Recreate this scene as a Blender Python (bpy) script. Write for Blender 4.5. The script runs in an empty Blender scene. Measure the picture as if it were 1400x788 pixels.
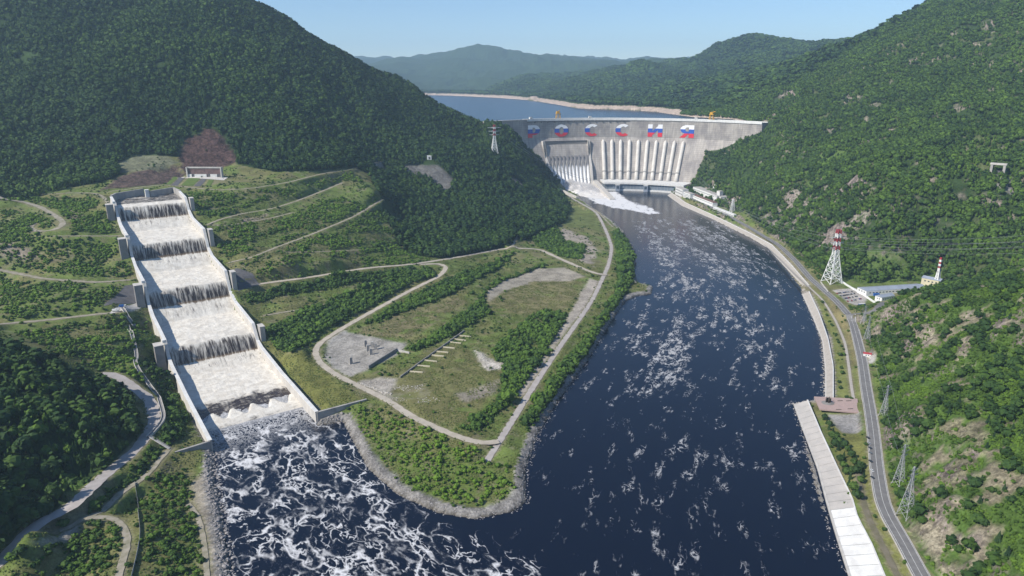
import bpy, bmesh, math, random
import numpy as np
from mathutils import Vector, Matrix
R = math.radians
sc = bpy.context.scene
# ---------------------------------------------------------------- camera, sky, sun, exposure
cd = bpy.data.cameras.new('camera'); cam = bpy.data.objects.new('camera', cd); sc.collection.objects.link(cam)
CAMH = 345.0; PITCH = math.atan(284/933.3)
cam.location = (0, 0, CAMH); cam.rotation_euler = (R(90)-PITCH, 0, 0)
cd.sensor_width = 36; cd.lens = 24; cd.clip_start = 1; cd.clip_end = 40000
sc.camera = cam
SUN_EL = R(41); SUN_AZ = R(242)            # azimuth clockwise from +Y: behind the camera's left shoulder
wd = bpy.data.worlds.new('World'); sc.world = wd; wd.use_nodes = True
nt = wd.node_tree; bg = nt.nodes['Background']
sky = nt.nodes.new('ShaderNodeTexSky'); sky.sky_type = 'NISHITA'; sky.sun_disc = False
sky.sun_elevation = SUN_EL; sky.sun_rotation = SUN_AZ; sky.altitude = 600; sky.air_density = 1.0; sky.dust_density = 0.1; sky.ozone_density = 6.0
nt.links.new(sky.outputs[0], bg.inputs[0]); bg.inputs[1].default_value = 0.115
sl = bpy.data.lights.new('sun', 'SUN'); sun = bpy.data.objects.new('sun', sl); sc.collection.objects.link(sun)
sl.energy = 5.0; sl.angle = R(0.5); sl.color = (1.0, 0.94, 0.84)
sd = Vector((math.sin(SUN_AZ)*math.cos(SUN_EL), math.cos(SUN_AZ)*math.cos(SUN_EL), math.sin(SUN_EL)))
sun.rotation_euler = sd.to_track_quat('Z', 'Y').to_euler()
sun.location = (-600, -300, 900)
vs = sc.view_settings; vs.view_transform = 'Standard'; vs.look = 'None'; vs.exposure = 0.28; vs.gamma = 1.0; vs.use_curve_mapping = False
sc.cycles.max_bounces = 6; sc.cycles.diffuse_bounces = 2; sc.cycles.glossy_bounces = 2; sc.cycles.transparent_max_bounces = 6; sc.cycles.volume_bounces = 2
sc.cycles.use_denoising = True

# ---------------------------------------------------------------- layout data: world coordinates in metres, mostly projected from image pixels at assumed heights
CTRL = np.array([[-200.1,662.0,11.0],[-308.7,587.1,9.0],[-253.6,625.1,8.1],[-228.5,703.2,10.0],[-337.1,628.2,9.0],[-282.0,666.3,8.2],[-256.9,744.4,10.0],[-365.5,669.4,2.8],[-310.4,707.4,8.8],[-285.3,785.5,10.0],[-393.9,710.6,4.6],[-338.8,748.6,10.6],[-305.1,814.3,12.8],[-413.8,739.4,9.8],[-358.6,777.4,15.8],[-330.7,851.4,25.8],[-439.3,776.4,22.8],[-384.2,814.5,28.8],[-353.4,884.3,35.9],[-462.0,809.3,32.9],[-406.9,847.4,38.9],[-376.1,917.2,42.9],[-484.8,842.3,39.9],[-429.6,880.3,45.9],[-401.7,954.3,62.0],[-510.3,879.3,59.0],[-455.2,917.3,65.0],[-427.2,991.3,77.6],[-535.9,916.3,74.6],[-480.7,954.4,80.6],[-449.9,1024.2,86.8],[-558.6,949.3,83.8],[-503.4,987.3,89.8],[-472.6,1057.1,103.1],[-581.3,982.2,100.1],[-526.1,1020.2,106.1],[-495.4,1090.1,116.7],[-604.0,1015.1,113.7],[-548.9,1053.2,119.7],[-518.1,1123.0,122.7],[-626.7,1048.0,119.7],[-571.6,1086.1,125.7],[-535.1,1147.7,132.7],[-643.8,1072.7,129.7],[-588.6,1110.8,135.7],[-546.5,1164.2,139.5],[-655.1,1089.2,136.5],[-600.0,1127.2,142.5],[-563.5,1188.8,148.3],[-672.1,1113.9,145.3],[-617.0,1151.9,151.3],[-586.2,1221.8,150.8],[-694.9,1146.8,147.8],[-639.7,1184.9,153.8],[-379.0,968.8,57.0],[-315.4,1010.5,54.0],[-240.0,1080.7,50.0],[-176.0,1133.9,42.0],[-107.8,1219.7,33.0],[-29.0,1315.2,25.0],[29.8,1354.7,20.0],[86.2,1301.7,15.0],[135.3,1218.5,11.0],[169.0,1185.8,9.0],[-488.2,1122.7,122.0],[-466.2,1195.5,122.0],[-413.1,1276.4,125.0],[-384.4,1376.9,130.0],[-362.0,1458.7,136.0],[-410.4,1003.0,85.0],[-377.0,1071.2,88.0],[-337.3,1142.4,94.0],[-299.7,1254.3,100.0],[-272.8,1422.4,106.0],[-539.6,1257.9,154.0],[-488.2,1264.5,153.0],[-434.0,1353.2,154.0],[-401.3,1448.2,156.0],[-357.3,1527.2,157.0],[-211.3,1288.1,62.0],[-229.8,1158.0,58.0],[-289.5,1045.6,68.0],[-335.7,1008.6,72.0],[-119.9,1136.8,36.0],[-161.1,1025.9,28.0],[-195.4,961.2,23.0],[-232.6,887.0,18.0],[-252.5,811.5,14.0],[-238.0,778.3,13.0],[-174.9,711.0,12.0],[-107.0,643.9,10.0],[-50.2,597.9,8.5],[-14.3,594.0,7.5],[-312.6,922.4,36.0],[-314.8,862.4,25.0],[-346.5,899.3,33.0],[-325.5,966.8,44.0],[-282.3,787.5,14.0],[-215.5,707.2,12.0],[-254.7,726.9,12.0],[-184.3,680.3,11.5],[-69.9,1037.5,22.0],[0.0,1149.4,14.0],[53.1,1194.7,12.0],[0.0,994.0,12.0],[72.4,1076.0,10.0],[-103.9,913.7,17.0],[-130.9,811.5,14.0],[-48.3,841.9,12.0],[0.0,820.1,10.5],[-84.9,726.9,12.0],[-160.2,767.0,13.0],[-39.9,675.4,9.5],[42.4,933.2,10.0],[192.1,1980.2,8.0],[225.1,1806.6,8.0],[211.4,1391.6,8.0],[156.3,1147.1,8.0],[96.1,938.8,8.0],[62.8,840.2,7.5],[30.2,737.8,7.0],[7.9,664.1,6.5],[-10.8,602.3,6.0],[-25.5,550.7,5.0],[138.6,2151.9,9.0],[237.6,1345.1,4.0],[99.0,862.1,4.0],[41.0,695.6,4.0],[0.0,528.5,4.0],[-101.2,602.3,6.0],[-66.9,549.1,6.0],[-38.1,515.7,5.0],[-132.9,617.0,6.0],[-30.8,497.2,3.0],[-107.8,553.1,3.5],[-150.8,632.3,6.0],[-506.3,835.9,58.0],[-536.6,815.8,60.0],[-560.9,796.4,62.0],[-607.6,761.8,66.0],[-539.6,926.4,75.0],[-576.3,905.4,79.0],[-649.2,909.8,83.0],[-726.1,933.4,87.0],[-857.1,943.6,95.0],[-714.3,766.1,70.0],[-590.0,1013.2,119.0],[-645.7,999.7,122.0],[-683.3,990.8,124.0],[-727.9,1012.8,127.0],[-688.4,1014.0,129.0],[-701.7,1050.6,134.0],[-738.9,1085.2,139.0],[-801.5,1123.6,144.0],[-874.4,1168.1,150.0],[-823.4,1196.6,153.0],[-735.1,1200.3,155.0],[-669.7,1124.3,150.0],[-808.7,1063.2,135.0],[-741.2,962.1,112.0],[-680.1,962.5,101.0],[-604.9,978.2,97.0],[-1002.0,1088.2,142.0],[-571.9,848.0,76.0],[-623.3,826.3,78.0],[-463.7,770.4,45.0],[-504.6,759.6,52.0],[-520.3,730.7,56.0],[-424.8,732.4,28.0],[-447.2,713.9,36.0],[-456.0,798.1,44.0],[-467.7,738.0,44.0],[-630.4,1210.4,156.0],[-648.7,1289.4,157.5],[-643.9,1372.2,163.0],[-609.9,1361.3,163.0],[-570.7,1372.2,163.0],[-506.8,1355.6,158.0],[-630.2,1184.2,155.0],[-642.2,1463.6,194.0],[-694.4,1458.1,190.0],[-586.3,1458.1,190.0],[-757.4,1369.2,175.0],[-727.4,1412.9,180.0],[-790.1,1296.6,162.0],[-818.8,1231.5,158.0],[-875.3,1162.3,156.0],[-1081.4,1184.8,160.0],[-718.3,1291.2,160.0],[-687.2,1326.6,162.0],[-477.8,1402.0,165.0],[-418.7,1457.8,164.0],[-371.9,1522.4,164.0],[-451.0,698.2,34.0],[-400.8,669.8,27.0],[-369.8,638.2,23.0],[-351.9,598.8,20.0],[-348.6,560.8,18.0],[-351.4,523.8,18.0],[-358.5,483.4,18.0],[-364.2,447.1,18.0],[-365.3,409.6,18.0],[-371.1,376.9,18.0],[-322.6,571.1,12.0],[-321.1,531.8,13.0],[-329.2,483.2,14.0],[-339.3,451.2,15.0],[-299.8,440.6,13.0],[-275.3,405.5,12.0],[-301.5,474.2,12.0],[-272.9,422.3,11.0],[-280.6,479.9,8.0],[-269.6,494.3,5.0],[-233.1,431.2,4.0],[-272.2,528.5,4.0],[-306.6,547.5,7.0],[-370.6,645.4,16.0],[-340.7,621.2,12.0],[-403.4,729.6,20.0],[-333.5,408.2,16.0],[-239.9,395.5,8.0],[-285.8,380.3,15.0],[512.3,2110.0,11.0],[539.8,1932.0,12.0],[549.5,1806.3,12.0],[558.4,1714.5,12.0],[560.4,1596.5,12.0],[564.0,1470.7,12.0],[562.2,1401.2,12.0],[543.2,1267.9,12.0],[522.8,1151.7,12.0],[517.2,1086.0,12.0],[511.1,1026.8,12.0],[502.8,976.7,12.0],[490.5,927.7,12.0],[464.1,857.9,12.0],[434.2,783.0,12.0],[402.1,709.1,12.0],[375.7,646.6,12.0],[357.5,604.6,12.0],[327.1,538.2,12.0],[307.4,491.3,12.0],[300.3,466.5,12.0],[295.1,436.8,12.0],[287.5,399.5,12.0],[277.5,357.5,12.0],[477.3,1006.0,8.0],[436.6,865.5,8.0],[396.3,756.6,8.0],[351.7,660.1,8.5],[316.3,598.8,8.0],[305.3,545.0,8.5],[290.7,488.5,9.0],[279.9,433.1,9.0],[524.0,1317.5,8.0],[533.7,1633.0,8.0],[509.3,1967.6,8.0],[565.2,1570.2,14.0],[569.1,1379.7,14.0],[562.9,1238.7,14.0],[566.2,1126.7,14.0],[622.3,1113.4,14.0],[685.7,1116.4,17.0],[564.7,1046.6,13.0],[563.4,998.2,13.0],[736.0,1128.5,20.0],[768.7,1092.6,24.0],[566.7,1839.1,14.0],[585.8,1743.2,16.0],[474.8,836.9,14.0],[495.4,877.6,14.0],[446.2,764.7,14.0],[408.7,684.2,14.0],[376.9,617.4,14.0],[350.7,561.1,14.0],[331.4,518.6,14.0],[314.6,476.2,14.0],[304.5,439.3,14.0],[296.3,399.3,14.0],[285.2,355.4,14.0],[-797.4,2200.0,570.7],[-661.1,2200.0,509.5],[-556.0,2200.0,445.0],[-459.1,2250.0,380.1],[-354.2,2300.0,333.7],[-261.8,2300.0,272.1],[-170.3,2260.0,191.2],[-974.1,2200.0,634.9],[-1269.5,2250.0,721.9],[-1553.0,2300.0,790.7],[-1991.2,2300.0,810.6],[-658.5,1512.0,226.6],[-687.6,1600.0,265.4],[-682.7,1800.0,345.0],[-911.7,1800.0,414.8],[-1195.8,1850.0,434.4],[-1194.6,1650.0,296.0],[-840.3,1620.0,280.7],[-521.3,1800.0,291.6],[-396.0,1900.0,240.8],[-957.7,1520.0,222.8],[-1573.0,1700.0,328.3],[-290.2,1980.0,206.2],[-530.9,1580.0,218.0],[-380.0,1640.0,196.3],[-355.3,1675.0,154.7],[-287.4,1750.0,151.6],[-207.9,1784.0,147.9],[-119.4,1880.0,143.2],[-49.5,1951.0,139.6],[-131.4,2080.0,160.7],[-21.2,2000.0,124.0],[31.7,1980.0,76.1],[80.0,1960.0,34.7],[130.9,1860.0,2.1],[-109.5,1700.0,83.2],[-240.5,1600.0,95.2],[-128.7,1480.0,52.7],[0.0,1750.0,52.9],[0.0,1340.0,31.1],[64.7,1480.0,24.8],[124.1,1630.0,17.6],[-194.1,1260.0,39.9],[-86.6,1310.0,23.3],[-261.5,1420.0,80.1],[-149.2,1360.0,31.0],[-31.1,1420.0,33.0],[1575.9,2600.0,607.0],[1362.3,2700.0,483.1],[1225.8,2800.0,407.7],[1069.5,2900.0,350.7],[897.7,3000.0,279.8],[728.2,3050.0,217.8],[1717.0,2500.0,697.0],[1891.1,2300.0,770.7],[768.3,2165.0,215.3],[717.9,2125.0,180.8],[627.5,2080.0,121.7],[565.0,2070.0,44.0],[547.9,1960.0,30.5],[718.9,1680.0,104.3],[748.8,1400.0,144.4],[853.2,1800.0,181.7],[978.9,1700.0,225.8],[1172.1,1900.0,326.3],[1250.9,1800.0,362.6],[937.6,1330.0,161.5],[802.0,1230.0,102.0],[637.7,1300.0,73.8],[673.4,1190.0,63.5],[683.0,1830.0,102.3],[750.8,1980.0,165.4],[933.7,2250.0,255.7],[621.8,1640.0,39.1],[612.0,1720.0,52.3],[612.2,1440.0,44.6],[601.9,1300.0,22.8],[1322.7,1500.0,285.4],[999.7,1150.0,117.8],[532.3,900.0,52.1],[547.4,870.0,70.0],[577.5,860.0,85.3],[579.9,800.0,113.7],[590.8,760.0,136.7],[618.3,700.0,167.5],[323.8,360.0,44.9],[312.5,380.0,28.3],[376.4,440.0,67.2],[446.0,540.0,76.8],[511.1,640.0,107.5],[459.4,660.0,59.3],[359.3,490.0,35.7],[381.8,530.0,46.7],[484.7,770.0,49.9],[522.9,730.0,83.0],[384.2,590.0,44.2],[432.2,450.0,91.7],[324.7,450.0,29.0],[359.8,350.0,53.3],[-516.6,640.0,82.4],[-475.2,640.0,68.0],[-438.1,645.0,42.9],[-399.0,640.0,25.4],[-407.2,530.0,46.7],[-350.5,478.0,43.2],[-374.5,430.0,43.0],[-648.5,640.0,138.2],[-543.5,540.0,69.7],[-369.8,560.0,29.8],[-464.2,560.0,59.5],[-348.5,412.0,31.5],[-470.3,420.0,50.1],[-367.8,606.0,24.1],[-500.0,3000.0,230.0],[-900.0,3300.0,420.0],[-1800.0,2600.0,650.0],[-1500.0,4000.0,450.0],[-1900.0,1800.0,520.0],[-1500.0,1300.0,330.0],[-1100.0,900.0,200.0],[-800.0,600.0,170.0],[-650.0,420.0,130.0],[-450.0,2700.0,205.0],[-350.0,2400.0,210.0],[-650.0,3500.0,205.0],[-950.0,5000.0,205.0],[-1050.0,6500.0,205.0],[-1900.0,6000.0,500.0],[300.0,2600.0,120.0],[300.0,3000.0,120.0],[600.0,2500.0,150.0],[0.0,2500.0,150.0],[0.0,2150.0,190.0],[-60.0,2120.0,203.0],[-125.0,2165.0,223.0],[-175.0,2230.0,228.0],[-150.0,2120.0,207.0],[640.0,1030.0,22.0],[800.0,980.0,70.0],[900.0,700.0,230.0],[700.0,500.0,230.0],[1000.0,1050.0,110.0],[1300.0,900.0,260.0],[1900.0,2200.0,650.0],[2500.0,3000.0,700.0],[2300.0,1200.0,550.0],[-668.0,6476.4,214.0],[-373.4,6032.1,214.0],[-114.1,5526.1,214.0],[101.4,4907.7,214.0],[249.0,4008.1,214.0],[320.1,3429.8,214.0],[507.2,3258.5,214.0],[621.0,3066.7,214.0],[-2462.3,11000.0,612.7],[-2009.8,11000.0,697.5],[-1730.2,11000.0,708.1],[-1227.1,11000.0,729.2],[-889.8,11000.0,834.5],[-555.5,11000.0,876.4],[-111.3,11000.0,803.0],[445.7,11000.0,771.4],[1002.2,11000.0,792.5],[1452.8,11000.0,665.7],[-3586.8,11000.0,559.5],[2238.4,11000.0,612.7],[3362.6,11000.0,559.5],[-6665.9,11000.0,876.4],[6665.9,11000.0,876.4],[-593.4,7200.0,224.4],[-287.7,7000.0,290.0],[0.0,6800.0,345.0],[337.3,6600.0,409.5],[642.0,6300.0,467.8],[853.4,6000.0,520.0],[1000.0,5800.0,547.6],[1248.0,5600.0,562.1],[1419.7,5400.0,585.3],[1602.1,5300.0,641.3],[1776.3,5200.0,684.9],[1935.3,5200.0,665.2],[2103.8,5100.0,654.3],[2313.2,5100.0,625.3],[2495.3,5000.0,615.1],[2699.0,4800.0,667.8],[284.4,4600.0,263.4],[634.2,4100.0,264.1],[786.1,4800.0,368.5],[1098.7,4300.0,387.0],[1404.1,4600.0,456.9],[831.4,3500.0,258.5],[1696.2,4400.0,494.5],[115.3,5600.0,262.3],[3153.6,4500.0,689.8]])  # unseen hill off the left edge is raised to shade the near wood
ROADS = {'forest_road': ('concrete_road',11.5,[(-452.3,691.0,35.5),(-445.8,695.9,33.2),(-426.2,686.2,31.5),(-400.8,669.9,27.0),(-384.3,658.6,15.3),(-358.5,617.0,22.4),(-350.5,591.8,19.9),(-348.0,559.7,17.9),(-350.8,522.5,17.4),(-342.6,461.6,31.4),(-361.3,443.3,19.5),(-365.2,409.5,18.0),(-374.6,392.6,12.3)]),'bench_road_a': ('gravel_track',6.5,[(-586.4,694.7,87.2),(-609.3,764.2,66.1),(-561.8,797.9,62.4),(-529.9,820.3,60.4),(-506.4,836.0,58.0)]),'bench_road_b': ('gravel_track',7,[(-766.1,934.0,95.4),(-726.1,933.4,87.0),(-683.5,922.9,82.4),(-647.5,907.1,82.7),(-574.8,902.7,78.7),(-539.5,926.2,75.1)]),'bench_road_c': ('gravel_track',4,[(-681.2,990.9,124.0),(-645.7,999.8,122.0),(-590.3,1013.7,118.9)]),'loop_road': ('gravel_track',8,[(-860.7,1133.3,160.7),(-843.9,1126.6,154.5),(-822.7,1138.6,150.0),(-783.0,1122.8,142.9),(-739.0,1085.2,139.0),(-701.7,1050.6,134.0),(-690.7,1028.6,130.4),(-693.4,1007.7,128.1),(-712.0,1005.4,126.3),(-737.9,1024.9,129.0),(-739.9,1042.3,132.2)]),'upper_loop': ('gravel_track',5,[(-843.9,1126.6,154.5),(-875.0,1223.1,146.1),(-809.5,1195.5,154.5),(-766.3,1198.7,155.2),(-735.1,1200.3,155.0),(-705.3,1173.8,150.3),(-663.9,1117.4,147.5)]),'portal_road': ('gravel_track',5,[(-716.6,1213.4,155.5),(-695.1,1234.2,156.3),(-676.7,1263.3,157.2),(-648.0,1282.2,157.2),(-593.5,1263.9,154.4),(-536.2,1249.2,152.6),(-488.2,1264.6,153.0),(-463.1,1310.2,151.7),(-434.1,1353.5,154.0),(-401.3,1448.2,156.0),(-357.3,1527.2,157.0),(-334.8,1617.7,156.1),(-328.0,1718.6,151.5)]),'bench_road_d': ('gravel_track',5,[(-498.7,1097.7,118.5),(-489.6,1126.4,122.5),(-469.0,1185.4,121.3),(-436.5,1222.7,122.3),(-413.1,1276.4,125.0),(-384.3,1376.7,130.0),(-362.0,1458.6,136.0)]),'bench_road_e': ('gravel_track',4.5,[(-498.7,1097.7,118.5),(-469.8,1105.4,115.7),(-444.2,1150.3,114.0),(-423.8,1182.3,112.8),(-398.9,1227.1,114.8)]),'bench_road_f': ('gravel_track',5,[(-429.4,999.1,80.3),(-424.0,1002.9,82.7),(-396.9,1012.4,87.2),(-377.0,1071.1,88.0),(-338.1,1145.6,94.6),(-299.7,1254.5,100.0),(-287.8,1365.2,99.3),(-272.8,1422.6,106.0)]),'bench_road_g': ('gravel_track',4,[(-362.6,1044.2,86.2),(-328.3,1063.7,81.4),(-281.4,1110.7,72.2),(-232.9,1175.8,60.3),(-205.9,1247.8,45.6)]),'valley_road': ('gravel_road',8.5,[(-389.0,951.5,55.5),(-378.6,967.4,56.3),(-315.4,1010.4,54.0),(-240.0,1080.7,50.0),(-176.0,1133.9,42.0),(-107.2,1212.8,33.4),(-28.9,1311.4,24.5),(22.0,1330.6,24.3),(59.0,1339.1,16.2),(98.6,1272.7,13.7),(134.8,1213.6,10.9),(156.1,1188.4,9.6),(171.7,1186.4,8.9)]),'spur_track': ('gravel_track',5,[(0.0,1320.9,28.1),(7.6,1392.6,26.6),(19.1,1453.7,28.9),(35.9,1497.5,29.3)]),'inner_road': ('gravel_road',8,[(-158.1,1141.4,40.0),(-128.2,1157.1,37.1),(-113.8,1139.7,35.2),(-122.0,1094.6,32.3),(-161.1,1025.9,28.0),(-195.4,961.2,23.0),(-232.6,887.0,18.0),(-251.3,842.1,14.0),(-251.8,812.3,13.7),(-236.6,776.6,12.7),(-206.9,739.8,12.6),(-174.9,711.0,12.0),(-135.7,677.0,10.5),(-107.0,643.9,10.0),(-81.8,622.9,8.6),(-50.3,599.3,8.5),(-28.4,589.2,8.6),(-12.9,594.4,7.3)]),'terrace_track': ('gravel_track',4.5,[(-344.5,893.5,32.8),(-309.7,912.4,33.9),(-276.4,941.8,31.7),(-243.0,982.2,32.3),(-205.4,1018.0,32.8),(-188.1,1052.2,34.7)]),'river_road': ('concrete_road',6.8,[(126.7,2034.2,27.4),(171.2,2121.6,0.0),(191.2,1970.2,7.6),(223.6,1794.5,8.3),(222.8,1593.9,3.7),(210.1,1404.5,8.0),(184.5,1261.0,8.0),(156.3,1147.1,8.0),(129.7,1047.5,6.5),(96.1,938.8,8.0),(62.8,840.2,7.5),(30.2,737.8,7.0),(7.9,664.1,6.5),(-10.8,602.3,6.0),(-23.8,559.5,5.7)]),'basin_track': ('gravel_track',4,[(208.0,1924.5,0.7),(230.6,1851.8,1.6),(239.2,1719.2,3.5),(245.5,1631.2,1.1)]),'bank_road': ('gravel_track',5.5,[(-323.1,572.2,12.1),(-323.0,548.4,12.5),(-321.8,526.7,12.5),(-325.8,515.1,9.8),(-330.7,503.7,7.9),(-328.7,482.3,13.9),(-327.5,466.1,18.4),(-331.6,458.0,17.4),(-339.6,451.9,15.8),(-346.6,446.5,14.5)]),'bank_loop': ('gravel_track',5,[(-331.6,458.0,17.4),(-323.6,463.1,14.4),(-311.0,460.8,12.7),(-296.9,448.0,14.1),(-287.4,432.8,12.4),(-282.7,417.9,11.4),(-274.6,396.9,12.9),(-263.7,374.0,14.6)]),'shore_track': ('gravel_track',4,[(-271.4,494.2,5.1),(-256.9,479.3,4.9),(-242.4,455.5,4.5),(-230.0,431.7,3.6),(-214.2,398.9,5.1)]),'main_road': ('asphalt_road',11,[(503.2,2130.9,14.6),(512.7,2111.6,11.9),(517.5,2020.4,14.3),(539.8,1931.9,12.0),(549.5,1806.5,12.0),(555.8,1706.4,12.6),(560.4,1596.4,12.0),(562.6,1480.2,11.5),(562.1,1401.1,12.0),(545.9,1274.6,11.7),(524.5,1156.0,12.1),(517.2,1086.0,12.0),(511.1,1026.8,12.0),(502.8,976.7,12.0),(490.5,927.7,12.0),(464.1,857.9,12.0),(434.2,783.0,12.0),(402.1,709.1,12.0),(375.7,646.7,12.0),(357.5,604.7,12.0),(327.1,538.2,12.0),(307.4,491.3,12.0),(300.3,466.5,12.0),(295.1,436.8,12.0),(287.5,399.5,12.0),(282.5,369.9,12.4)]),'lot_road': ('asphalt_road',11,[(497.5,958.5,12.5),(502.6,939.0,17.0),(513.7,929.8,25.7),(526.0,931.3,33.0),(580.7,1006.1,15.1)]),'promenade': ('promenade',3.2,[(543.9,1434.7,5.6),(532.7,1332.8,7.1),(513.4,1198.9,9.5),(502.0,1107.4,10.6),(493.5,1031.1,10.6),(475.2,945.9,6.6),(443.7,849.5,10.1),(415.5,778.9,8.9),(388.3,714.3,9.6),(375.0,681.2,9.3)]),'bank_strip': ('verge_track',4.5,[(312.3,543.4,9.5),(294.1,498.1,9.5),(284.5,464.1,9.0),(279.0,433.4,8.8),(272.4,401.2,9.4),(267.7,383.2,9.5)])}
SLABS = {'embankment_upper': ([(487.8,2129.6,1.0),(487.8,1946.7,1.0),(521.3,1751.3,1.0),(547.7,1519.3,1.0),(549.6,1427.1,1.0),(526.7,1265.6,1.0),(509.3,1143.7,1.0)],[(498.6,2128.9,8.0),(497.8,1955.2,8.0),(526.5,1745.0,8.0),(550.7,1510.8,8.0),(555.8,1424.8,8.0),(532.6,1261.1,8.0),(509.0,1120.4,8.0)]),'embankment_middle': ([(488.9,1096.6,1.0),(457.2,978.0,1.0),(429.3,880.7,1.0),(389.5,781.1,1.0),(353.8,699.9,1.0)],[(494.9,1086.5,8.0),(463.8,974.7,8.0),(429.9,868.2,8.0),(395.5,776.3,8.0),(354.7,685.6,8.0)]),'embankment_lower': ([(313.3,687.2,1.0),(299.0,624.6,1.0),(283.7,555.9,1.0),(267.4,499.1,1.0),(255.4,453.9,1.0),(245.0,412.7,1.0),(239.0,389.4,1.0)],[(324.9,682.0,8.0),(309.0,611.9,8.0),(295.2,544.6,8.0),(285.9,497.2,8.0),(278.0,472.1,8.0),(272.5,437.8,8.0),(264.5,404.3,8.0),(259.0,381.5,8.0)])}
FENCE = [(-326.0,515.7,10.1),(-315.2,497.4,2.1),(-285.0,446.4,13.3),(-277.1,427.5,11.4),(-266.5,399.5,12.0),(-258.3,378.9,13.2)]
CHANNEL = [[(-509.3,845.5,59.8),(-496.7,833.2,49.9),(-487.4,828.8,40.5)],[(-491.0,820.7,43.5),(-449.3,758.7,30.8),(-425.9,713.7,34.3),(-410.9,703.2,21.1),(-390.8,684.6,11.2),(-349.7,618.5,17.5),(-345.2,594.9,18.1),(-346.0,579.7,18.0)]]
BRIDGE = [(-344.9,580.2,17.7),(-334.7,577.0,14.8),(-322.6,571.1,12.0)]
RIVER = [(-137.7,250.4),(-205.3,413.9),(-225.0,453.4),(-248.7,501.6),(-273.8,546.5),(-291.7,595.8),(-346.7,670.3),(-262.7,728.2),(-203.2,640.4),(-178.0,650.0),(-160.4,613.0),(-132.4,557.5),(-98.8,516.6),(-61.0,490.3),(-30.1,482.3),(0.0,492.3),(10.6,503.7),(12.2,558.8),(26.2,624.9),(52.0,700.1),(97.2,816.0),(147.5,961.1),(183.9,1059.9),(211.0,1091.6),(234.6,1099.8),(245.5,1142.5),(223.1,1160.5),(228.6,1222.6),(261.1,1411.4),(266.1,1602.8),(257.9,1717.8),(230.8,1905.3),(209.2,2066.6),(213.5,2209.5),(100.0,2290.0),(330.0,2280.0),(560.0,2200.0),(514.8,2209.5),(500.7,2135.8),(489.3,1952.3),(520.1,1746.6),(546.7,1516.2),(548.8,1424.6),(526.2,1263.9),(502.8,1133.8),(490.3,1099.8),(457.5,980.8),(428.5,883.2),(387.9,783.4),(351.5,700.1),(312.6,689.2),(304.0,651.6),(283.0,576.8),(265.0,509.0),(253.8,461.5),(243.1,413.9),(231.5,370.4),(193.1,250.4)]
RES = [(-1050.0,6600.0),(-950.0,5000.0),(-640.0,3500.0),(-420.0,2700.0),(-200.0,2345.0),(-90.0,2172.0),(0.0,2270.0),(100.0,2330.0),(220.0,2360.0),(322.0,2368.0),(430.0,2358.0),(540.0,2325.0),(650.0,2260.0),(745.0,2170.0),(769.2,2461.6),(665.8,2611.7),(635.1,2842.3),(616.2,3043.3),(503.3,3233.6),(317.7,3403.7),(247.1,3977.5),(100.7,4870.2),(-113.2,5483.9),(-370.6,5986.1),(-662.9,6427.0)]
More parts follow.
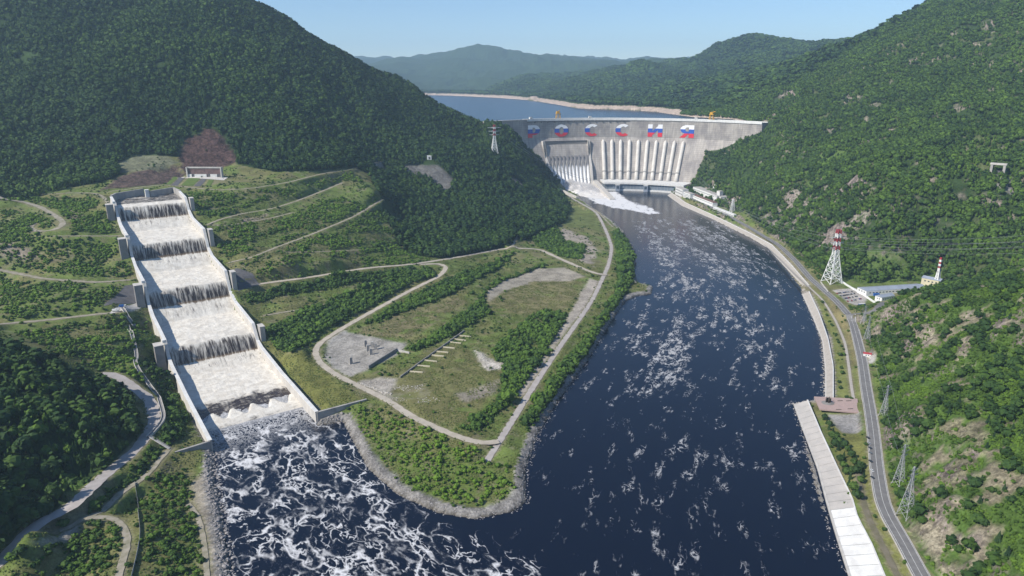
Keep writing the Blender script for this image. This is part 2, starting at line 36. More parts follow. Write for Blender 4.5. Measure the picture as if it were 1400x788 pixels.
POLY = {'valley_left': [(-1082.6,1004.1),(-971.8,1187.9),(-850.4,1127.9),(-807.3,1213.0),(-779.3,1277.7),(-753.5,1361.3),(-743.0,1448.2),(-701.1,1459.7),(-682.8,1477.2),(-651.7,1491.8),(-608.4,1477.8),(-568.8,1429.0),(-477.8,1401.9),(-416.7,1450.0),(-358.6,1533.7),(-323.3,1555.8),(-276.2,1426.3),(-256.3,1355.6),(-220.9,1259.6),(-187.6,1215.0),(-132.4,1197.7),(0.0,1347.5),(64.2,1468.0),(126.5,1614.5),(162.1,1871.3),(144.1,2030.3),(132.0,2159.6),(200.0,2300.0),(330.0,2200.0),(330.0,1300.0),(120.0,700.0),(0.0,300.0),(-700.0,200.0)],'near_left_hill': [(-673.8,596.5),(-582.6,637.3),(-532.7,662.2),(-484.3,653.8),(-439.6,659.8),(-401.8,645.3),(-373.2,617.4),(-361.1,602.0),(-353.3,576.9),(-351.5,542.4),(-361.3,517.6),(-350.2,459.2),(-355.5,429.5),(-369.2,412.2),(-378.6,385.9),(-419.9,318.0)],'left_bank_grass': [(-368.6,905.9),(-331.4,848.0),(-307.9,814.6),(-209.8,656.2),(-164.8,678.5),(-190.3,705.9),(-229.2,758.7),(-253.8,809.7),(-272.3,786.4),(-312.4,829.2),(-336.1,874.5)],'ruin_gravel': [(-246.9,855.3),(-230.7,878.8),(-177.0,858.4),(-138.3,836.5),(-143.5,802.5),(-171.5,756.7),(-188.2,733.5),(-215.9,758.3),(-237.0,801.7)],'rubble_gravel': [(-178.1,726.0),(-145.9,736.1),(-106.0,726.4),(-79.7,675.9),(-102.7,668.7),(-144.6,682.1),(-174.1,707.4)],'clearing': [(-44.4,1039.4),(-12.5,1120.0),(47.0,1210.4),(95.1,1224.3),(133.4,1173.6),(107.5,1062.4),(78.1,985.9),(21.8,963.4),(-38.4,968.6)],'clearing_gravel': [(-42.3,1047.0),(-12.6,1129.3),(47.2,1214.5),(95.1,1224.3),(130.7,1173.4),(102.0,1142.3),(38.1,1136.1),(-11.9,1065.4),(-36.4,1009.9)],'inner_dry': [(-124.5,766.7),(-77.1,839.1),(-38.7,842.6),(-8.9,763.2),(-31.3,660.1),(-59.2,619.7),(-99.9,648.0),(-138.0,690.3),(-135.8,726.4)],'white_patch': [(-47.1,817.0),(-29.4,794.4),(-9.0,778.2),(-13.3,762.8),(-28.2,757.2),(-40.8,782.2)],'field_dry': [(-196.7,910.4),(-151.0,953.1),(-91.5,1017.4),(-67.7,1001.4),(-103.9,913.7),(-137.4,856.6),(-177.0,858.4),(-209.9,874.6)],'inner_gravel2': [(-65.0,690.7),(-17.1,732.0),(-14.8,698.7),(-47.8,674.8)],'cross_gravel': [(136.4,1165.4),(156.3,1147.1),(114.0,1009.0),(70.6,881.3),(40.7,779.8),(12.2,690.1),(4.1,697.7),(37.0,801.1),(81.1,952.4),(115.4,1082.8)],'river_grass': [(153.6,1893.6),(187.2,1924.5),(215.6,1775.1),(213.2,1547.2),(175.2,1606.7),(132.8,1561.2),(122.4,1655.9)],'block_ruins': [(118.4,1551.2),(170.6,1483.6),(176.1,1353.9),(153.7,1237.0),(127.9,1285.0),(146.8,1406.2),(95.2,1448.0)],'bank_grass': [(191.6,2093.8),(225.2,1987.6),(254.5,1734.6),(249.4,1633.2),(240.3,1727.8),(219.1,1805.7)],'hedge_a': [(-386.1,933.7),(-312.7,999.0),(-236.1,1061.1),(-174.0,1119.9),(-166.8,1112.0),(-230.4,1031.5),(-307.0,977.1),(-372.7,917.8)],'hedge_b': [(-332.9,852.6),(-262.6,972.5),(-171.8,1103.6),(-137.3,1123.7),(-129.4,1095.8),(-164.1,1047.9),(-198.8,980.3),(-237.3,907.9),(-258.8,856.6),(-274.1,786.0),(-316.8,825.5)],'hedge_c': [(-205.8,904.6),(-148.5,1017.1),(-75.9,1137.4),(2.9,1293.6),(-13.5,1219.6),(-92.2,1026.2),(-169.3,933.1),(-195.1,891.4)],'hedge_d': [(-133.5,816.4),(-100.8,882.6),(-65.5,965.9),(-25.0,1117.8),(57.6,1237.2),(64.0,1200.1),(2.4,1086.3),(-30.5,961.0),(-79.5,869.1),(-122.8,806.8)],'hedge_e': [(-32.1,794.2),(0.0,899.1),(44.5,982.5),(82.4,969.2),(60.7,852.7),(18.9,736.2),(-6.3,662.5),(-36.5,610.4),(-57.4,615.4),(-31.1,657.0),(-8.4,717.8),(-8.8,752.8),(-24.8,761.7)],'bank_trees': [(9.1,635.0),(28.6,693.3),(65.8,788.2),(126.8,945.4),(183.6,1123.6),(214.1,1337.1),(237.9,1577.5),(258.6,1554.5),(247.1,1348.2),(219.9,1189.0),(174.7,1047.9),(126.0,904.1),(70.8,760.1),(34.8,668.7),(16.4,621.5)],'tip_bushes': [(-168.1,664.5),(-133.0,661.4),(-72.8,607.6),(-29.2,574.5),(0.0,551.3),(1.3,515.8),(-27.5,490.9),(-58.5,496.4),(-93.0,526.5),(-131.1,576.2),(-159.2,629.6)],'chute_bushes': [(-444.3,760.9),(-435.8,779.8),(-388.1,715.6),(-338.7,644.5),(-320.5,590.1),(-326.4,573.5),(-337.0,577.5),(-343.9,616.4),(-391.0,694.5),(-411.8,710.6)],'bank_bushes': [(-321.8,526.7),(-295.8,544.9),(-268.4,494.4),(-240.1,447.6),(-216.2,398.8),(-255.4,391.8),(-280.3,445.7),(-315.1,506.2)],'loop_bushes': [(-364.1,407.4),(-341.4,423.3),(-331.2,456.9),(-316.2,459.6),(-296.8,440.3),(-283.1,410.0),(-299.7,401.8),(-333.2,391.1)],'road_bushes': [(-330.7,468.0),(-327.1,524.9),(-325.1,566.5),(-338.2,566.1),(-339.7,525.4),(-336.9,459.0)],'block_bushes': [(23.9,1455.9),(101.7,1555.2),(112.6,1426.0),(152.8,1389.4),(135.2,1286.8),(100.1,1294.3),(53.0,1378.7)],'terraces_r1': [(-578.2,1228.6),(-530.6,1234.6),(-479.5,1257.8),(-421.6,1358.6),(-354.3,1511.9),(-319.4,1492.8),(-360.9,1467.8),(-387.5,1389.8),(-416.1,1287.1),(-469.4,1205.1),(-495.6,1141.7),(-526.1,1132.6),(-550.6,1164.2)],'terraces_r2': [(-478.8,1098.0),(-435.7,1143.4),(-395.7,1216.1),(-369.2,1317.0),(-307.1,1433.2),(-275.5,1422.0),(-303.5,1272.0),(-340.7,1155.2),(-380.7,1083.0),(-423.6,1008.3),(-458.6,1029.7),(-479.1,1067.8)],'terraces_r3': [(-411.7,989.9),(-368.8,1045.8),(-332.8,1125.0),(-294.5,1229.7),(-270.8,1408.1),(-219.8,1252.2),(-186.3,1205.7),(-129.9,1173.2),(-221.2,1108.7),(-316.5,1015.3),(-370.5,976.1),(-402.0,983.0)],'terraces_l1': [(-932.6,1240.8),(-802.9,1164.8),(-718.1,1169.7),(-646.8,1078.3),(-615.7,1043.3),(-658.7,1004.5),(-697.2,1062.2),(-786.0,1137.4),(-846.3,1121.3)],'terraces_l2': [(-832.6,1099.7),(-780.7,1091.3),(-725.7,1060.1),(-706.2,1028.3),(-722.8,1001.4),(-680.0,984.5),(-589.6,1005.2),(-542.7,941.0),(-583.4,918.0),(-658.5,924.7),(-730.3,941.3)],'terraces_l3': [(-719.7,922.8),(-636.8,890.5),(-567.4,889.7),(-536.7,905.3),(-521.1,838.8),(-566.8,806.7),(-618.7,777.8)],'terraces_l4': [(-572.8,737.1),(-551.7,781.0),(-501.1,833.7),(-479.5,852.0),(-441.8,794.5),(-448.3,770.4),(-466.4,705.4),(-498.5,696.6)],'terraces_l5': [(-481.5,693.0),(-471.5,745.2),(-456.4,771.7),(-424.4,717.3),(-409.7,700.3),(-419.9,691.4),(-455.6,699.4)],'dirt_l1': [(-751.7,978.9),(-705.9,972.4),(-680.1,962.4),(-705.9,952.4),(-735.8,952.0)],'dirt_l2': [(-748.4,1125.9),(-711.9,1105.2),(-682.1,1073.7),(-693.2,1063.2)],'dirt_r1': [(-461.9,1148.8),(-436.0,1200.2),(-433.3,1172.9),(-450.8,1134.8)],'portal_rock': [(-705.7,1463.9),(-706.2,1506.9),(-689.0,1529.5),(-672.5,1554.5),(-624.9,1518.0),(-598.6,1485.3),(-573.5,1438.2),(-594.7,1417.1),(-577.7,1360.2),(-644.5,1360.3),(-680.2,1416.3)],'portal_rock2': [(-734.3,1210.3),(-761.8,1321.6),(-732.9,1377.9),(-697.3,1428.5),(-654.8,1370.5),(-652.2,1302.8),(-680.1,1270.0),(-716.6,1237.4)],'portal_scree': [(-799.6,1394.9),(-779.9,1446.4),(-723.1,1454.3),(-693.4,1436.9),(-721.0,1383.3),(-765.6,1342.8)],'slide_spur': [(-278.0,1721.1),(-259.1,1744.2),(-187.4,1763.6),(-147.9,1730.4),(-146.6,1664.4),(-168.4,1650.9),(-199.5,1698.1),(-245.4,1706.9)],'slide_spur2': [(-338.9,1596.2),(-327.5,1715.4),(-294.3,1674.4),(-311.8,1608.6)],'slide_spur3': [(-10.0,1870.4),(10.2,1907.0),(40.9,1906.2),(9.9,1853.5)],'portal_lawn': [(-667.5,1353.9),(-650.8,1371.3),(-580.3,1359.6),(-543.0,1308.2),(-593.5,1263.9),(-648.0,1282.2)],'rock_r1': [(686.0,1838.9),(722.6,1882.1),(766.2,1921.3),(723.2,1829.8),(679.7,1765.0),(655.5,1771.8)],'rock_r2': [(596.8,1615.2),(628.8,1651.8),(679.5,1663.6),(707.7,1649.7),(720.1,1559.5),(655.7,1441.1),(630.4,1468.7),(582.3,1396.7),(574.5,1449.0),(587.2,1538.9)],'rock_r3': [(652.3,1304.8),(679.3,1306.5),(690.9,1287.7),(649.8,1235.8),(628.6,1220.5),(635.0,1260.2)],'rock_r4': [(594.4,1946.7),(619.3,1929.6),(624.8,1847.3),(594.0,1771.6),(583.8,1867.3)],'rock_r5': [(562.0,2102.7),(590.1,2117.1),(591.1,2052.7),(554.4,1970.6),(542.4,2020.6)],'rock_r6': [(905.7,1310.6),(931.8,1292.9),(939.9,1245.5),(912.9,1200.8),(918.1,1241.1),(879.7,1230.5)],'green_r1': [(596.4,1196.5),(718.7,1159.3),(749.2,1143.4),(729.6,1116.5),(598.1,1114.7),(564.9,1152.4)],'green_r2': [(721.2,1782.5),(784.9,1809.2),(852.2,1756.2),(776.0,1617.1),(709.7,1612.0)],'cliff_n1': [(325.8,469.4),(337.1,462.6),(341.9,437.8),(339.8,413.9),(324.3,395.3),(308.2,386.8),(297.7,396.0),(308.1,441.4)],'cliff_n2': [(371.9,551.2),(408.2,556.1),(396.4,508.0),(356.8,461.8),(337.1,462.6),(341.8,502.2)],'cliff_n3': [(490.7,885.4),(504.3,885.5),(493.0,836.3),(470.8,811.3),(470.9,840.3)],'cliff_n4': [(518.9,854.5),(529.7,836.0),(509.3,772.2),(488.5,727.2),(475.8,734.7),(480.2,768.5)],'cliff_n5': [(533.0,780.0),(544.9,755.7),(541.2,734.9),(518.8,706.3),(513.6,714.6)],'cliff_n6': [(560.1,728.6),(570.0,722.9),(521.1,650.1),(515.9,664.2)],'cliff_n7': [(496.7,710.2),(499.8,690.4),(465.6,643.2),(459.8,651.9)],'right_grass': [(491.8,1079.8),(512.7,1070.0),(487.4,931.9),(424.3,774.9),(371.9,654.4),(334.0,598.3),(355.4,687.1),(397.8,781.1),(436.7,887.4)],'right_dry': [(505.6,1051.1),(509.7,1023.5),(483.8,919.5),(432.3,792.1),(418.7,776.1),(465.3,900.9),(485.4,986.3)],'row_grass': [(327.8,649.1),(362.0,657.6),(325.5,540.1),(296.6,460.4),(287.1,390.1),(271.8,393.5),(276.3,447.4),(294.6,515.6),(312.8,599.0)],'plaza': [(333.4,685.9),(378.6,680.5),(364.4,648.0),(326.8,655.8)],'plaza2': [(333.3,653.0),(365.1,647.8),(349.6,610.9),(331.5,612.5)],'car_lot': [(530.4,1080.1),(575.0,1092.4),(566.6,1036.1),(551.6,1014.8),(533.2,1000.8),(527.0,1016.2)],'car_lot2': [(548.2,1863.6),(562.0,1857.0),(558.6,1698.2),(561.1,1746.2)],'kiosk_pad': [(446.0,805.9),(456.8,809.6),(452.0,786.2),(445.9,776.6),(435.4,772.2)],'work_yard': [(-517.8,832.3),(-505.1,878.6),(-498.0,867.2),(-504.6,832.2),(-513.8,824.4)],'revet_l': [(-529.1,836.4),(-535.1,906.0),(-525.5,914.6),(-504.4,875.0)],'revet_r': [(-411.6,967.1),(-413.1,984.0),(-387.6,980.6),(-372.5,968.1),(-381.8,960.9),(-396.3,934.2)],'gravel_pad': [(-340.1,417.5),(-343.7,449.3),(-332.1,456.6),(-333.0,444.1),(-336.0,421.7)],'shore_pad': [(-283.6,528.0),(-279.3,552.7),(-242.0,486.4),(-224.4,450.0),(-202.2,399.6),(-216.2,398.8),(-253.6,474.5)],'tip_shore': [(-174.9,639.0),(-164.5,640.0),(-143.1,594.1),(-98.6,529.2),(-59.5,494.5),(-27.4,489.0),(0.0,507.8),(3.9,528.7),(9.9,498.4),(0.0,486.7),(-29.8,476.9),(-60.2,483.4),(-100.4,508.0),(-133.8,548.6),(-160.6,602.2)],'valley_right': [(330.0,2230.0),(514.1,2130.0),(537.7,2087.8),(551.1,1956.6),(573.4,1863.6),(588.9,1753.6),(574.0,1477.6),(575.8,1302.5),(554.8,1164.3),(598.1,1114.7),(667.5,1117.7),(734.2,1132.2),(738.1,1107.9),(497.9,887.0),(457.1,796.6),(440.9,757.3),(387.2,646.2),(348.3,563.7),(327.1,514.0),(306.7,455.7),(295.8,403.7),(288.1,367.8),(300.0,200.0),(0.0,300.0),(120.0,700.0),(330.0,1300.0)]}
CENTER = [(403.3,2209.5),(370.6,1849.5),(394.2,1531.3),(388.9,1274.6),(348.6,1067.7),(293.6,900.2),(234.4,774.5),(180.3,659.8),(143.6,546.5),(120.2,453.4),(95.9,340.3)]
PAD = [(504.4,2156.0),(565.4,2141.0),(600.0,1938.4),(577.8,1729.0),(547.9,1680.8),(486.7,2097.3)]
FOAM = {'out': [(-311.8,627.9),(-209.8,653.2),(-178.8,627.9),(-154.1,578.1),(-116.3,525.5),(-71.5,476.5),(-28.4,449.0),(10.8,424.0),(20.0,383.6),(-27.4,340.3),(-164.3,340.3),(-209.7,436.3),(-240.8,491.3),(-269.8,546.5)],'mid': [(322.7,1746.6),(569.4,1746.6),(564.4,1424.6),(497.4,1108.1),(440.2,929.7),(388.4,797.1),(339.9,703.8),(304.5,676.8),(64.1,676.8),(88.0,753.1),(163.9,961.1),(226.2,1087.6),(270.5,1360.9)],'core': [(360.6,1654.0),(513.9,1654.0),(476.0,1302.2),(418.8,1029.9),(360.6,872.2),(167.7,713.2),(100.6,713.2),(196.7,961.1),(293.8,1198.0)],'dam': [(296.7,2121.6),(453.3,1905.3),(522.9,1654.0),(501.7,1424.6),(323.3,1108.1),(288.5,1302.2),(291.9,1570.3)],'jet': [(213.5,2209.5),(344.0,2209.5),(354.1,2027.2),(393.8,1916.9),(406.2,1828.0),(372.4,1807.0),(324.2,1871.4),(279.8,1916.9),(240.4,1989.1)],'low': [(31.0,651.6),(302.5,651.6),(273.8,546.5),(244.1,436.3),(224.2,370.4),(0.0,340.3),(-5.2,404.9),(37.3,501.6),(35.4,584.8)]}
PTS = {'pylon_left': (-49.8,1962.0,140.5),'pylon_right': (549.0,1124.7,13.3),'garage': (-213.7,1785.2,149.6),'gp0': (498.5,911.6,17.8),'gp1': (474.7,853.8,12.6),'gp2': (384.1,637.0,14.5),'gp3': (330.3,509.7,14.7),'gp4': (312.3,466.0,15.7),'monument': (341.4,669.9,7.0),'kiosk': (448.2,799.6,15.9),'bus': (540.3,1001.3,12.0),'portal_frame': (910.8,1289.1,143.7)}
LISTS = {'ruin_pillars': [(-197.4,773.9,12.0),(-191.2,831.2,12.1),(-185.3,816.3,12.0),(-179.0,803.5,12.3),(-181.9,827.9,12.4),(-175.6,820.0,12.6)],'ruin_wall': [(-172.3,756.7,12.7),(-147.0,812.3,13.7)],'ruin_wall2': [(-147.0,812.3,13.7),(-129.6,802.1,13.9)],'sill_spine': [(-130.7,732.2,12.4),(-65.6,883.4,14.0)],'sills': [(-123.0,750.0,12.8),(-116.5,766.8,13.1),(-109.5,782.2,13.3),(-102.3,798.4,13.4),(-98.1,810.4,13.5),(-91.2,825.5,13.4),(-84.2,843.5,13.5),(-78.3,854.1,13.5),(-72.4,867.3,13.7)],'rocks_row': [(-172.7,716.8,12.1),(-159.3,708.0,11.6),(-145.8,697.3,11.3),(-134.2,691.9,11.2)],'road_cars': [(347.4,592.3,11.6),(343.2,581.5,10.7),(339.8,573.0,9.3),(335.6,563.7,8.6),(328.5,549.5,10.3),(321.9,534.2,11.5),(316.9,523.1,11.2)],'row_trees': [(324.6,633.1,5.6),(326.6,642.8,5.5),(325.3,628.1,5.8),(321.7,612.1,7.1),(316.2,589.0,8.0),(318.2,581.1,7.7),(316.9,569.4,7.6),(311.9,549.4,8.9),(310.5,537.0,9.7),(311.0,577.6,7.4),(311.0,585.4,7.6),(297.4,533.7,8.1),(297.6,526.0,8.5),(291.6,508.0,8.6),(303.1,534.9,8.8),(309.1,562.9,7.5),(315.6,601.9,7.8),(315.8,594.4,8.0),(316.0,582.5,7.7),(318.0,574.7,7.6),(316.9,563.8,7.8),(316.6,554.7,8.6),(314.6,542.9,9.8),(306.5,534.1,9.3),(310.6,528.1,10.2),(302.8,556.7,7.4),(300.6,546.1,7.8),(291.8,516.4,8.2),(288.9,499.7,8.4),(289.2,495.3,8.6),(320.6,619.2,6.4),(303.4,519.7,9.7)],'bank_shrubs': [(462.5,931.1,4.0),(446.9,883.3,6.5),(435.4,850.0,8.8),(417.8,807.5,8.6),(401.6,768.0,7.8),(395.0,751.9,8.2),(380.4,727.6,7.9),(375.0,712.2,7.8),(368.6,684.5,8.5),(372.1,681.7,9.0),(479.0,989.1,7.8),(487.3,1019.1,9.7),(471.6,966.7,6.1),(291.0,470.4,9.9)],'bare_grass_trees': [(-347.5,451.7,17.9),(-346.1,405.4,26.2)],'ruin_end': [(-206.3,648.8,10.0),(-164.1,675.4,10.4)]}
# ---------------------------------------------------------------- terrain
def vnoise(x, y, seed=0):
    xi = np.floor(x).astype(np.int64); yi = np.floor(y).astype(np.int64)
    fx = x - xi; fy = y - yi
    fx = fx*fx*(3-2*fx); fy = fy*fy*(3-2*fy)
    def h(a, b):
        n = (a*374761393 + b*668265263 + seed*1274126177) & 0xffffffff
        n = ((n ^ (n >> 13))*1274126177) & 0xffffffff
        n = n ^ (n >> 16)
        return (n & 0xffff)/65535.0
    a = h(xi, yi); b = h(xi+1, yi); c = h(xi, yi+1); d = h(xi+1, yi+1)
    return (a*(1-fx)+b*fx)*(1-fy)+(c*(1-fx)+d*fx)*fy

def fbm(x, y, octaves=4, seed=0):
    s = 0.0; a = 0.5; t = 0.0
    for i in range(octaves):
        s = s + a*vnoise(x, y, seed+i*17); t += a; a *= 0.5
        x = x*2.03+11.7; y = y*2.03+5.3
    return s/t

def inpoly(x, y, poly):
    r = np.zeros(np.shape(x), bool); n = len(poly)
    for i in range(n):
        x1, y1 = poly[i][:2]; x2, y2 = poly[(i+1) % n][:2]
        if y1 == y2: continue
        c = ((y1 > y) != (y2 > y))
        r ^= c & (x < (x2-x1)*(y-y1)/(y2-y1)+x1)
    return r

def segdist(x, y, pts, closed=False, want=False):
    """distance to a polyline (and the height interpolated along it when the points are 3D)"""
    best = np.full(np.shape(x), 1e9); zz = np.zeros(np.shape(x))
    n = len(pts); m = n if closed else n-1
    for i in range(m):
        p = pts[i]; q = pts[(i+1) % n]
        dx = q[0]-p[0]; dy = q[1]-p[1]; L = dx*dx+dy*dy+1e-9
        t = np.clip(((x-p[0])*dx+(y-p[1])*dy)/L, 0, 1)
        d = np.hypot(x-p[0]-t*dx, y-p[1]-t*dy)
        k = d < best
        best = np.where(k, d, best)
        if want: zz = np.where(k, p[2]+t*(q[2]-p[2]), zz)
    return (best, zz) if want else best

def smooth(a, b, x):
    t = np.clip((x-a)/(b-a), 0, 1); return t*t*(3-2*t)

# stepped spillway frame: s runs upstream, e runs to the right bank side
ANG = math.radians(34.6)
SC = (-247.9, 616.9); SD = (-math.sin(ANG), math.cos(ANG)); SE = (math.cos(ANG), math.sin(ANG))
HW = 51.0
LIPS = [(601., 128.), (474., 90.), (351., 49.), (220., 11.)]
def s2w(s, e): return SC[0]+SD[0]*s+SE[0]*e, SC[1]+SD[1]*s+SE[1]*e
def w2s(x, y):
    dx = x-SC[0]; dy = y-SC[1]
    return dx*SD[0]+dy*SD[1], dx*SE[0]+dy*SE[1]
WALL = [(-60, 12), (0, 12), (120, 12.5), (205, 17), (222, 21), (236, 40), (325, 46), (352, 55), (366, 82), (450, 87), (474, 95), (488, 122), (575, 126), (601, 135), (616, 154), (668, 158), (900, 158)]
WAT = [(-80, 0), (70, 0.2), (92, 1.2), (110, 2.0), (150, 2.5), (196, 4.0), (206, 7), (220, 11.5), (228, 24), (234, 29), (246, 31), (325, 33.5), (337, 41), (351, 49), (359, 62), (365, 68), (378, 70), (446, 74), (458, 82), (474, 90), (482, 103), (488, 109), (500, 111), (572, 114), (584, 121), (601, 128), (609, 141), (615, 147), (630, 149), (700, 150), (900, 150)]
def prof(tab, s):
    return np.interp(s, [a for a, b in tab], [b for a, b in tab])

def tps_eval(x, y, C, W, c2=400.0):
    out = np.zeros(x.shape)
    for i in range(len(C)):
        out += W[i]*np.sqrt((x-C[i, 0])**2+(y-C[i, 1])**2+c2)
    return out + W[-3] + W[-2]*x + W[-1]*y

def tps_fit(C, c2=400.0, lam=0.0):
    n = len(C)
    A = np.zeros((n+3, n+3))
    A[:n, :n] = np.sqrt((C[:, None, 0]-C[None, :, 0])**2+(C[:, None, 1]-C[None, :, 1])**2+c2)
    A[:n, n] = 1; A[:n, n+1] = C[:, 0]; A[:n, n+2] = C[:, 1]
    A[n, :n] = 1; A[n+1, :n] = C[:, 0]; A[n+2, :n] = C[:, 1]
    b = np.zeros(n+3); b[:n] = C[:, 2]
    return np.linalg.lstsq(A, b, rcond=None)[0]

def base_height(x, y, C, W):
    return tps_eval(x, y, C, W)

def axis(parts):
    out = [parts[0][0]]
    for a, b, step0, step1 in parts:
        v = a
        while v < b-1e-6:
            t = (v-a)/(b-a); v = v+step0+(step1-step0)*t
            out.append(min(v, b))
    return np.array(sorted(set(out)))
# ---------------------------------------------------------------- helpers
COL = sc.collection
rnd = random.Random(7)
def prop(o, label=None, cat=None, group=None, kind=None):
    if label: o['label'] = label
    if cat: o['category'] = cat
    if group: o['group'] = group
    if kind: o['kind'] = kind
    return o
def thing(name, label, cat, loc=(0, 0, 0), rz=0.0, group=None):
    o = bpy.data.objects.new(name, None); COL.objects.link(o); o.location = loc; o.rotation_euler = (0, 0, rz)
    o.empty_display_size = 2
    return prop(o, label, cat, group)
def link(name, me, parent=None):
    o = bpy.data.objects.new(name, me); COL.objects.link(o)
    if parent is not None: o.parent = parent
    return o
class MB:
    def __init__(s): s.v = []; s.f = []
    def quad(s, *p):
        n = len(s.v); s.v += [tuple(q) for q in p]; s.f.append(tuple(range(n, n+len(p)))); return s
    def hexa(s, b, t):
        """b, t: four bottom and four top corners, same order"""
        n = len(s.v); s.v += [tuple(q) for q in b]+[tuple(q) for q in t]
        s.f += [(n+3, n+2, n+1, n), (n+4, n+5, n+6, n+7)]+[(n+i, n+(i+1) % 4, n+4+(i+1) % 4, n+4+i) for i in range(4)]
        return s
    def box(s, c, d, rz=0.0):
        """c = centre of the base, d = sizes"""
        a, b = d[0]/2, d[1]/2; co, si = math.cos(rz), math.sin(rz)
        q = [(c[0]+x*co-y*si, c[1]+x*si+y*co) for x, y in ((-a, -b), (a, -b), (a, b), (-a, b))]
        return s.hexa([(x, y, c[2]) for x, y in q], [(x, y, c[2]+d[2]) for x, y in q])
    def beam(s, p, q, w, h=None):
        p = Vector(p); q = Vector(q); h = h or w; d = (q-p).normalized()
        up = Vector((0, 0, 1)) if abs(d.z) < .95 else Vector((1, 0, 0))
        a = d.cross(up).normalized(); b = a.cross(d).normalized(); a *= w/2; b *= h/2
        return s.hexa([p-a-b, p+a-b, p+a+b, p-a+b], [q-a-b, q+a-b, q+a+b, q-a+b])
    def prism(s, poly, z0, z1):
        n = len(s.v); m = len(poly)
        s.v += [(p[0], p[1], z0) for p in poly]+[(p[0], p[1], z1) for p in poly]
        s.f += [tuple(range(n+m-1, n-1, -1)), tuple(range(n+m, n+2*m))]+[(n+i, n+(i+1) % m, n+m+(i+1) % m, n+m+i) for i in range(m)]
        return s
    def tube(s, pts, r, k=5, caps=True):
        n0 = len(s.v); m = len(pts)
        rr = r if isinstance(r, (list, tuple)) else [r]*m
        for i, p in enumerate(pts):
            p = Vector(p); d = (Vector(pts[min(i+1, m-1)])-Vector(pts[max(i-1, 0)])).normalized()
            up = Vector((0, 0, 1)) if abs(d.z) < .95 else Vector((1, 0, 0))
            a = d.cross(up).normalized(); b = a.cross(d).normalized()
            for j in range(k):
                t = 2*math.pi*j/k; s.v.append(tuple(p+a*(rr[i]*math.cos(t))+b*(rr[i]*math.sin(t))))
        for i in range(m-1):
            for j in range(k):
                s.f.append((n0+i*k+j, n0+i*k+(j+1) % k, n0+(i+1)*k+(j+1) % k, n0+(i+1)*k+j))
        if caps: s.f += [tuple(n0+k-1-j for j in range(k)), tuple(n0+(m-1)*k+j for j in range(k))]
        return s
    def grid(s, P):
        n = len(s.v); a = len(P); b = len(P[0])
        for row in P: s.v += [tuple(q) for q in row]
        for i in range(a-1):
            for j in range(b-1):
                s.f.append((n+i*b+j, n+(i+1)*b+j, n+(i+1)*b+j+1, n+i*b+j+1))
        return s
    def mesh(s, name, mat, smooth_=False):
        me = bpy.data.meshes.new(name); me.from_pydata(s.v, [], s.f)
        for m in (mat if isinstance(mat, (list, tuple)) else [mat]): me.materials.append(m)
        bm = bmesh.new(); bm.from_mesh(me); bmesh.ops.recalc_face_normals(bm, faces=bm.faces); bm.to_mesh(me); bm.free()
        if smooth_: me.polygons.foreach_set('use_smooth', [True]*len(me.polygons))
        return me
    def build(s, name, mat, parent=None, smooth_=False):
        return link(name, s.mesh(name, mat, smooth_), parent)

# ---------------------------------------------------------------- materials
class NT:
    def __init__(s, name):
        s.m = bpy.data.materials.new(name); s.m.use_nodes = True; s.t = s.m.node_tree; s.n = s.t.nodes
        s.p = s.n['Principled BSDF']; s.out = s.n['Material Output']
    def new(s, ty, **kw):
        n = s.n.new(ty)
        for k, v in kw.items(): setattr(n, k, v)
        return n
    def set(s, sock, val):
        if hasattr(val, 'outputs'): val = val.outputs[0]
        if hasattr(val, 'is_output'): s.t.links.new(val, sock)
        else: sock.default_value = val
    def math(s, op, a, b=0.0, c=0.0):
        n = s.new('ShaderNodeMath', operation=op); s.set(n.inputs[0], a); s.set(n.inputs[1], b); s.set(n.inputs[2], c); return n.outputs[0]
    def ramp(s, x, a, b, lo=0.0, hi=1.0):
        n = s.new('ShaderNodeMapRange', interpolation_type='SMOOTHSTEP')
        s.set(n.inputs[0], x); s.set(n.inputs[1], a); s.set(n.inputs[2], b); s.set(n.inputs[3], lo); s.set(n.inputs[4], hi); return n.outputs[0]
    def mix(s, f, a, b, mode='MIX'):
        n = s.new('ShaderNodeMix', data_type='RGBA', blend_type=mode); s.set(n.inputs[0], f); s.set(n.inputs[6], a); s.set(n.inputs[7], b); return n.outputs[2]
    def noise(s, vec, scale, detail=3.0, rough=0.55, dist=0.0):
        n = s.new('ShaderNodeTexNoise'); s.set(n.inputs['Vector'], vec); n.inputs['Scale'].default_value = scale
        n.inputs['Detail'].default_value = detail; n.inputs['Roughness'].default_value = rough; n.inputs['Distortion'].default_value = dist; return n
    def pos(s):
        return s.new('ShaderNodeNewGeometry').outputs['Position']
    def scale(s, vec, k):
        n = s.new('ShaderNodeVectorMath', operation='MULTIPLY'); s.set(n.inputs[0], vec); n.inputs[1].default_value = k; return n.outputs[0]
    def attr(s, name, ty='GEOMETRY'):
        return s.new('ShaderNodeAttribute', attribute_name=name, attribute_type=ty)
    def bump(s, h, strength=0.4, dist=1.0):
        n = s.new('ShaderNodeBump'); s.set(n.inputs['Height'], h); n.inputs['Strength'].default_value = strength; n.inputs['Distance'].default_value = dist
        s.t.links.new(n.outputs[0], s.p.inputs['Normal']); return n
    def col(s, c): s.set(s.p.inputs['Base Color'], c)
    def rough(s, r, spec=0.3):
        s.set(s.p.inputs['Roughness'], r); s.p.inputs['Specular IOR Level'].default_value = spec
def C4(c): return (c[0], c[1], c[2], 1.0)
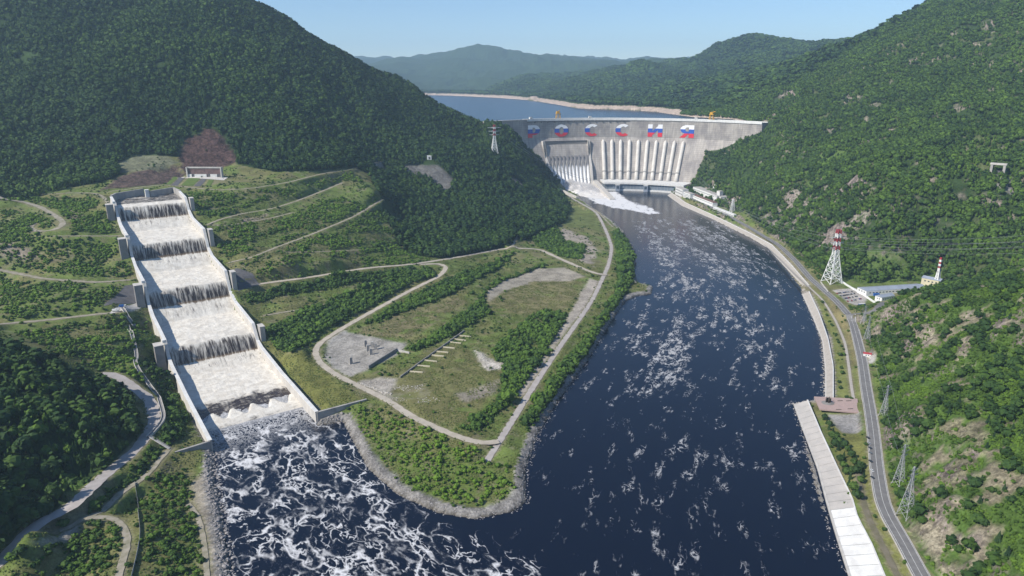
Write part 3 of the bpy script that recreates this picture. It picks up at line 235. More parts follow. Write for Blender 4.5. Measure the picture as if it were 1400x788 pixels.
def simple(name, c, c2=None, scale=0.2, rough=0.85, spec=0.2, stretch=None, bump=0.0, metallic=0.0):
    m = NT(name); v = m.pos()
    if stretch: v = m.scale(v, stretch)
    n = m.noise(v, scale, 5, 0.65)
    c2 = c2 or tuple(x*0.7 for x in c)
    m.col(m.mix(m.ramp(n.outputs[0], 0.32, 0.68), C4(c), C4(c2)))
    m.rough(rough, spec); m.p.inputs['Metallic'].default_value = metallic
    if bump: m.bump(n.outputs[0], bump, 1.0)
    return m.m
M = {}
M['concrete'] = simple('concrete', (0.40, 0.38, 0.35), (0.27, 0.26, 0.25), 0.12, stretch=(1, 1, .35))
M['pale_concrete'] = simple('pale_concrete', (0.56, 0.53, 0.49), (0.44, 0.42, 0.39), 0.15, stretch=(1, 1, .3))
M['penstock'] = simple('penstock_concrete', (0.66, 0.63, 0.58), (0.54, 0.51, 0.47), 0.12, stretch=(1, 1, .3))
M['white_concrete'] = simple('white_concrete', (0.70, 0.70, 0.68), (0.58, 0.57, 0.55), 0.12)
M['grey_concrete'] = simple('grey_concrete', (0.27, 0.26, 0.25), (0.2, 0.195, 0.19), 0.1)
M['dark_and_shade_concrete'] = simple('dark_and_shade_concrete', (0.13, 0.125, 0.13), (0.09, 0.09, 0.095), 0.15)  # dark surfaces, plus shade put into a revetment and the tunnel mouths
M['white_paint'] = simple('white_paint', (0.78, 0.78, 0.76), (0.68, 0.68, 0.66), 0.4, 0.6)
M['red_paint'] = simple('red_paint', (0.36, 0.05, 0.06), (0.3, 0.04, 0.05), 0.4, 0.6)
M['flag_white'] = simple('flag_white', (0.86, 0.86, 0.86), (0.78, 0.78, 0.78), 0.15, 0.7)
M['flag_blue'] = simple('flag_blue', (0.03, 0.10, 0.46), (0.03, 0.09, 0.38), 0.15, 0.7)
M['flag_red'] = simple('flag_red', (0.70, 0.03, 0.05), (0.62, 0.035, 0.05), 0.15, 0.7)
M['yellow_paint'] = simple('yellow_paint', (0.62, 0.36, 0.03), (0.5, 0.27, 0.03), 0.5, 0.6)
M['blue_paint'] = simple('blue_paint', (0.03, 0.13, 0.42), None, 0.5, 0.6)
M['galvanised'] = simple('galvanised', (0.42, 0.43, 0.44), (0.33, 0.34, 0.35), 0.5, 0.5)
M['cable'] = simple('cable', (0.32, 0.33, 0.35), None, 0.5, 0.5)
M['roof_grey'] = simple('roof_grey', (0.30, 0.34, 0.40), (0.24, 0.27, 0.33), 0.1, 0.5, stretch=(1, .2, 1))
M['roof_brown'] = simple('roof_brown', (0.22, 0.13, 0.10), (0.16, 0.1, 0.085), 0.2)
M['roof_pale'] = simple('roof_pale', (0.45, 0.42, 0.39), (0.38, 0.36, 0.34), 0.1)
M['yellow_wall'] = simple('yellow_wall', (0.62, 0.56, 0.40), (0.55, 0.5, 0.36), 0.2)
M['window_glass'] = simple('window_glass', (0.05, 0.07, 0.09), (0.035, 0.05, 0.07), 0.1, 0.15, 0.5)
M['facade_grey'] = simple('facade_grey', (0.20, 0.24, 0.28), (0.15, 0.18, 0.22), 0.08, 0.4, 0.4)
M['asphalt'] = simple('asphalt', (0.20, 0.195, 0.19), (0.155, 0.15, 0.15), 0.15, 0.9)
M['gravel_road'] = simple('gravel_road', (0.46, 0.41, 0.34), (0.36, 0.32, 0.26), 0.12, 0.95)
M['gravel_track'] = simple('gravel_track', (0.36, 0.32, 0.26), (0.22, 0.205, 0.14), 0.14, 0.95)
M['verge_track'] = simple('verge_track', (0.20, 0.175, 0.13), (0.14, 0.13, 0.08), 0.14, 0.95)
M['concrete_road'] = simple('concrete_road', (0.42, 0.385, 0.36), (0.33, 0.30, 0.28), 0.1, 0.9)
M['promenade'] = simple('promenade', (0.44, 0.40, 0.36), (0.37, 0.34, 0.3), 0.2, 0.9)
M['paint_line'] = simple('paint_line', (0.7, 0.7, 0.68), None, 0.5, 0.7)
M['rock'] = simple('rock', (0.36, 0.34, 0.33), (0.22, 0.205, 0.2), 0.35, 0.95, bump=0.6)
M['pale_rock'] = simple('pale_rock', (0.52, 0.48, 0.42), (0.36, 0.33, 0.29), 0.4, 0.95, bump=0.5)
M['red_rock'] = simple('red_rock', (0.20, 0.125, 0.115), (0.12, 0.085, 0.08), 0.2, 0.95, bump=0.8)
M['tyre'] = simple('tyre', (0.02, 0.02, 0.02), None, 0.5, 0.8)
M['bark'] = simple('bark', (0.12, 0.10, 0.08), (0.06, 0.05, 0.04), 0.8, 0.95)
M['plaza_paving'] = simple('plaza_paving', (0.42, 0.31, 0.28), (0.36, 0.27, 0.25), 0.3, 0.9)

def foliage(name, dark, light, inst):
    m = NT(name)
    a = m.attr('tint', 'INSTANCER') if inst else None
    n = m.noise(m.pos(), 0.35, 2, 0.6)
    if inst: f = m.math('ADD', m.math('MULTIPLY', a.outputs['Fac'], 0.85), m.math('MULTIPLY', m.math('SUBTRACT', n.outputs[0], 0.5), 0.5))
    else:
        oi = m.new('ShaderNodeObjectInfo')
        f = m.math('ADD', m.math('MULTIPLY', oi.outputs['Random'], 0.6), m.math('MULTIPLY', m.math('SUBTRACT', n.outputs[0], 0.4), 0.7))
    m.col(m.mix(m.ramp(f, 0.0, 1.0), C4(dark), C4(light)))
    m.rough(0.75, 0.15)
    return m.m
M['leaf'] = foliage('foliage', (0.023, 0.052, 0.015), (0.135, 0.230, 0.026), True)
M['leaf_one'] = foliage('leaf', (0.024, 0.052, 0.016), (0.085, 0.145, 0.026), False)
M['needle_one'] = foliage('needle', (0.016, 0.038, 0.015), (0.036, 0.07, 0.022), False)
# ---------------------------------------------------------------- ground sheet
FIT = tps_fit(CTRL)
XS = axis([(-9000, -900, 300, 14), (-900, -560, 10, 3.5), (-560, 640, 3.2, 3.2), (640, 1500, 3.6, 12), (1500, 9000, 15, 300)])
YS = axis([(-300, 280, 40, 4), (280, 1150, 2.6, 3.0), (1150, 2450, 3.2, 6.5), (2450, 7200, 8, 50), (7200, 14500, 60, 220)])
GX, GY = np.meshgrid(XS, YS)
GH = base_height(GX, GY, CTRL, FIT)
GH = np.maximum(GH, 1.5)
VL = POLY['valley_left']; VR = POLY['valley_right']; NH = POLY['near_left_hill']
def valley_mask(x, y):
    a = (inpoly(x, y, VL) | inpoly(x, y, VR)) & ~inpoly(x, y, NH)
    return a
near = (GX > -1100) & (GX < 1500) & (GY < 2800)
inval = np.zeros(GX.shape, bool); inval[near] = valley_mask(GX[near], GY[near])
dv = np.full(GX.shape, 400.0)
dv[near] = np.minimum(np.minimum(segdist(GX[near], GY[near], VL, True), segdist(GX[near], GY[near], VR, True)), segdist(GX[near], GY[near], NH, True))
s_, e_ = w2s(GX, GY)
mt = np.where(inval, 0.0, smooth(0, 160, dv))
mt0 = np.where(inval, 0.0, smooth(0, 25, dv))
mt = mt*(1-.85*smooth(-420, -300, GX)*(1-smooth(260, 330, GX))*smooth(1250, 1400, GY)*(1-smooth(2200, 2300, GY)))
mt = mt*(1-.9*(1-smooth(90, 230, np.hypot(GX+640, GY-1480))))
far = smooth(3000, 5200, GY)
mt = mt*(1-.5*smooth(1900, 2150, GY)*(GX < 100))
n1 = fbm(GX/300, GY/300, 4, 3)-.5
rg = 1-np.abs(2*fbm(GX/210, GY/260, 4, 9)-1)
GH += mt*(n1*60 + (rg-.72)*74 + (fbm(GX/95, GY/120, 3, 13)-.5)*22)*(1-.3*far)
GH += far*((fbm(GX/1100, GY/1100, 5, 21)-.5)*180 + (0.75-np.abs(2*fbm(GX/900, GY/900, 5, 31)-1))*-150)
GH += mt0*(fbm(GX/22, GY/22, 4, 5)-.5)*7*(1-far)
rockn = np.zeros(GX.shape)
for k, p in POLY.items():
    if k.startswith(('rock_r', 'cliff_n', 'portal_rock')):
        xs = [q[0] for q in p]; ys = [q[1] for q in p]
        b = (GX > min(xs)-40) & (GX < max(xs)+40) & (GY > min(ys)-40) & (GY < max(ys)+40)
        i = inpoly(GX[b], GY[b], p); d = segdist(GX[b], GY[b], p, True)
        d = np.where(i, d, -d)+(fbm(GX[b]/14, GY[b]/14, 3, 41)-.5)*22
        rockn[b] = np.maximum(rockn[b], smooth(-3, 4, d)*(smooth(.44, .53, fbm(GX[b]/15, GY[b]/15, 4, 43)) if k[:5] in ('cliff', 'rock_') else 1.0))
pr_ = polymask(GX, GY, POLY['portal_rock'], 6, 0) if False else rockn*(np.hypot(GX+640, GY-1480) < 130)
st = np.floor(GH/15)*15+15*smooth(.62, .98, (GH/15) % 1); GH = GH*(1-pr_)+st*pr_
GH += rockn*(fbm(GX/11, GY/11, 4, 51)-.45)*9
GH += np.where(inval, 1, 0)*(fbm(GX/30, GY/30, 4, 61)-.5)*1.6
# roads: level the ground under them
rdist = np.full(GX.shape, 1e6)
def resample(pts, step=5.0, passes=3):
    P = [np.array(p, float) for p in pts]
    out = []
    for i in range(len(P)-1):
        p0 = P[max(i-1, 0)]; p1 = P[i]; p2 = P[i+1]; p3 = P[min(i+2, len(P)-1)]
        n = max(1, int(np.hypot(*(p2-p1)[:2])/step))
        for k in range(n):
            t = k/n
            q = 0.5*((2*p1)+(-p0+p2)*t+(2*p0-5*p1+4*p2-p3)*t*t+(-p0+3*p1-3*p2+p3)*t**3)
            lin = p1+(p2-p1)*t
            out.append(0.6*q+0.4*lin)
    out.append(P[-1]); out = np.array(out)
    for _ in range(passes):
        if len(out) > 4:
            out[1:-1] = (out[:-2]+2*out[1:-1]+out[2:])/4
    for _ in range(14):
        if len(out) > 4: out[1:-1, 2] = (out[:-2, 2]+out[2:, 2])/2
    return out
RD = {}
for name, (kind, wid, pts) in ROADS.items():
    pl = resample(pts); pl[:, 2] = np.maximum(pl[:, 2], 3.0); RD[name] = (kind, wid, pl)
    x0, x1 = pl[:, 0].min()-25, pl[:, 0].max()+25; y0, y1 = pl[:, 1].min()-25, pl[:, 1].max()+25
    b = (GX > x0) & (GX < x1) & (GY > y0) & (GY < y1)
    d, zz = segdist(GX[b], GY[b], [tuple(p) for p in pl[::2]]+[tuple(pl[-1])], False, True)
    k = 1-smooth(wid/2+2.5, wid/2+9, d)
    GH[b] = GH[b]*(1-k)+zz*k
    rdist[b] = np.minimum(rdist[b], d-wid/2)
# the bank is cut back under the embankment slabs
slabk = np.zeros(GX.shape, bool); slabz = np.zeros(GX.shape)
for k, (oe, ie) in SLABS.items():
    pol = [p[:2] for p in oe]+[p[:2] for p in ie][::-1]; xs = [p[0] for p in pol]; ys = [p[1] for p in pol]
    b = (GX > min(xs)-12) & (GX < max(xs)+12) & (GY > min(ys)-12) & (GY < max(ys)+12)
    do = segdist(GX[b], GY[b], oe); di = segdist(GX[b], GY[b], ie); i = inpoly(GX[b], GY[b], pol) | (do < 4)
    t = do/(do+di+1e-6); slabk[b] |= i; slabz[b] = np.where(i, .6+8*t-1.6, slabz[b])
# river bed, banks, chute, reservoir
b = (GX > -420) & (GX < 760) & (GY < 2330)
inr = np.zeros(GX.shape, bool); inr[b] = inpoly(GX[b], GY[b], RIVER)
dr = np.full(GX.shape, 1e6); dr[b] = segdist(GX[b], GY[b], RIVER, True)
GH = np.where(inr, np.minimum(GH, -np.minimum(6, .4*dr)), GH)
GH = np.where(~inr & (dr < 30) & b, np.maximum(np.minimum(GH, 1.2+.55*dr), 0.25+.16*np.minimum(dr, 20)), GH)
b = (GX > 300) & (GX < 800) & (GY > 1500) & (GY < 2300)
d = np.where(inpoly(GX[b], GY[b], PAD), 0, segdist(GX[b], GY[b], PAD, True)); GH[b] = np.where(~inr[b], np.minimum(GH[b], 12.5+.95*d), GH[b])
GH = np.where(slabk & ~inr, np.minimum(GH, slabz), GH)
chute = (np.abs(e_) < HW+1.5) & (s_ > -2) & (s_ < 735)
GH = np.where(chute, np.minimum(prof(WAT, s_)-5, GH), GH)
rd_ = np.hypot(GX-322, GY-1835); td_ = np.degrees(np.arctan2(GX-322, GY-1835))
k = smooth(375, 385, rd_)*(rd_ < 560)*smooth(-24, -20, td_)*(1-smooth(35, 37, td_))*(GY > 1835)
GH = np.where(k > 0, np.minimum(GH, GH*(1-k)-3*k), GH)
b = (GY > 2100) & (GY < 7500) & (GX > -1400) & (GX < 1600)
ins = np.zeros(GX.shape, bool); ins[b] = inpoly(GX[b], GY[b], RES)
ds = np.full(GX.shape, 1e6); ds[b] = segdist(GX[b], GY[b], RES, True)
GH = np.where(ins, np.minimum(GH, 215-np.minimum(25, .5*ds)), GH)
outdam = np.hypot(GX-322, GY-1835) > 552
GH = np.where(~ins & (ds < 400) & outdam & (GY > 2200), np.maximum(GH, 215.5+.33*np.minimum(ds, 60)), GH)
def ground(x, y):
    x = np.asarray(x, float); y = np.asarray(y, float)
    i = np.clip(np.searchsorted(XS, x)-1, 0, len(XS)-2); j = np.clip(np.searchsorted(YS, y)-1, 0, len(YS)-2)
    fx = np.clip((x-XS[i])/(XS[i+1]-XS[i]), 0, 1); fy = np.clip((y-YS[j])/(YS[j+1]-YS[j]), 0, 1)
    return (GH[j, i]*(1-fx)+GH[j, i+1]*fx)*(1-fy)+(GH[j+1, i]*(1-fx)+GH[j+1, i+1]*fx)*fy
def gz(x, y): return float(ground(x, y))
# ---- what covers the ground
cov = np.zeros(GX.shape+(4,)); cov[..., :3] = (0.034, 0.06, 0.018)
cl = fbm(GX/45, GY/45, 4, 71)
fm = fbm(GX/9, GY/9, 3, 72)
def paint(mask, c, rock=None):
    m = np.clip(mask, 0, 1)[..., None]
    cov[..., :3] = cov[..., :3]*(1-m)+np.array(c)*m
    if rock is not None: cov[..., 3] = cov[..., 3]*(1-m[..., 0])+rock*m[..., 0]
paint(inval*1.0, (0.12, 0.16, 0.042), 0)
paint(inval*smooth(.45, .62, cl), (0.155, 0.155, 0.062))
paint(inval*smooth(.58, .72, fm)*.6, (0.19, 0.165, 0.11))
nearr = (~inval) & (GX > 250) & (GY < 1000)
paint(nearr*1.0, (0.07, 0.12, 0.025), 0)
paint(nearr*smooth(.61, .73, fbm(GX/16, GY/16, 4, 77)), (0.25, 0.22, 0.15), .8)
rm = (~inval) & (GX > 480) & (GY >= 1000) & (GY < 2400)
paint(rm*smooth(.56, .70, fbm(GX/70, GY/70, 5, 78))*.8, (0.10, 0.115, 0.05), .4)
paint(rm*smooth(.66, .76, fbm(GX/34, GY/34, 4, 79)), (0.26, 0.225, 0.18), 1)
STYLE = {'left_bank_grass': ((0.145, 0.15, 0.045), 0), 'ruin_gravel': ((0.33, 0.31, 0.28), .3), 'rubble_gravel': ((0.34, 0.31, 0.27), .3), 'clearing': ((0.17, 0.155, 0.075), 0),
  'clearing_gravel': ((0.30, 0.27, 0.22), .2), 'inner_dry': ((0.15, 0.145, 0.06), 0), 'white_patch': ((0.55, 0.51, 0.45), .7), 'field_dry': ((0.17, 0.15, 0.08), 0), 'inner_gravel2': ((0.27, 0.24, 0.19), .2),
  'cross_gravel': ((0.36, 0.32, 0.27), .2), 'river_grass': ((0.13, 0.155, 0.05), 0), 'block_ruins': ((0.33, 0.29, 0.24), .3), 'bank_grass': ((0.13, 0.165, 0.05), 0),
  'dirt_l1': ((0.26, 0.22, 0.17), .1), 'dirt_l2': ((0.24, 0.19, 0.15), .1), 'dirt_r1': ((0.26, 0.21, 0.17), .1), 'portal_rock': ((0.092, 0.056, 0.049), 1), 'portal_rock2': ((0.11, 0.078, 0.066), .9), 'portal_scree': ((0.17, 0.175, 0.11), .4),
  'slide_spur': ((0.15, 0.145, 0.135), .5), 'slide_spur2': ((0.2, 0.18, 0.15), .5), 'slide_spur3': ((0.22, 0.19, 0.15), .5), 'portal_lawn': ((0.20, 0.19, 0.10), 0),
  'rock_r1': ((0.27, 0.24, 0.19), 1), 'rock_r2': ((0.25, 0.225, 0.18), .9), 'rock_r3': ((0.25, 0.23, 0.18), .9), 'rock_r4': ((0.33, 0.26, 0.24), 1), 'rock_r5': ((0.4, 0.37, 0.34), 1), 'rock_r6': ((0.27, 0.26, 0.24), .7),
  'green_r1': ((0.085, 0.13, 0.035), 0), 'green_r2': ((0.09, 0.14, 0.035), 0), 'right_grass': ((0.15, 0.165, 0.055), 0), 'right_dry': ((0.21, 0.18, 0.085), 0), 'row_grass': ((0.15, 0.155, 0.05), 0),
  'plaza2': ((0.26, 0.25, 0.24), 0), 'car_lot': ((0.40, 0.37, 0.34), 0), 'car_lot2': ((0.40, 0.38, 0.36), 0), 'kiosk_pad': ((0.42, 0.40, 0.37), 0), 'work_yard': ((0.50, 0.47, 0.43), 0),
  'gravel_pad': ((0.34, 0.32, 0.28), .2), 'shore_pad': ((0.33, 0.29, 0.23), .3), 'tip_shore': ((0.30, 0.285, 0.27), .6)}
for i in range(1, 8): STYLE['cliff_n%d' % i] = ((0.33, 0.29, 0.21) if i != 2 else (0.26, 0.24, 0.15), 1)
def polymask(x, y, p, fuzz=4.0, amp=9.0):
    xs = [q[0] for q in p]; ys = [q[1] for q in p]
    out = np.zeros(x.shape); b = (x > min(xs)-25) & (x < max(xs)+25) & (y > min(ys)-25) & (y < max(ys)+25)
    if not b.any(): return out
    d = segdist(x[b], y[b], p, True); d = np.where(inpoly(x[b], y[b], p), d, -d)
    if amp: d = d+(fbm(x[b]/13, y[b]/13, 3, 91)-.5)*amp
    out[b] = smooth(-fuzz, fuzz, d); return out
def gsafe(m): return np.clip(rockn*1.1, 0, 1)
for k, (c, r) in STYLE.items():
    crisp = k in ('plaza2', 'car_lot', 'car_lot2', 'kiosk_pad', 'work_yard', 'portal_lawn', 'right_grass', 'row_grass')
    m = polymask(GX, GY, POLY[k], 2.0 if crisp else 4.0, 0 if crisp else 10)
    if k in ('inner_dry', 'field_dry', 'clearing', 'block_ruins', 'rubble_gravel'): m = m*smooth(.3, .5, fbm(GX/16, GY/16, 4, 93))
    if k.startswith(('cliff_n', 'rock_r')): m = m*gsafe(m)
    paint(m, c, r)
paint(inval & (dr < 9+6*(cl-.5)) & ~inr & (GX < 330), (0.27, 0.255, 0.235), .6)
paint(inval & (dr < 12) & ~inr & (GX > 330), (0.33, 0.30, 0.26), .6)
paint(inr*1.0, (0.06, 0.05, 0.035), 0)
gy_, gx_ = np.gradient(GH); stp = np.hypot(gx_/np.gradient(XS)[None, :], gy_/np.gradient(YS)[:, None])
paint(smooth(.95, 1.25, stp)*(GX > 300)*(GY < 2500)*~inr*(dr > 14), (0.27, 0.225, 0.195), 1)
paint(rdist < 1.6, (0.20, 0.185, 0.11))
paint((~ins & (ds < 48+30*(cl-.5)) & outdam & (GY > 2280))*1.0, (0.42, 0.34, 0.28), .3)
me = bpy.data.meshes.new('ground'); nx, ny = len(XS), len(YS)
co = np.stack([GX, GY, GH], -1).reshape(-1, 3).astype(np.float32)
ii = (np.arange(ny-1)[:, None]*nx+np.arange(nx-1)[None, :]).ravel()
q = np.stack([ii, ii+1, ii+nx+1, ii+nx], -1).astype(np.int32)
me.vertices.add(len(co)); me.vertices.foreach_set('co', co.ravel())
me.loops.add(q.size); me.loops.foreach_set('vertex_index', q.ravel())
me.polygons.add(len(q)); me.polygons.foreach_set('loop_start', np.arange(len(q), dtype=np.int32)*4)
me.polygons.foreach_set('use_smooth', np.ones(len(q), bool))
me.update(calc_edges=True)
at = me.color_attributes.new('cover', 'FLOAT_COLOR', 'POINT'); at.data.foreach_set('color', cov.reshape(-1, 4).astype(np.float32).ravel())
g = NT('ground'); a = g.attr('cover'); P = g.pos()
n1_ = g.noise(P, 0.45, 6, 0.7); n2_ = g.noise(P, 0.055, 4, 0.6); n3_ = g.noise(P, 0.16, 6, 0.75)
k = g.math('ADD', g.math('MULTIPLY', n1_.outputs[0], 1.1), g.math('MULTIPLY', n2_.outputs[0], .9))
c = g.mix(1.0, a.outputs['Color'], g.ramp(k, 0.65, 1.35, 0.55, 1.45), 'MULTIPLY')
crack = g.ramp(n3_.outputs[0], 0.38, 0.62, 0.45, 1.3)
c = g.mix(a.outputs['Alpha'], c, g.mix(1.0, c, crack, 'MULTIPLY'))
g.col(c); g.rough(0.95, 0.1)
bm_ = g.math('ADD', g.math('MULTIPLY', n1_.outputs[0], 0.7), g.math('MULTIPLY', g.math('MULTIPLY', n3_.outputs[0], a.outputs['Alpha']), 5.0))
g.bump(bm_, 0.8, 1.0)
me.materials.append(g.m)
prop(link('ground', me), kind='structure')

# ---------------------------------------------------------------- roads
def ribbon(name, pl, wid, mat, dz=0.25, off=0.0, kind='structure', ragged=0.0, parent=None):
    T = np.gradient(pl[:, :2], axis=0); T /= np.linalg.norm(T, axis=1)[:, None]+1e-9
    N = np.stack([-T[:, 1], T[:, 0]], 1); mb = MB(); rows = []
    for i in range(len(pl)):
        w = wid/2*(1+ragged*(rnd.random()-.5))
        rows.append([(pl[i, 0]+N[i, 0]*(o+off), pl[i, 1]+N[i, 1]*(o+off), max(pl[i, 2], gz(pl[i, 0]+N[i, 0]*(o+off), pl[i, 1]+N[i, 1]*(o+off)) if abs(off) < 12 else pl[i, 2])+dz) for o in (-w, -w/3, w/3, w)])
    mb.grid(rows); o = mb.build(name, mat, parent, True)
    if parent is None: prop(o, kind=kind)
    return o
MATS = {'asphalt_road': 'asphalt', 'gravel_road': 'gravel_road', 'gravel_track': 'gravel_track', 'concrete_road': 'concrete_road', 'promenade': 'promenade', 'verge_track': 'verge_track'}
for i, (name, (kind, wid, pl)) in enumerate(RD.items()):
    nm = {'asphalt_road': 'road', 'gravel_road': 'road', 'gravel_track': 'path', 'concrete_road': 'road', 'promenade': 'pavement', 'verge_track': 'path'}[kind]
    ribbon(nm, pl, wid, M[MATS[kind]], 0.22+0.012*i, 0.0, ragged=0.0 if kind in ('asphalt_road', 'promenade') else 0.3)
ml = RD['main_road'][2]
dz0 = 0.22+0.012*list(RD).index('main_road')+.05
def sub(pl, a, b):
    k = (pl[:, 1] > a) & (pl[:, 1] < b); return pl[k]
for off, w in ((-4.9, .35), (4.9, .35), (0.0, .3)):
    ribbon('road_marking', ml, w, M['paint_line'], dz0, off)
# kerb of the promenade side and a low wall along the hillside edge of the road
lowroad = ml[ml[:, 1] < 900]
def wallline(name, pl, off, w, h, mat, parent=None, dz=0.0):
    T = np.gradient(pl[:, :2], axis=0); T /= np.linalg.norm(T, axis=1)[:, None]+1e-9
    N = np.stack([-T[:, 1], T[:, 0]], 1); mb = MB(); rows = []
    for i in range(len(pl)):
        x, y, z = pl[i]; a = N[i]*(off-w/2); b = N[i]*(off+w/2)
        rows.append([(x+a[0], y+a[1], z-1+dz), (x+a[0], y+a[1], z+h+dz), (x+b[0], y+b[1], z+h+dz), (x+b[0], y+b[1], z-1+dz)])
    mb.grid(rows); return mb.build(name, mat, parent)
wallline('kerb', lowroad, 5.9, .5, .3, M['pale_concrete'])['kind'] = 'structure'
wallline('kerb', lowroad, -5.9, .5, .3, M['pale_concrete'])['kind'] = 'structure'

# ---------------------------------------------------------------- water
def water_mesh(name, xs, ys, zf, foamf):
    X, Y = np.meshgrid(xs, ys); Z = zf(X, Y)
    me = bpy.data.meshes.new(name); nx, ny = len(xs), len(ys)
    co = np.stack([X, Y, Z], -1).reshape(-1, 3)
    ii = (np.arange(ny-1)[:, None]*nx+np.arange(nx-1)[None, :]).ravel()
    me.from_pydata(co.tolist(), [], np.stack([ii, ii+1, ii+nx+1, ii+nx], -1).tolist())
    me.polygons.foreach_set('use_smooth', [True]*len(me.polygons))
    if foamf is not None:
        f = foamf(X, Y)
        at = me.color_attributes.new('foam', 'FLOAT_COLOR', 'POINT'); at.data.foreach_set('color', f.reshape(-1, 4).astype(np.float32).ravel())
    return me
def river_foam(x, y):
    f = np.zeros(x.shape+(4,)); s, e = w2s(x, y)
    # out of the chute, fading downstream
    a = polymask(x, y, FOAM['out'], 22, 14)*(0.72+0.28*smooth(-330, -20, s))
    a = np.maximum(a, smooth(30, 75, s)*(np.abs(e) < HW)*1.0)
    f[..., 0] = a*.93
    f[..., 3] = smooth(-30, 46, s)*(np.abs(e) < HW+12)*(s > -80)
    d = polymask(x, y, FOAM['mid'], 50, 30)*.55+polymask(x, y, FOAM['core'], 60, 30)*.35+polymask(x, y, FOAM['dam'], 30, 20)*.4+polymask(x, y, FOAM['low'], 40, 20)*.42
    f[..., 1] = np.clip(d, 0, 1)
    f[..., 2] = polymask(x, y, FOAM['jet'], 18, 16)
    return f
wm = NT('river_water'); at = wm.attr('foam'); P = wm.pos()
sep = wm.new('ShaderNodeSeparateColor'); wm.set(sep.inputs[0], at.outputs['Color'])
def rot(vec, ang, kx, ky):
    mp = wm.new('ShaderNodeMapping'); wm.set(mp.inputs['Vector'], vec); mp.inputs['Rotation'].default_value = (0, 0, ang); 
    return wm.scale(mp.outputs[0], (kx, ky, 1))
def warped(vec, wscale, amp):
    nn = wm.noise(vec, wscale, 3, .6); d = wm.new('ShaderNodeVectorMath', operation='SUBTRACT'); wm.set(d.inputs[0], nn.outputs['Color']); d.inputs[1].default_value = (.5, .5, .5)
    s2 = wm.scale(d.outputs[0], (amp, amp, 0)); ad = wm.new('ShaderNodeVectorMath', operation='ADD'); wm.set(ad.inputs[0], vec); wm.set(ad.inputs[1], s2); return ad.outputs[0]
def ridge(vec, sc_, det=2, rough=.5):
    nn = wm.noise(vec, sc_, det, rough); return wm.math('SUBTRACT', 1.0, wm.math('ABSOLUTE', wm.math('SUBTRACT', wm.math('MULTIPLY', nn.outputs[0], 2.0), 1.0)))
def line(rv, w): # thin threads where a ridged noise comes close to one
    return wm.ramp(rv, wm.math('SUBTRACT', 1.0, wm.math('MULTIPLY', w, 1.7)), wm.math('ADD', 1.0, wm.math('MULTIPLY', w, .2)))
ro = rot(P, -ANG, 1.0, .60)
fn = wm.noise(ro, .55, 5, .75).outputs[0]; fo_s = wm.math('MULTIPLY', wm.math('SUBTRACT', fn, .5), .17)
v1 = warped(ro, 0.028, 26); v1b = warped(ro, 0.08, 9)
r1 = wm.math('ADD', ridge(v1, 0.060, 2, .45), fo_s); r2 = wm.math('ADD', ridge(v1b, 0.14, 2, .5), fo_s); r3 = ridge(v1b, 0.30, 2, .5)
pt = wm.noise(ro, 0.020, 3, .6).outputs[0]; pt2 = wm.noise(v1b, 0.05, 4, .65).outputs[0]
D1 = sep.outputs[0]; patch1 = wm.ramp(pt, .36, .66, .25, 1.0); patch2 = wm.ramp(pt2, .42, .64)
f1 = line(r1, wm.math('MULTIPLY_ADD', wm.math('MULTIPLY', D1, patch1), .085, .012))
f1 = wm.math('MULTIPLY', f1, wm.ramp(pt2, .36, .58))
f1b = wm.math('MULTIPLY', line(r2, wm.math('MULTIPLY_ADD', wm.math('MULTIPLY', D1, patch1), .12, .01)), wm.ramp(wm.math('MULTIPLY', patch2, D1), .1, .6, 0, .9))
f1c = wm.math('MULTIPLY', line(r3, .15), wm.math('MULTIPLY', at.outputs['Alpha'], .75))
smear = wm.math('MULTIPLY', wm.ramp(wm.math('MULTIPLY', r1, wm.noise(ro, .35, 4, .7).outputs[0]), .42, .76, 0, .48), wm.math('MULTIPLY', patch1, D1))
f1 = wm.math('MULTIPLY', wm.math('MAXIMUM', wm.math('MAXIMUM', f1, f1b), smear), wm.ramp(D1, 0.03, .3))
f1 = wm.math('MAXIMUM', f1, f1c); f1 = wm.math('MAXIMUM', f1, wm.math('MULTIPLY', wm.ramp(wm.math('ADD', at.outputs['Alpha'], fo_s), .90, 1.06), .6))
FL = wm.attr('flow').outputs['Vector']
v2 = warped(wm.scale(FL, (1, .55, 1)), 0.06, 12)
fq2 = wm.math('MULTIPLY', wm.math('SUBTRACT', wm.noise(FL, .6, 4, .75).outputs[0], .5), .15); q1 = wm.math('ADD', ridge(v2, 0.085, 2, .5), fq2); q2 = wm.math('ADD', ridge(v2, 0.2, 2, .5), fq2)
pq = wm.noise(wm.scale(FL, (1, .34, 1)), 0.075, 3, .7).outputs[0]; pw = wm.noise(wm.scale(FL, (1, .22, 1)), 0.018, 3, .6).outputs[0]
D2 = wm.math('MULTIPLY', sep.outputs[1], wm.ramp(pw, .36, .62, .35, 1.25))
f2 = wm.math('MULTIPLY', line(q1, wm.math('MULTIPLY_ADD', D2, .040, .020)), wm.ramp(pq, wm.math('SUBTRACT', .615, wm.math('MULTIPLY', D2, .20)), wm.math('SUBTRACT', .74, wm.math('MULTIPLY', D2, .18))))
f2b = wm.math('MULTIPLY', line(q2, .06), wm.ramp(pq, wm.math('SUBTRACT', .62, wm.math('MULTIPLY', D2, .20)), wm.math('SUBTRACT', .76, wm.math('MULTIPLY', D2, .18)), 0, .75))
f2 = wm.math('MULTIPLY', wm.math('MAXIMUM', f2, f2b), wm.ramp(sep.outputs[1], 0.0, .25, 0, .72))
t2 = wm.math('ADD', pq, wm.math('MULTIPLY', q1, .4))
f3 = wm.ramp(wm.math('ADD', sep.outputs[2], wm.math('MULTIPLY', wm.math('SUBTRACT', t2, .85), 1.4)), .45, .95)
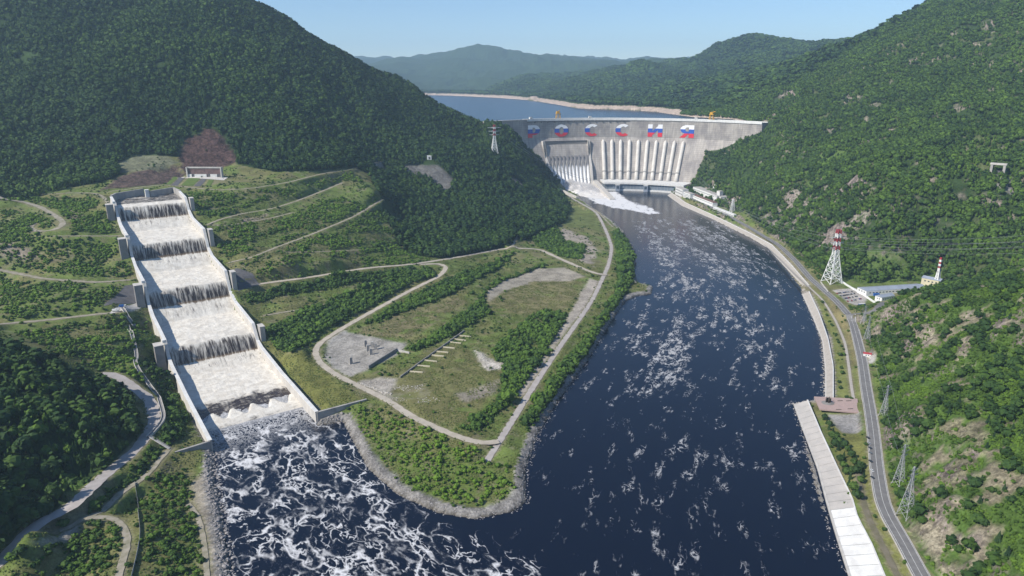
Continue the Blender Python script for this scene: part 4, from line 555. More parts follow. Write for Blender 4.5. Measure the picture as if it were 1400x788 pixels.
ff = wm.math('MAXIMUM', wm.math('MAXIMUM', f1, f2), f3)
b1 = wm.noise(wm.scale(FL, (1, .6, 1)), 0.22, 4, .65).outputs[0]
wm.col(wm.mix(ff, (0.003, 0.006, 0.017, 1), (0.68, 0.68, 0.69, 1)))
wm.set(wm.p.inputs['Roughness'], wm.ramp(ff, 0, .6, .16, .9)); wm.p.inputs['Specular IOR Level'].default_value = .5; wm.p.inputs['IOR'].default_value = 1.33
hb = wm.math('ADD', wm.math('MULTIPLY', b1, .8), wm.math('MULTIPLY', ff, .5)); wm.bump(hb, .35, 1.0)
me = water_mesh('river', np.arange(-460, 760, 6.0), np.arange(60, 2300, 6.0), lambda x, y: 0*x, river_foam)
cen = resample([(x, y, 0) for x, y in CENTER], 12, 30); cs = np.r_[0, np.cumsum(np.hypot(*np.diff(cen[:, :2], axis=0).T))]
vx = np.array([v.co[:2] for v in me.vertices]); bd = np.full(len(vx), 1e9); fu = np.zeros((len(vx), 3))
for q_ in range(len(cen)-1):
    p = cen[q_, :2]; d = cen[q_+1, :2]-p; Ln = np.hypot(*d); d = d/Ln; w_ = vx-p; a_ = w_@d; c_ = w_@np.array([d[1], -d[0]]); t_ = np.clip(a_, 0, Ln); dd_ = np.hypot(c_, a_-t_)
    k_ = dd_ < bd; bd = np.where(k_, dd_, bd); fu[k_, 0] = (np.sign(c_)*dd_)[k_]; fu[k_, 1] = (cs[q_]+t_)[k_]
at = me.attributes.new('flow', 'FLOAT_VECTOR', 'POINT'); at.data.foreach_set('vector', fu.astype(np.float32).ravel())
me.materials.append(wm.m); prop(link('river', me), kind='structure')
rs = NT('reservoir_water'); P = rs.pos(); rs.col((0.010, 0.022, 0.045, 1)); rs.rough(.25, .5); rs.bump(rs.noise(rs.scale(P, (1, 1, 1)), 0.12, 4, .6).outputs[0], .25, 1.0)
mb = MB(); arc = [(322+548*math.sin(t), 1835+548*math.cos(t)) for t in np.linspace(R(-51), R(58), 40)]
for i in range(39):
    a, b = arc[i], arc[i+1]
    fa = (-1800+3600*i/39, 7400); fb = (-1800+3600*(i+1)/39, 7400)
    mb.quad((a[0], a[1], 215), (b[0], b[1], 215), (fb[0], fb[1], 215), (fa[0], fa[1], 215))
o = mb.build('reservoir', rs.m); prop(o, kind='structure')
# ---------------------------------------------------------------- stepped shore spillway
sp = thing('stepped_spillway', 'long stepped concrete spillway carrying white water down the left bank', 'spillway', (SC[0], SC[1], 0))
sp.rotation_euler = (0, 0, 0)
OFF = Vector((-SC[0], -SC[1], 0))
def L(s, e, z):   # spillway frame to the thing's local coordinates
    x, y = s2w(s, e); return (x-SC[0], y-SC[1], z)
def chute_wall(name, sgn, s0, s1):
    mb = MB(); rows = []
    ss = sorted(set([s0, s1]+[a for a, b in WALL if s0 < a < s1]))
    for s in ss:
        z = float(prof(WALL, s)); zb = float(prof(WAT, s))-9
        rows.append([L(s, sgn*HW, zb), L(s, sgn*HW, z), L(s, sgn*(HW+3.2), z), L(s, sgn*(HW+5.5), zb)])
    mb.grid(rows)
    for r_ in (rows[0], rows[-1]): mb.quad(*r_)
    return mb.build(name, M['pale_concrete'], sp)
cuts = [0, 222, 354, 476, 603, 668]
for i in range(5):
    for sg in (-1, 1): chute_wall('side_wall', sg, cuts[i], cuts[i+1]-.02)
# coping, a little proud of the wall head
for sg in (-1, 1):
    mb = MB(); rows = []
    for s in sorted(a for a, b in WALL if 0 <= a <= 668):
        z = float(prof(WALL, s)); rows.append([L(s, sg*(HW-.3), z+.03), L(s, sg*(HW-.3), z+.9), L(s, sg*(HW+3.5), z+.9), L(s, sg*(HW+3.5), z+.03)])
    mb.grid(rows); mb.build('coping', M['white_concrete'], sp)
# end walls running from the mouth into the banks
e1 = LISTS['ruin_end']; xr, yr = s2w(0, HW+1.6); xl, yl = s2w(0, -HW-1.6)
def endwall(x0, y0, x1, y1, z0, z1, w=2.4):
    mb = MB(); d = Vector((x1-x0, y1-y0)); n = Vector((-d.y, d.x)).normalized()*w/2
    mb.hexa([(x0-n.x-SC[0], y0-n.y-SC[1], -6), (x1-n.x-SC[0], y1-n.y-SC[1], -6), (x1+n.x-SC[0], y1+n.y-SC[1], -6), (x0+n.x-SC[0], y0+n.y-SC[1], -6)],
            [(x0-n.x-SC[0], y0-n.y-SC[1], z0), (x1-n.x-SC[0], y1-n.y-SC[1], z1), (x1+n.x-SC[0], y1+n.y-SC[1], z1), (x0+n.x-SC[0], y0+n.y-SC[1], z0)])
    return mb.build('end_wall', M['concrete'], sp)
endwall(xr, yr, xr+46, yr+30, 12.4, 12.8); endwall(xl, yl, xl-36, yl-28, 12.4, 11.5)
# sills: four hidden steps under the falling water, with abutment piers on both sides
for k, (s, z) in enumerate(LIPS):
    mb = MB(); rows = []
    for e in (-HW, HW): rows.append([L(s-12, e, z-15), L(s-1, e, z-2), L(s+6, e, z-1), L(s+15, e, z+8), L(s+20, e, z-12)])
    mb.grid(rows); mb.build('sill', M['concrete'], sp)
    for sg in (-1, 1):
        zt = float(prof(WALL, s+15))+(1.2 if sg < 0 else .4)
        w_ = 10 if sg < 0 else 6
        x, y = s2w(s+6, sg*(HW+5.6+w_/2)); zb = gz(*s2w(s-4, sg*(HW+5.6+w_)))-3
        mb = MB(); mb.box((x-SC[0], y-SC[1], zb), (w_, 13, zt-zb), ANG); p = mb.build('pier', M['grey_concrete'] if sg < 0 else M['concrete'], sp)
        mb = MB(); mb.box((x-SC[0], y-SC[1], zt+.02), (w_+.8, 13.8, .7), ANG); mb.build('pier_cap', M['pale_concrete'], p)
        if sg < 0:
            x, y = s2w(s+9, sg*(HW+3.4)); mb = MB(); mb.box((x-SC[0], y-SC[1], zt+.75), (4.5, 6, 3.4), ANG); mb.build('gauge_hut', M['white_concrete'], p)
# back wall and centre pier at the head
def plate(name, pts, z0, z1, th, mat):
    mb = MB()
    for i in range(len(pts)-1):
        a = Vector(L(*pts[i], 0)); b = Vector(L(*pts[i+1], 0)); d = (b-a).normalized(); n = Vector((-d.y, d.x, 0))*th/2
        mb.hexa([a-n+Vector((0, 0, z0)), b-n+Vector((0, 0, z0)), b+n+Vector((0, 0, z0)), a+n+Vector((0, 0, z0))], [a-n+Vector((0, 0, z1)), b-n+Vector((0, 0, z1)), b+n+Vector((0, 0, z1)), a+n+Vector((0, 0, z1))])
    return mb.build(name, mat, sp)
plate('back_wall', [(668, -HW-1.6), (690, -44), (722, 2)], 140, 161, 3, M['concrete'])
plate('back_wall', [(690, 8), (716, 50), (668, HW+2.2)], 140, 160, 3, M['concrete'])
plate('head_pier', [(686, 4), (694, 4)], 140, 163, 6, M['white_concrete'])

# the falling water
def streak_water():
    w = NT('falling_water'); a = w.attr('foam'); sp_ = w.new('ShaderNodeSeparateColor'); w.set(sp_.inputs[0], a.outputs['Color'])
    uv = w.attr('flow'); U = uv.outputs['Vector']
    st = w.noise(w.scale(U, (.42, .07, 1)), 1.0, 5, .72).outputs[0]
    st2 = w.noise(w.scale(U, (.22, .05, 1)), 1.0, 4, .65).outputs[0]
    sw = w.noise(w.scale(U, (.07, .11, 1)), 1.0, 5, .65, 1.2).outputs[0]
    # green channel: how streaky, blue: how swirly
    d = w.math('MULTIPLY', w.math('SUBTRACT', w.math('ADD', w.math('MULTIPLY', st, .65), w.math('MULTIPLY', st2, .35)), .5), sp_.outputs[1])
    d2 = w.math('MULTIPLY', w.math('SUBTRACT', sw, .5), sp_.outputs[2])
    f = w.ramp(w.math('ADD', w.math('ADD', sp_.outputs[0], w.math('MULTIPLY', d, 3.0)), w.math('MULTIPLY', d2, 1.8)), 0.25, .8)
    br = w.mix(a.outputs['Alpha'], (0.036, 0.024, 0.018, 1), (0.16, 0.11, 0.06, 1))
    wh = w.mix(w.ramp(sw, .35, .65), (0.72, 0.685, 0.615, 1), (0.56, 0.52, 0.455, 1))
    w.col(w.mix(f, br, wh))
    w.set(w.p.inputs['Roughness'], w.ramp(f, 0, .5, .2, .85))
    w.bump(w.math('ADD', w.math('MULTIPLY', st, 1.0), w.math('MULTIPLY', sw, 1.0)), .5, 1.0)
    return w.m
SS = np.arange(-14, 742, 1.6); EE = np.linspace(-HW, HW, 73)
E_, S_ = np.meshgrid(EE, SS)
lipwave = 1.4*(fbm(E_/7, S_*0+3, 3, 3)-.5)
Sq = S_+lipwave
Z_ = prof(WAT, Sq)
foam = np.ones(S_.shape); streak = np.full(S_.shape, .12); swirl = np.full(S_.shape, .14); lipc = np.zeros(S_.shape)
for k, (s0, z0) in enumerate(LIPS):
    top = s0+18+12*(fbm(E_/3.5, S_/60, 4, 8+k)-.5)
    dark = smooth(s0-1.0, s0+.6, S_)*(1-smooth(top-9, top+5, S_))
    foam = foam*(1-dark)+dark*(.32+.24*np.clip((S_-s0)/16, 0, 1)); streak = np.maximum(streak, dark*.9)
    fall = smooth(s0-34, s0-14, S_)*(1-smooth(s0-1.0, s0+.6, S_)); streak = np.maximum(streak, fall*1.05); foam = foam-fall*.20
    lipc = np.maximum(lipc, smooth(s0-4.5, s0-1, S_)*(1-smooth(s0-.5, s0+1.5, S_))); foam = foam-.35*smooth(s0-3.5, s0-.6, S_)*(1-smooth(s0-.6, s0+.6, S_))
    pool = smooth(s0+16, s0+26, S_)*(1-smooth(s0+55, s0+80, S_)); swirl = np.maximum(swirl, pool*.62); foam = foam-pool*.10
# head pool: dark with foam strands
hp = smooth(628, 640, S_); foam = foam*(1-hp)+hp*.42; swirl = np.maximum(swirl, hp*.6); streak = np.maximum(streak, hp*.15)
# toothed end sill: dark wedges pointing down the channel
tri = np.clip(np.abs(((E_+25+10.75)/21.5) % 1-.5)*3.0-.25, 0, 1)
tooth = smooth(65+18*tri, 66.5+18*tri, S_)*(1-smooth(88+24*fbm(E_/10, S_/14, 4, 14), 104+24*fbm(E_/10, S_/14, 4, 14), S_))
foam = foam*(1-tooth)+tooth*.30; swirl = np.maximum(swirl, tooth*.75); streak = np.maximum(streak, tooth*.3)
low = smooth(96, 104, S_)*(1-smooth(125, 145, S_)); swirl = np.maximum(swirl, low*.85)
out = 1-smooth(46, 60, S_); foam = foam-out*.35; swirl = np.maximum(swirl, out*1.1)
Z_ = Z_+.9*(fbm(E_/6, S_/6, 4, 15)-.5)*np.where(streak > .3, .3, 1.6)
Z_ = np.where(S_ < 60, -.25+.55*smooth(43, 47, S_), Z_)
Z_ = Z_ + tooth*-0.6 + smooth(46, 58, S_)*(1-smooth(60+18*tri, 66+18*tri, S_))*1.4
X_, Y_ = s2w(S_, E_)
me = bpy.data.meshes.new('cascade_water')
ny, nx = S_.shape; ii = (np.arange(ny-1)[:, None]*nx+np.arange(nx-1)[None, :]).ravel()
keep = (S_.ravel()[ii] > 42)
q = np.stack([ii, ii+1, ii+nx+1, ii+nx], -1)[keep]
me.from_pydata(np.stack([X_, Y_, Z_], -1).reshape(-1, 3).tolist(), [], q.tolist())
me.polygons.foreach_set('use_smooth', [True]*len(me.polygons))
at = me.color_attributes.new('foam', 'FLOAT_COLOR', 'POINT'); at.data.foreach_set('color', np.stack([foam, streak, swirl, lipc], -1).reshape(-1, 4).astype(np.float32).ravel())
at = me.attributes.new('flow', 'FLOAT_VECTOR', 'POINT'); at.data.foreach_set('vector', np.stack([E_, S_, 0*S_], -1).reshape(-1, 3).astype(np.float32).ravel())
me.materials.append(streak_water()); prop(link('cascade_water', me), kind='structure')

# ---------------------------------------------------------------- the dam
DX, DY = 322.0, 1835.0
def face_r(z): return 530-85*(1-min(z, 160)/160)
def DP(th, r, z): t = R(th); return (r*math.sin(t), r*math.cos(t), z)
dam = thing('arch_dam', 'huge curved pale concrete dam with big tricolour letters across its face', 'dam', (DX, DY, 0))
def dam_concrete():
    m = NT('dam_concrete'); u = m.attr('UVMap'); v = u.outputs['Vector']
    s1 = m.noise(m.scale(v, (.22, .018, 1)), 1.0, 5, .7).outputs[0]; s2 = m.noise(m.scale(v, (.03, .02, 1)), 1.0, 4, .6).outputs[0]
    br = m.new('ShaderNodeTexBrick'); m.set(br.inputs['Vector'], v); br.inputs['Scale'].default_value = 1.0; br.inputs['Brick Width'].default_value = 15.0; br.inputs['Row Height'].default_value = 6.0
    br.inputs['Mortar Size'].default_value = .35; br.offset = 0.0; br.inputs['Color1'].default_value = (.95, .95, .95, 1); br.inputs['Color2'].default_value = (1.05, 1.05, 1.05, 1); br.inputs['Mortar'].default_value = (.70, .68, .66, 1)
    c = m.mix(m.ramp(s1, .35, .65), (0.46, 0.425, 0.385, 1), (0.32, 0.295, 0.27, 1))
    c = m.mix(m.ramp(s2, .38, .66), c, (0.26, 0.24, 0.23, 1)); c = m.mix(1.0, c, br.outputs['Color'], 'MULTIPLY')
    m.col(c); m.rough(.9, .15); m.bump(s1, .3, 1.0); return m.m
M['dam'] = dam_concrete()
def uvmap(me, f):
    uv = me.uv_layers.new(name='UVMap')
    for lp in me.loops: uv.data[lp.index].uv = f(me.vertices[lp.vertex_index].co)
mb = MB(); rows = []
TH = np.linspace(-50.5, 56, 108)
for t in TH:
    rows.append([DP(t, 558, 0), DP(t, 558, 221)]+[DP(t, 530, 221)]+[DP(t, face_r(z), z) for z in (200, 180, 160, 130, 100, 70, 40, 15, -5)])
mb.grid(rows); mb.quad(*rows[0]); mb.quad(*rows[-1])
o = mb.build('dam_body', M['dam'], dam); uvmap(o.data, lambda c: (math.atan2(c.x, c.y)*530, c.z))
def arcbox(name, t0, t1, r0, r1, z0, z1, mat, parent=None, n=None):
    mb = MB(); n = n or max(2, int(abs(t1-t0)/1.5)+1)
    rows = [[DP(t, r0, z0), DP(t, r0, z1), DP(t, r1, z1), DP(t, r1, z0), DP(t, r0, z0)] for t in np.linspace(t0, t1, n)]
    mb.grid(rows); mb.quad(*rows[0][:4]); mb.quad(*rows[-1][:4])
    return mb.build(name, mat, parent or dam)
arcbox('crest_road', -50.4, 56, 532, 556, 221.02, 221.4, M['pale_concrete'])
arcbox('parapet', -31, 56, 527.5, 529.6, 216.5, 223.6, M['white_concrete']); arcbox('parapet', -31, 56, 555.5, 557.8, 221.45, 223.2, M['white_concrete'])
arcbox('parapet', -50.4, -31.1, 527.5, 529.6, 219.5, 222.6, M['concrete']); arcbox('drain_slot_band', -31, 8, 528.2, 529.9, 213.2, 215.2, M['dark_and_shade_concrete'])
for i in range(14):
    t = -28+i*2.6; arcbox('bracket', t, t+.35, 527, 529.9, 210.5, 216.4, M['dark_and_shade_concrete'], n=2)
# penstocks
for i in range(10):
    t = -1.5+i*3.27; mb = MB(); pts = []
    for z in (152, 149, 146, 130, 100, 70, 45, 26): pts.append(DP(t, face_r(z)-(1.0 if z > 150 else 3.0), z))
    mb.tube(pts, [2.2, 4.6, 6, 6.2, 6.2, 6.2, 6.2, 6.2], 14); o = mb.build('penstock', M['penstock'], dam, True)
    mb = MB(); z = 52; mb.tube([DP(t, face_r(z+1.5)-3, z+1.5), DP(t, face_r(z-1.5)-3.2, z-1.5)], 7.2, 14); mb.build('collar', M['concrete'], o, True)
    if i < 9: arcbox('valve_platform', t+.8, t+2.47, 470, 478, 50, 52.5, M['grey_concrete'], n=2)
# spillway section
t0, t1 = -24.9, -7.1
def rib(name, ta, tb, prof_, mat, parent=None):
    mb = MB(); rows = [[DP(t, r, z) for r, z in prof_]+[DP(t, *prof_[0])] for t in (ta, tb)]
    mb.grid(rows); mb.quad(*[DP(ta, r, z) for r, z in prof_]); mb.quad(*[DP(tb, r, z) for r, z in prof_]); return mb.build(name, mat, parent or dam)
sprof = [(531, 152), (513, 152), (512, 118), (face_r(70)-14, 70), (face_r(30)-14, 30), (face_r(6)-18, 6), (face_r(6)+3, 6), (face_r(70)+2, 70)]
rib('guide_wall', t0-.5, t0+.35, sprof, M['pale_concrete']); rib('guide_wall', t1-.35, t1+.5, sprof, M['pale_concrete'])
arcbox('spillway_panel', t0+.37, t1-.37, 519, 530.5, 117, 149, M['dam']); uvmap(dam.children[-1].data, lambda c: (math.atan2(c.x, c.y)*530, c.z))
arcbox('spillway_top_strip', t0+.37, t1-.37, 517.6, 531, 149.05, 151, M['dark_and_shade_concrete'])  # dark strip along the panel's top, drawn for a slot
arcbox('gate_bridge', t0+.37, t1-.37, 508, 530, 111, 114, M['pale_concrete'])
nb = 11; bw = (t1-t0-.74)/nb
sheet = NT('jet_water'); P = sheet.attr('UVMap').outputs['Vector']; nz = sheet.noise(sheet.scale(P, (.5, .05, 1)), 1.0, 4, .6).outputs[0]
sepv = sheet.new('ShaderNodeSeparateXYZ'); sheet.set(sepv.inputs[0], P)
hgt = sheet.ramp(sepv.outputs[1], 56, 84); fw = sheet.ramp(sheet.math('ADD', nz, sheet.math('MULTIPLY', hgt, -.5)), .05, .4)
sheet.col(sheet.mix(fw, (0.20, 0.19, 0.19, 1), (0.8, 0.79, 0.78, 1))); sheet.rough(.8)
for i in range(nb+1):
    t = t0+.37+i*bw
    if 0 < i < nb:
        pp = [(519, 111), (511, 111), (face_r(78)-8, 78), (face_r(40)-5, 40), (face_r(14)-4, 14), (face_r(14)+2, 14), (face_r(60)+2, 60), (529, 111)]
        rib('bay_pier', t-.17, t+.17, pp, M['concrete'])
    if i < nb:
        arcbox('gate_recess', t+.2, t+bw-.2, 516, 518.5, 93, 110.9, M['dark_and_shade_concrete'], n=2)
        mb = MB(); rows = []
        for a in np.linspace(t+.18, t+bw-.18, 6):
            bul = 3.2*math.sin(math.pi*(a-t)/bw)
            rows.append([DP(a, face_r(z)-3.0-bul*2.2*(1-z/125), z) for z in (104, 90, 76, 60, 45, 30, 16, 4)])
        mb.grid(rows); o = mb.build('water_jet', sheet.m, dam, True); uvmap(o.data, lambda c: (math.atan2(c.x, c.y)*470, c.z))
# letters
def letter_polys(ch):
    """outlines in a 1 x 1 box as lists of convex quads"""
    q = []
    def ring(cx, cy, ox, oy, ix, iy, a0, a1, n=18):
        for i in range(n):
            a = R(a0+(a1-a0)*i/n); b = R(a0+(a1-a0)*(i+1)/n)
            q.append([(cx+ix*math.cos(a), cy+iy*math.sin(a)), (cx+ox*math.cos(a), cy+oy*math.sin(a)), (cx+ox*math.cos(b), cy+oy*math.sin(b)), (cx+ix*math.cos(b), cy+iy*math.sin(b))])
    def rect(x0, y0, x1, y1): q.append([(x0, y0), (x1, y0), (x1, y1), (x0, y1)])
    if ch == 'Р':
        rect(0.03, 0, .40, 1.0); ring(.52, .6, .46, .4, .12, .2, -90, 90); rect(.40, .80, .52, 1.0); rect(.40, .2, .52, .40)
    elif ch == 'О': ring(.5, .5, .52, .5, .17, .30, 0, 360, 32)
    elif ch == 'С': ring(.52, .5, .54, .5, .20, .30, 48, 312, 26)
    elif ch == 'И':
        rect(0, 0, .31, 1); rect(.69, 0, 1, 1); q.append([(.31, .12), (.31, .45), (.69, .88), (.69, .55)])
    elif ch == 'Я':
        rect(.62, 0, .98, 1.0); ring(.50, .66, .47, .34, .13, .16, 90, 270); rect(.50, .82, .62, 1.0); rect(.50, .32, .62, .5)
        q.append([(0.0, 0.0), (.34, 0.0), (.66, .36), (.38, .40)])
    return q
for ch, tc in zip('РОССИЯ', (-28.2, -17.2, -5.6, 5.7, 17.3, 28.7)):
    bm = bmesh.new()
    for poly in letter_polys(ch): bm.faces.new([bm.verts.new((x, y, 0)) for x, y in poly])
    for y in (1/3, 2/3): bmesh.ops.bisect_plane(bm, geom=bm.verts[:]+bm.edges[:]+bm.faces[:], plane_co=(0, y, 0), plane_no=(0, 1, 0))
    for x in np.linspace(.1, .9, 9): bmesh.ops.bisect_plane(bm, geom=bm.verts[:]+bm.edges[:]+bm.faces[:], plane_co=(x, 0, 0), plane_no=(1, 0, 0))
    bm.verts.ensure_lookup_table()
    parts = {0: MB(), 1: MB(), 2: MB()}
    for f in bm.faces:
        yc = f.calc_center_median().y; s3 = min(2, max(0, int(yc*3)))
        parts[s3].quad(*[DP(tc+math.degrees((v.co.x-.5)*48/530), 529.3 if True else 0, 163.5+40.5*v.co.y) for v in f.verts])
    bm.free()
    root = None
    for s3, mat in ((2, 'flag_white'), (1, 'flag_blue'), (0, 'flag_red')):
        par = {}
        def fd(a):
            while par.setdefault(a, a) != a: a = par[a]
            return a
        key = lambda v: tuple(round(c, 1) for c in v)
        mbp = parts[s3]
        for f in mbp.f:
            for i in f[1:]: par[fd(key(mbp.v[f[0]]))] = fd(key(mbp.v[i]))
        isl = {}
        for f in mbp.f: isl.setdefault(fd(key(mbp.v[f[0]])), MB()).quad(*[mbp.v[i] for i in f])
        for m_ in isl.values():
            o = m_.build('letter' if root is None else 'letter_stripe', M[mat], root or dam)
            root = root or o
# ---------------------------------------------------------------- powerhouse at the foot of the dam
ph = thing('powerhouse', 'long low grey turbine hall with white flat roof below the pipes', 'powerhouse', (DX, DY, 0))
arcbox('base', -2.6, 33, 389, 456, -4, 5.5, M['white_concrete'], ph)
arcbox('window_wall', -2.6, 33, 392, 456, 5.52, 22, M['facade_grey'], ph)
arcbox('roof', -3.4, 34.5, 387, 462, 22.02, 27.5, M['white_concrete'], ph)
for i in range(22):
    t = -2+i*1.6; arcbox('mullion', t, t+.12, 391.2, 391.98, 5.6, 21.9, M['galvanised'], ph, 2)
for t in (2.2, 15.6):
    o = arcbox('stair_tower', t, t+2.0, 381, 391.1, -3, 19.5, M['roof_grey'], ph, 3); arcbox('tower_roof', t-.1, t+2.1, 380, 391.15, 19.52, 20.6, M['white_concrete'], o, 3)
    arcbox('window', t+.4, t+1.6, 380.6, 380.98, 8, 17, M['window_glass'], o, 2)
# basin walls and foaming water below the dam spillway
def barrier(name, label, a, b, za, zb, w, mat, zbot=-5, cat='wall'):
    mb = MB(); d = Vector((b[0]-a[0], b[1]-a[1])); n = Vector((-d.y, d.x)).normalized()*w/2
    mb.hexa([(a[0]-n.x, a[1]-n.y, zbot), (b[0]-n.x, b[1]-n.y, zbot), (b[0]+n.x, b[1]+n.y, zbot), (a[0]+n.x, a[1]+n.y, zbot)],
            [(a[0]-n.x, a[1]-n.y, za), (b[0]-n.x, b[1]-n.y, zb), (b[0]+n.x, b[1]+n.y, zb), (a[0]+n.x, a[1]+n.y, za)])
    o = mb.build(name, mat); return prop(o, label, cat)
barrier('basin_wall', 'pale concrete basin wall left of the foaming water under the dam', (134, 2232), (196, 2052), 17, 9, 5, M['pale_concrete'])
barrier('basin_wall', 'tall pale concrete dividing wall between foaming water and turbine hall', (276, 2285), (303, 2046), 27, 4, 15, M['pale_concrete'])
ws = []
def plume_axis(t): return (205+t*110+t*t*15, 2262-t*290)
for i in range(81):
    t = i/80; cx, cy = plume_axis(t); hw = 62-18*min(1, t*1.6)+26*max(0, t-.55); row = []
    for j in range(41):
        e = (j/40-.5)*2; x, y = cx+e*hw*.93, cy+e*hw*.25
        n_ = float(fbm(np.array(x/11), np.array(y/11), 4, 33))
        z = (15*math.exp(-((t-.10)/.12)**2)+6*math.exp(-((t-.3)/.2)**2))*(1-e*e*.7)*(.35+1.2*n_)+1.2*n_*(1-t)+3.4*(n_-.5)*min(1, max(0, t-.3)*2.5)-2.6*max(0, t-.35)-.35+.4*(1-e*e)-1.2*max(0, abs(e)-.8)*5*t
        row.append((x, y, z))
    ws.append(row)
fo = NT('white_foam'); nn = fo.noise(fo.pos(), .06, 6, .7).outputs[0]; fo.col(fo.mix(fo.ramp(nn, .3, .7), (0.56, 0.53, 0.50, 1), (0.76, 0.74, 0.72, 1))); fo.rough(.95, .1); fo.bump(nn, .6, 2.0)
o = MB().grid(ws).build('foam', fo.m, None, True); prop(o, kind='stuff')
mist = NT('mist'); mist.n.remove(mist.p); pv = mist.new('ShaderNodeVolumePrincipled'); pv.inputs['Color'].default_value = (.97, .96, .96, 1); pv.inputs['Anisotropy'].default_value = .2
pn = mist.noise(mist.pos(), .028, 4, .6).outputs[0]; mist.set(pv.inputs['Density'], mist.ramp(pn, .36, .62, 0, .13)); mist.t.links.new(pv.outputs[0], mist.out.inputs['Volume'])
mb = MB(); rows = []
for i in range(17):
    t = i/16; cx, cy = 196+t*95, 2268-t*150; rr_ = 60*math.sin(math.pi*min(1, .12+t*.88))**.6+4; hh = 34*(1-t)**1.1+4
    rows.append([(cx+rr_*math.cos(a)*.95, cy+rr_*math.cos(a)*.28, -2+max(0, math.sin(a))*hh*(.8+.4*rnd.random())) for a in np.linspace(0, math.pi, 11)]+[(cx+rr_*.95, cy+rr_*.28, -2)])
mb.grid(rows); mb.quad(*rows[0]); mb.quad(*rows[-1])
o = mb.build('spray_mist', mist.m); prop(o, kind='stuff')
# ---------------------------------------------------------------- pylons and lines
def lattice(mb, z0, z1, w0, w1, n, t):
    for k in range(n):
        a = z0+(z1-z0)*k/n; b = z0+(z1-z0)*(k+1)/n; wa = w0+(w1-w0)*k/n; wb = w0+(w1-w0)*(k+1)/n
        c = ((-1, -1), (1, -1), (1, 1), (-1, 1))
        for i in range(4):
            p, q = c[i], c[(i+1) % 4]
            mb.beam((p[0]*wa, p[1]*wa, a), (q[0]*wb, q[1]*wb, b), t*.6); mb.beam((q[0]*wa, q[1]*wa, a), (p[0]*wb, p[1]*wb, b), t*.6)
            mb.beam((p[0]*wb, p[1]*wb, b), (q[0]*wb, q[1]*wb, b), t*.6)
def legs(mb, z0, z1, w0, w1, t, which):
    c = ((-1, -1), (1, -1), (1, 1), (-1, 1))[which]; mb.beam((c[0]*w0, c[1]*w0, z0), (c[0]*w1, c[1]*w1, z1), t)
def pylon(label, loc, h, base, rz, arms, painted=True, t=1.1, group=None):
    o = thing('pylon', label, 'pylon', loc, rz, group)
    zw = h*(.55 if painted else .72); ww = base*(.30 if painted else .17)
    low = M['white_paint'] if painted else M['galvanised']
    for i in range(4):
        mb = MB(); legs(mb, -2, zw, base, ww, t, i); mb.build('leg', low, o)
        mb = MB(); cx, cy = ((-1, -1), (1, -1), (1, 1), (-1, 1))[i]; mb.box((cx*base, cy*base, -3), (t*2.6, t*2.6, 3.6)); mb.build('footing', M['concrete'], o)
    mb = MB(); lattice(mb, 0, zw, base, ww, 5, t); mb.build('lattice', low, o)
    ns = 6 if painted else 3
    for k in range(ns):
        a = zw+(h-zw)*k/ns; b = zw+(h-zw)*(k+1)/ns; tp = ww*.72 if painted else ww*.35; wa = ww+(tp-ww)*k/ns; wb = ww+(tp-ww)*(k+1)/ns
        mb = MB(); lattice(mb, a, b, wa, wb, 1, t)
        for i in range(4): legs(mb, a, b, wa, wb, t*(1.25 if painted else .9), i)
        mb.build('mast_section', (M['red_paint'] if k % 2 else M['white_paint']) if painted else M['galvanised'], o)
    for zf, ln in arms:
        mb = MB(); z = h*zf
        for sy in (-1, 1):
            mb.beam((-ln, 0, z+.6), (0, sy*ww*.8, z-1.2), t*.5); mb.beam((ln, 0, z+.6), (0, sy*ww*.8, z-1.2), t*.5); mb.beam((-ln, 0, z+.6), (ln, 0, z+.6), t*.6)
            mb.beam((-ln*.5, 0, z+.6), (0, sy*ww*.8, z+2.4), t*.4); mb.beam((ln*.5, 0, z+.6), (0, sy*ww*.8, z+2.4), t*.4)
        mb.build('crossarm', M['white_paint'] if painted else M['galvanised'], o)
    return o
def at(n): x, y, z = PTS[n]; return (x, y, gz(x, y))
pl_ = at('pylon_left'); pr_ = at('pylon_right')
pylon('red and white lattice pylon on the wooded spur left of the dam', pl_, 80, 9.0, .3, ((.66, 14), (.78, 17), (.90, 20)), t=1.2)
pylon('tall red and white lattice pylon at the foot of the right mountainside', pr_, 92, 12.0, .25, ((.66, 12), (.76, 14), (.86, 16)), t=1.05)
greys = [('small grey lattice pylon beside the road junction by the car park', 'gp0', 24, 2.6), ('grey lattice pylon at the rocky foot of the near slope above the red kiosk', 'gp1', 34, 3.4),
         ('slender grey lattice pylon in the scrub beside the straight road', 'gp2', 34, 3.2), ('grey lattice pylon standing just behind the nearest pylon', 'gp3', 38, 3.6), ('nearest and largest grey lattice pylon in scrub beside the road', 'gp4', 44, 4.6)]
gpos = []
for lab, k, h, b_ in greys:
    p = at(k); pylon(lab, p, h, b_, .4, ((.72, 5.5), (.83, 6.5), (.94, 5)), False, .32); gpos.append((p, h))
def wire(label, a, b, sag, r_=.12, group='power lines strung between pylons'):
    n = 18; pts = []
    for i in range(n+1):
        t = i/n; pts.append(tuple(a[j]+(b[j]-a[j])*t-(4*sag*t*(1-t) if j == 2 else 0) for j in range(3)))
    o = MB().tube(pts, r_, 3, False).build('power_line', M['cable']); return prop(o, label, 'power line', group)
for k in range(5):
    wire('thin cable running from the left pylon down towards the dam foot', (pl_[0]+17-k*3, pl_[1]+k*4, pl_[2]+70-(k % 3)*9), (262+k*9, 2236, 30), 26, .2, 'cables from the left pylon')
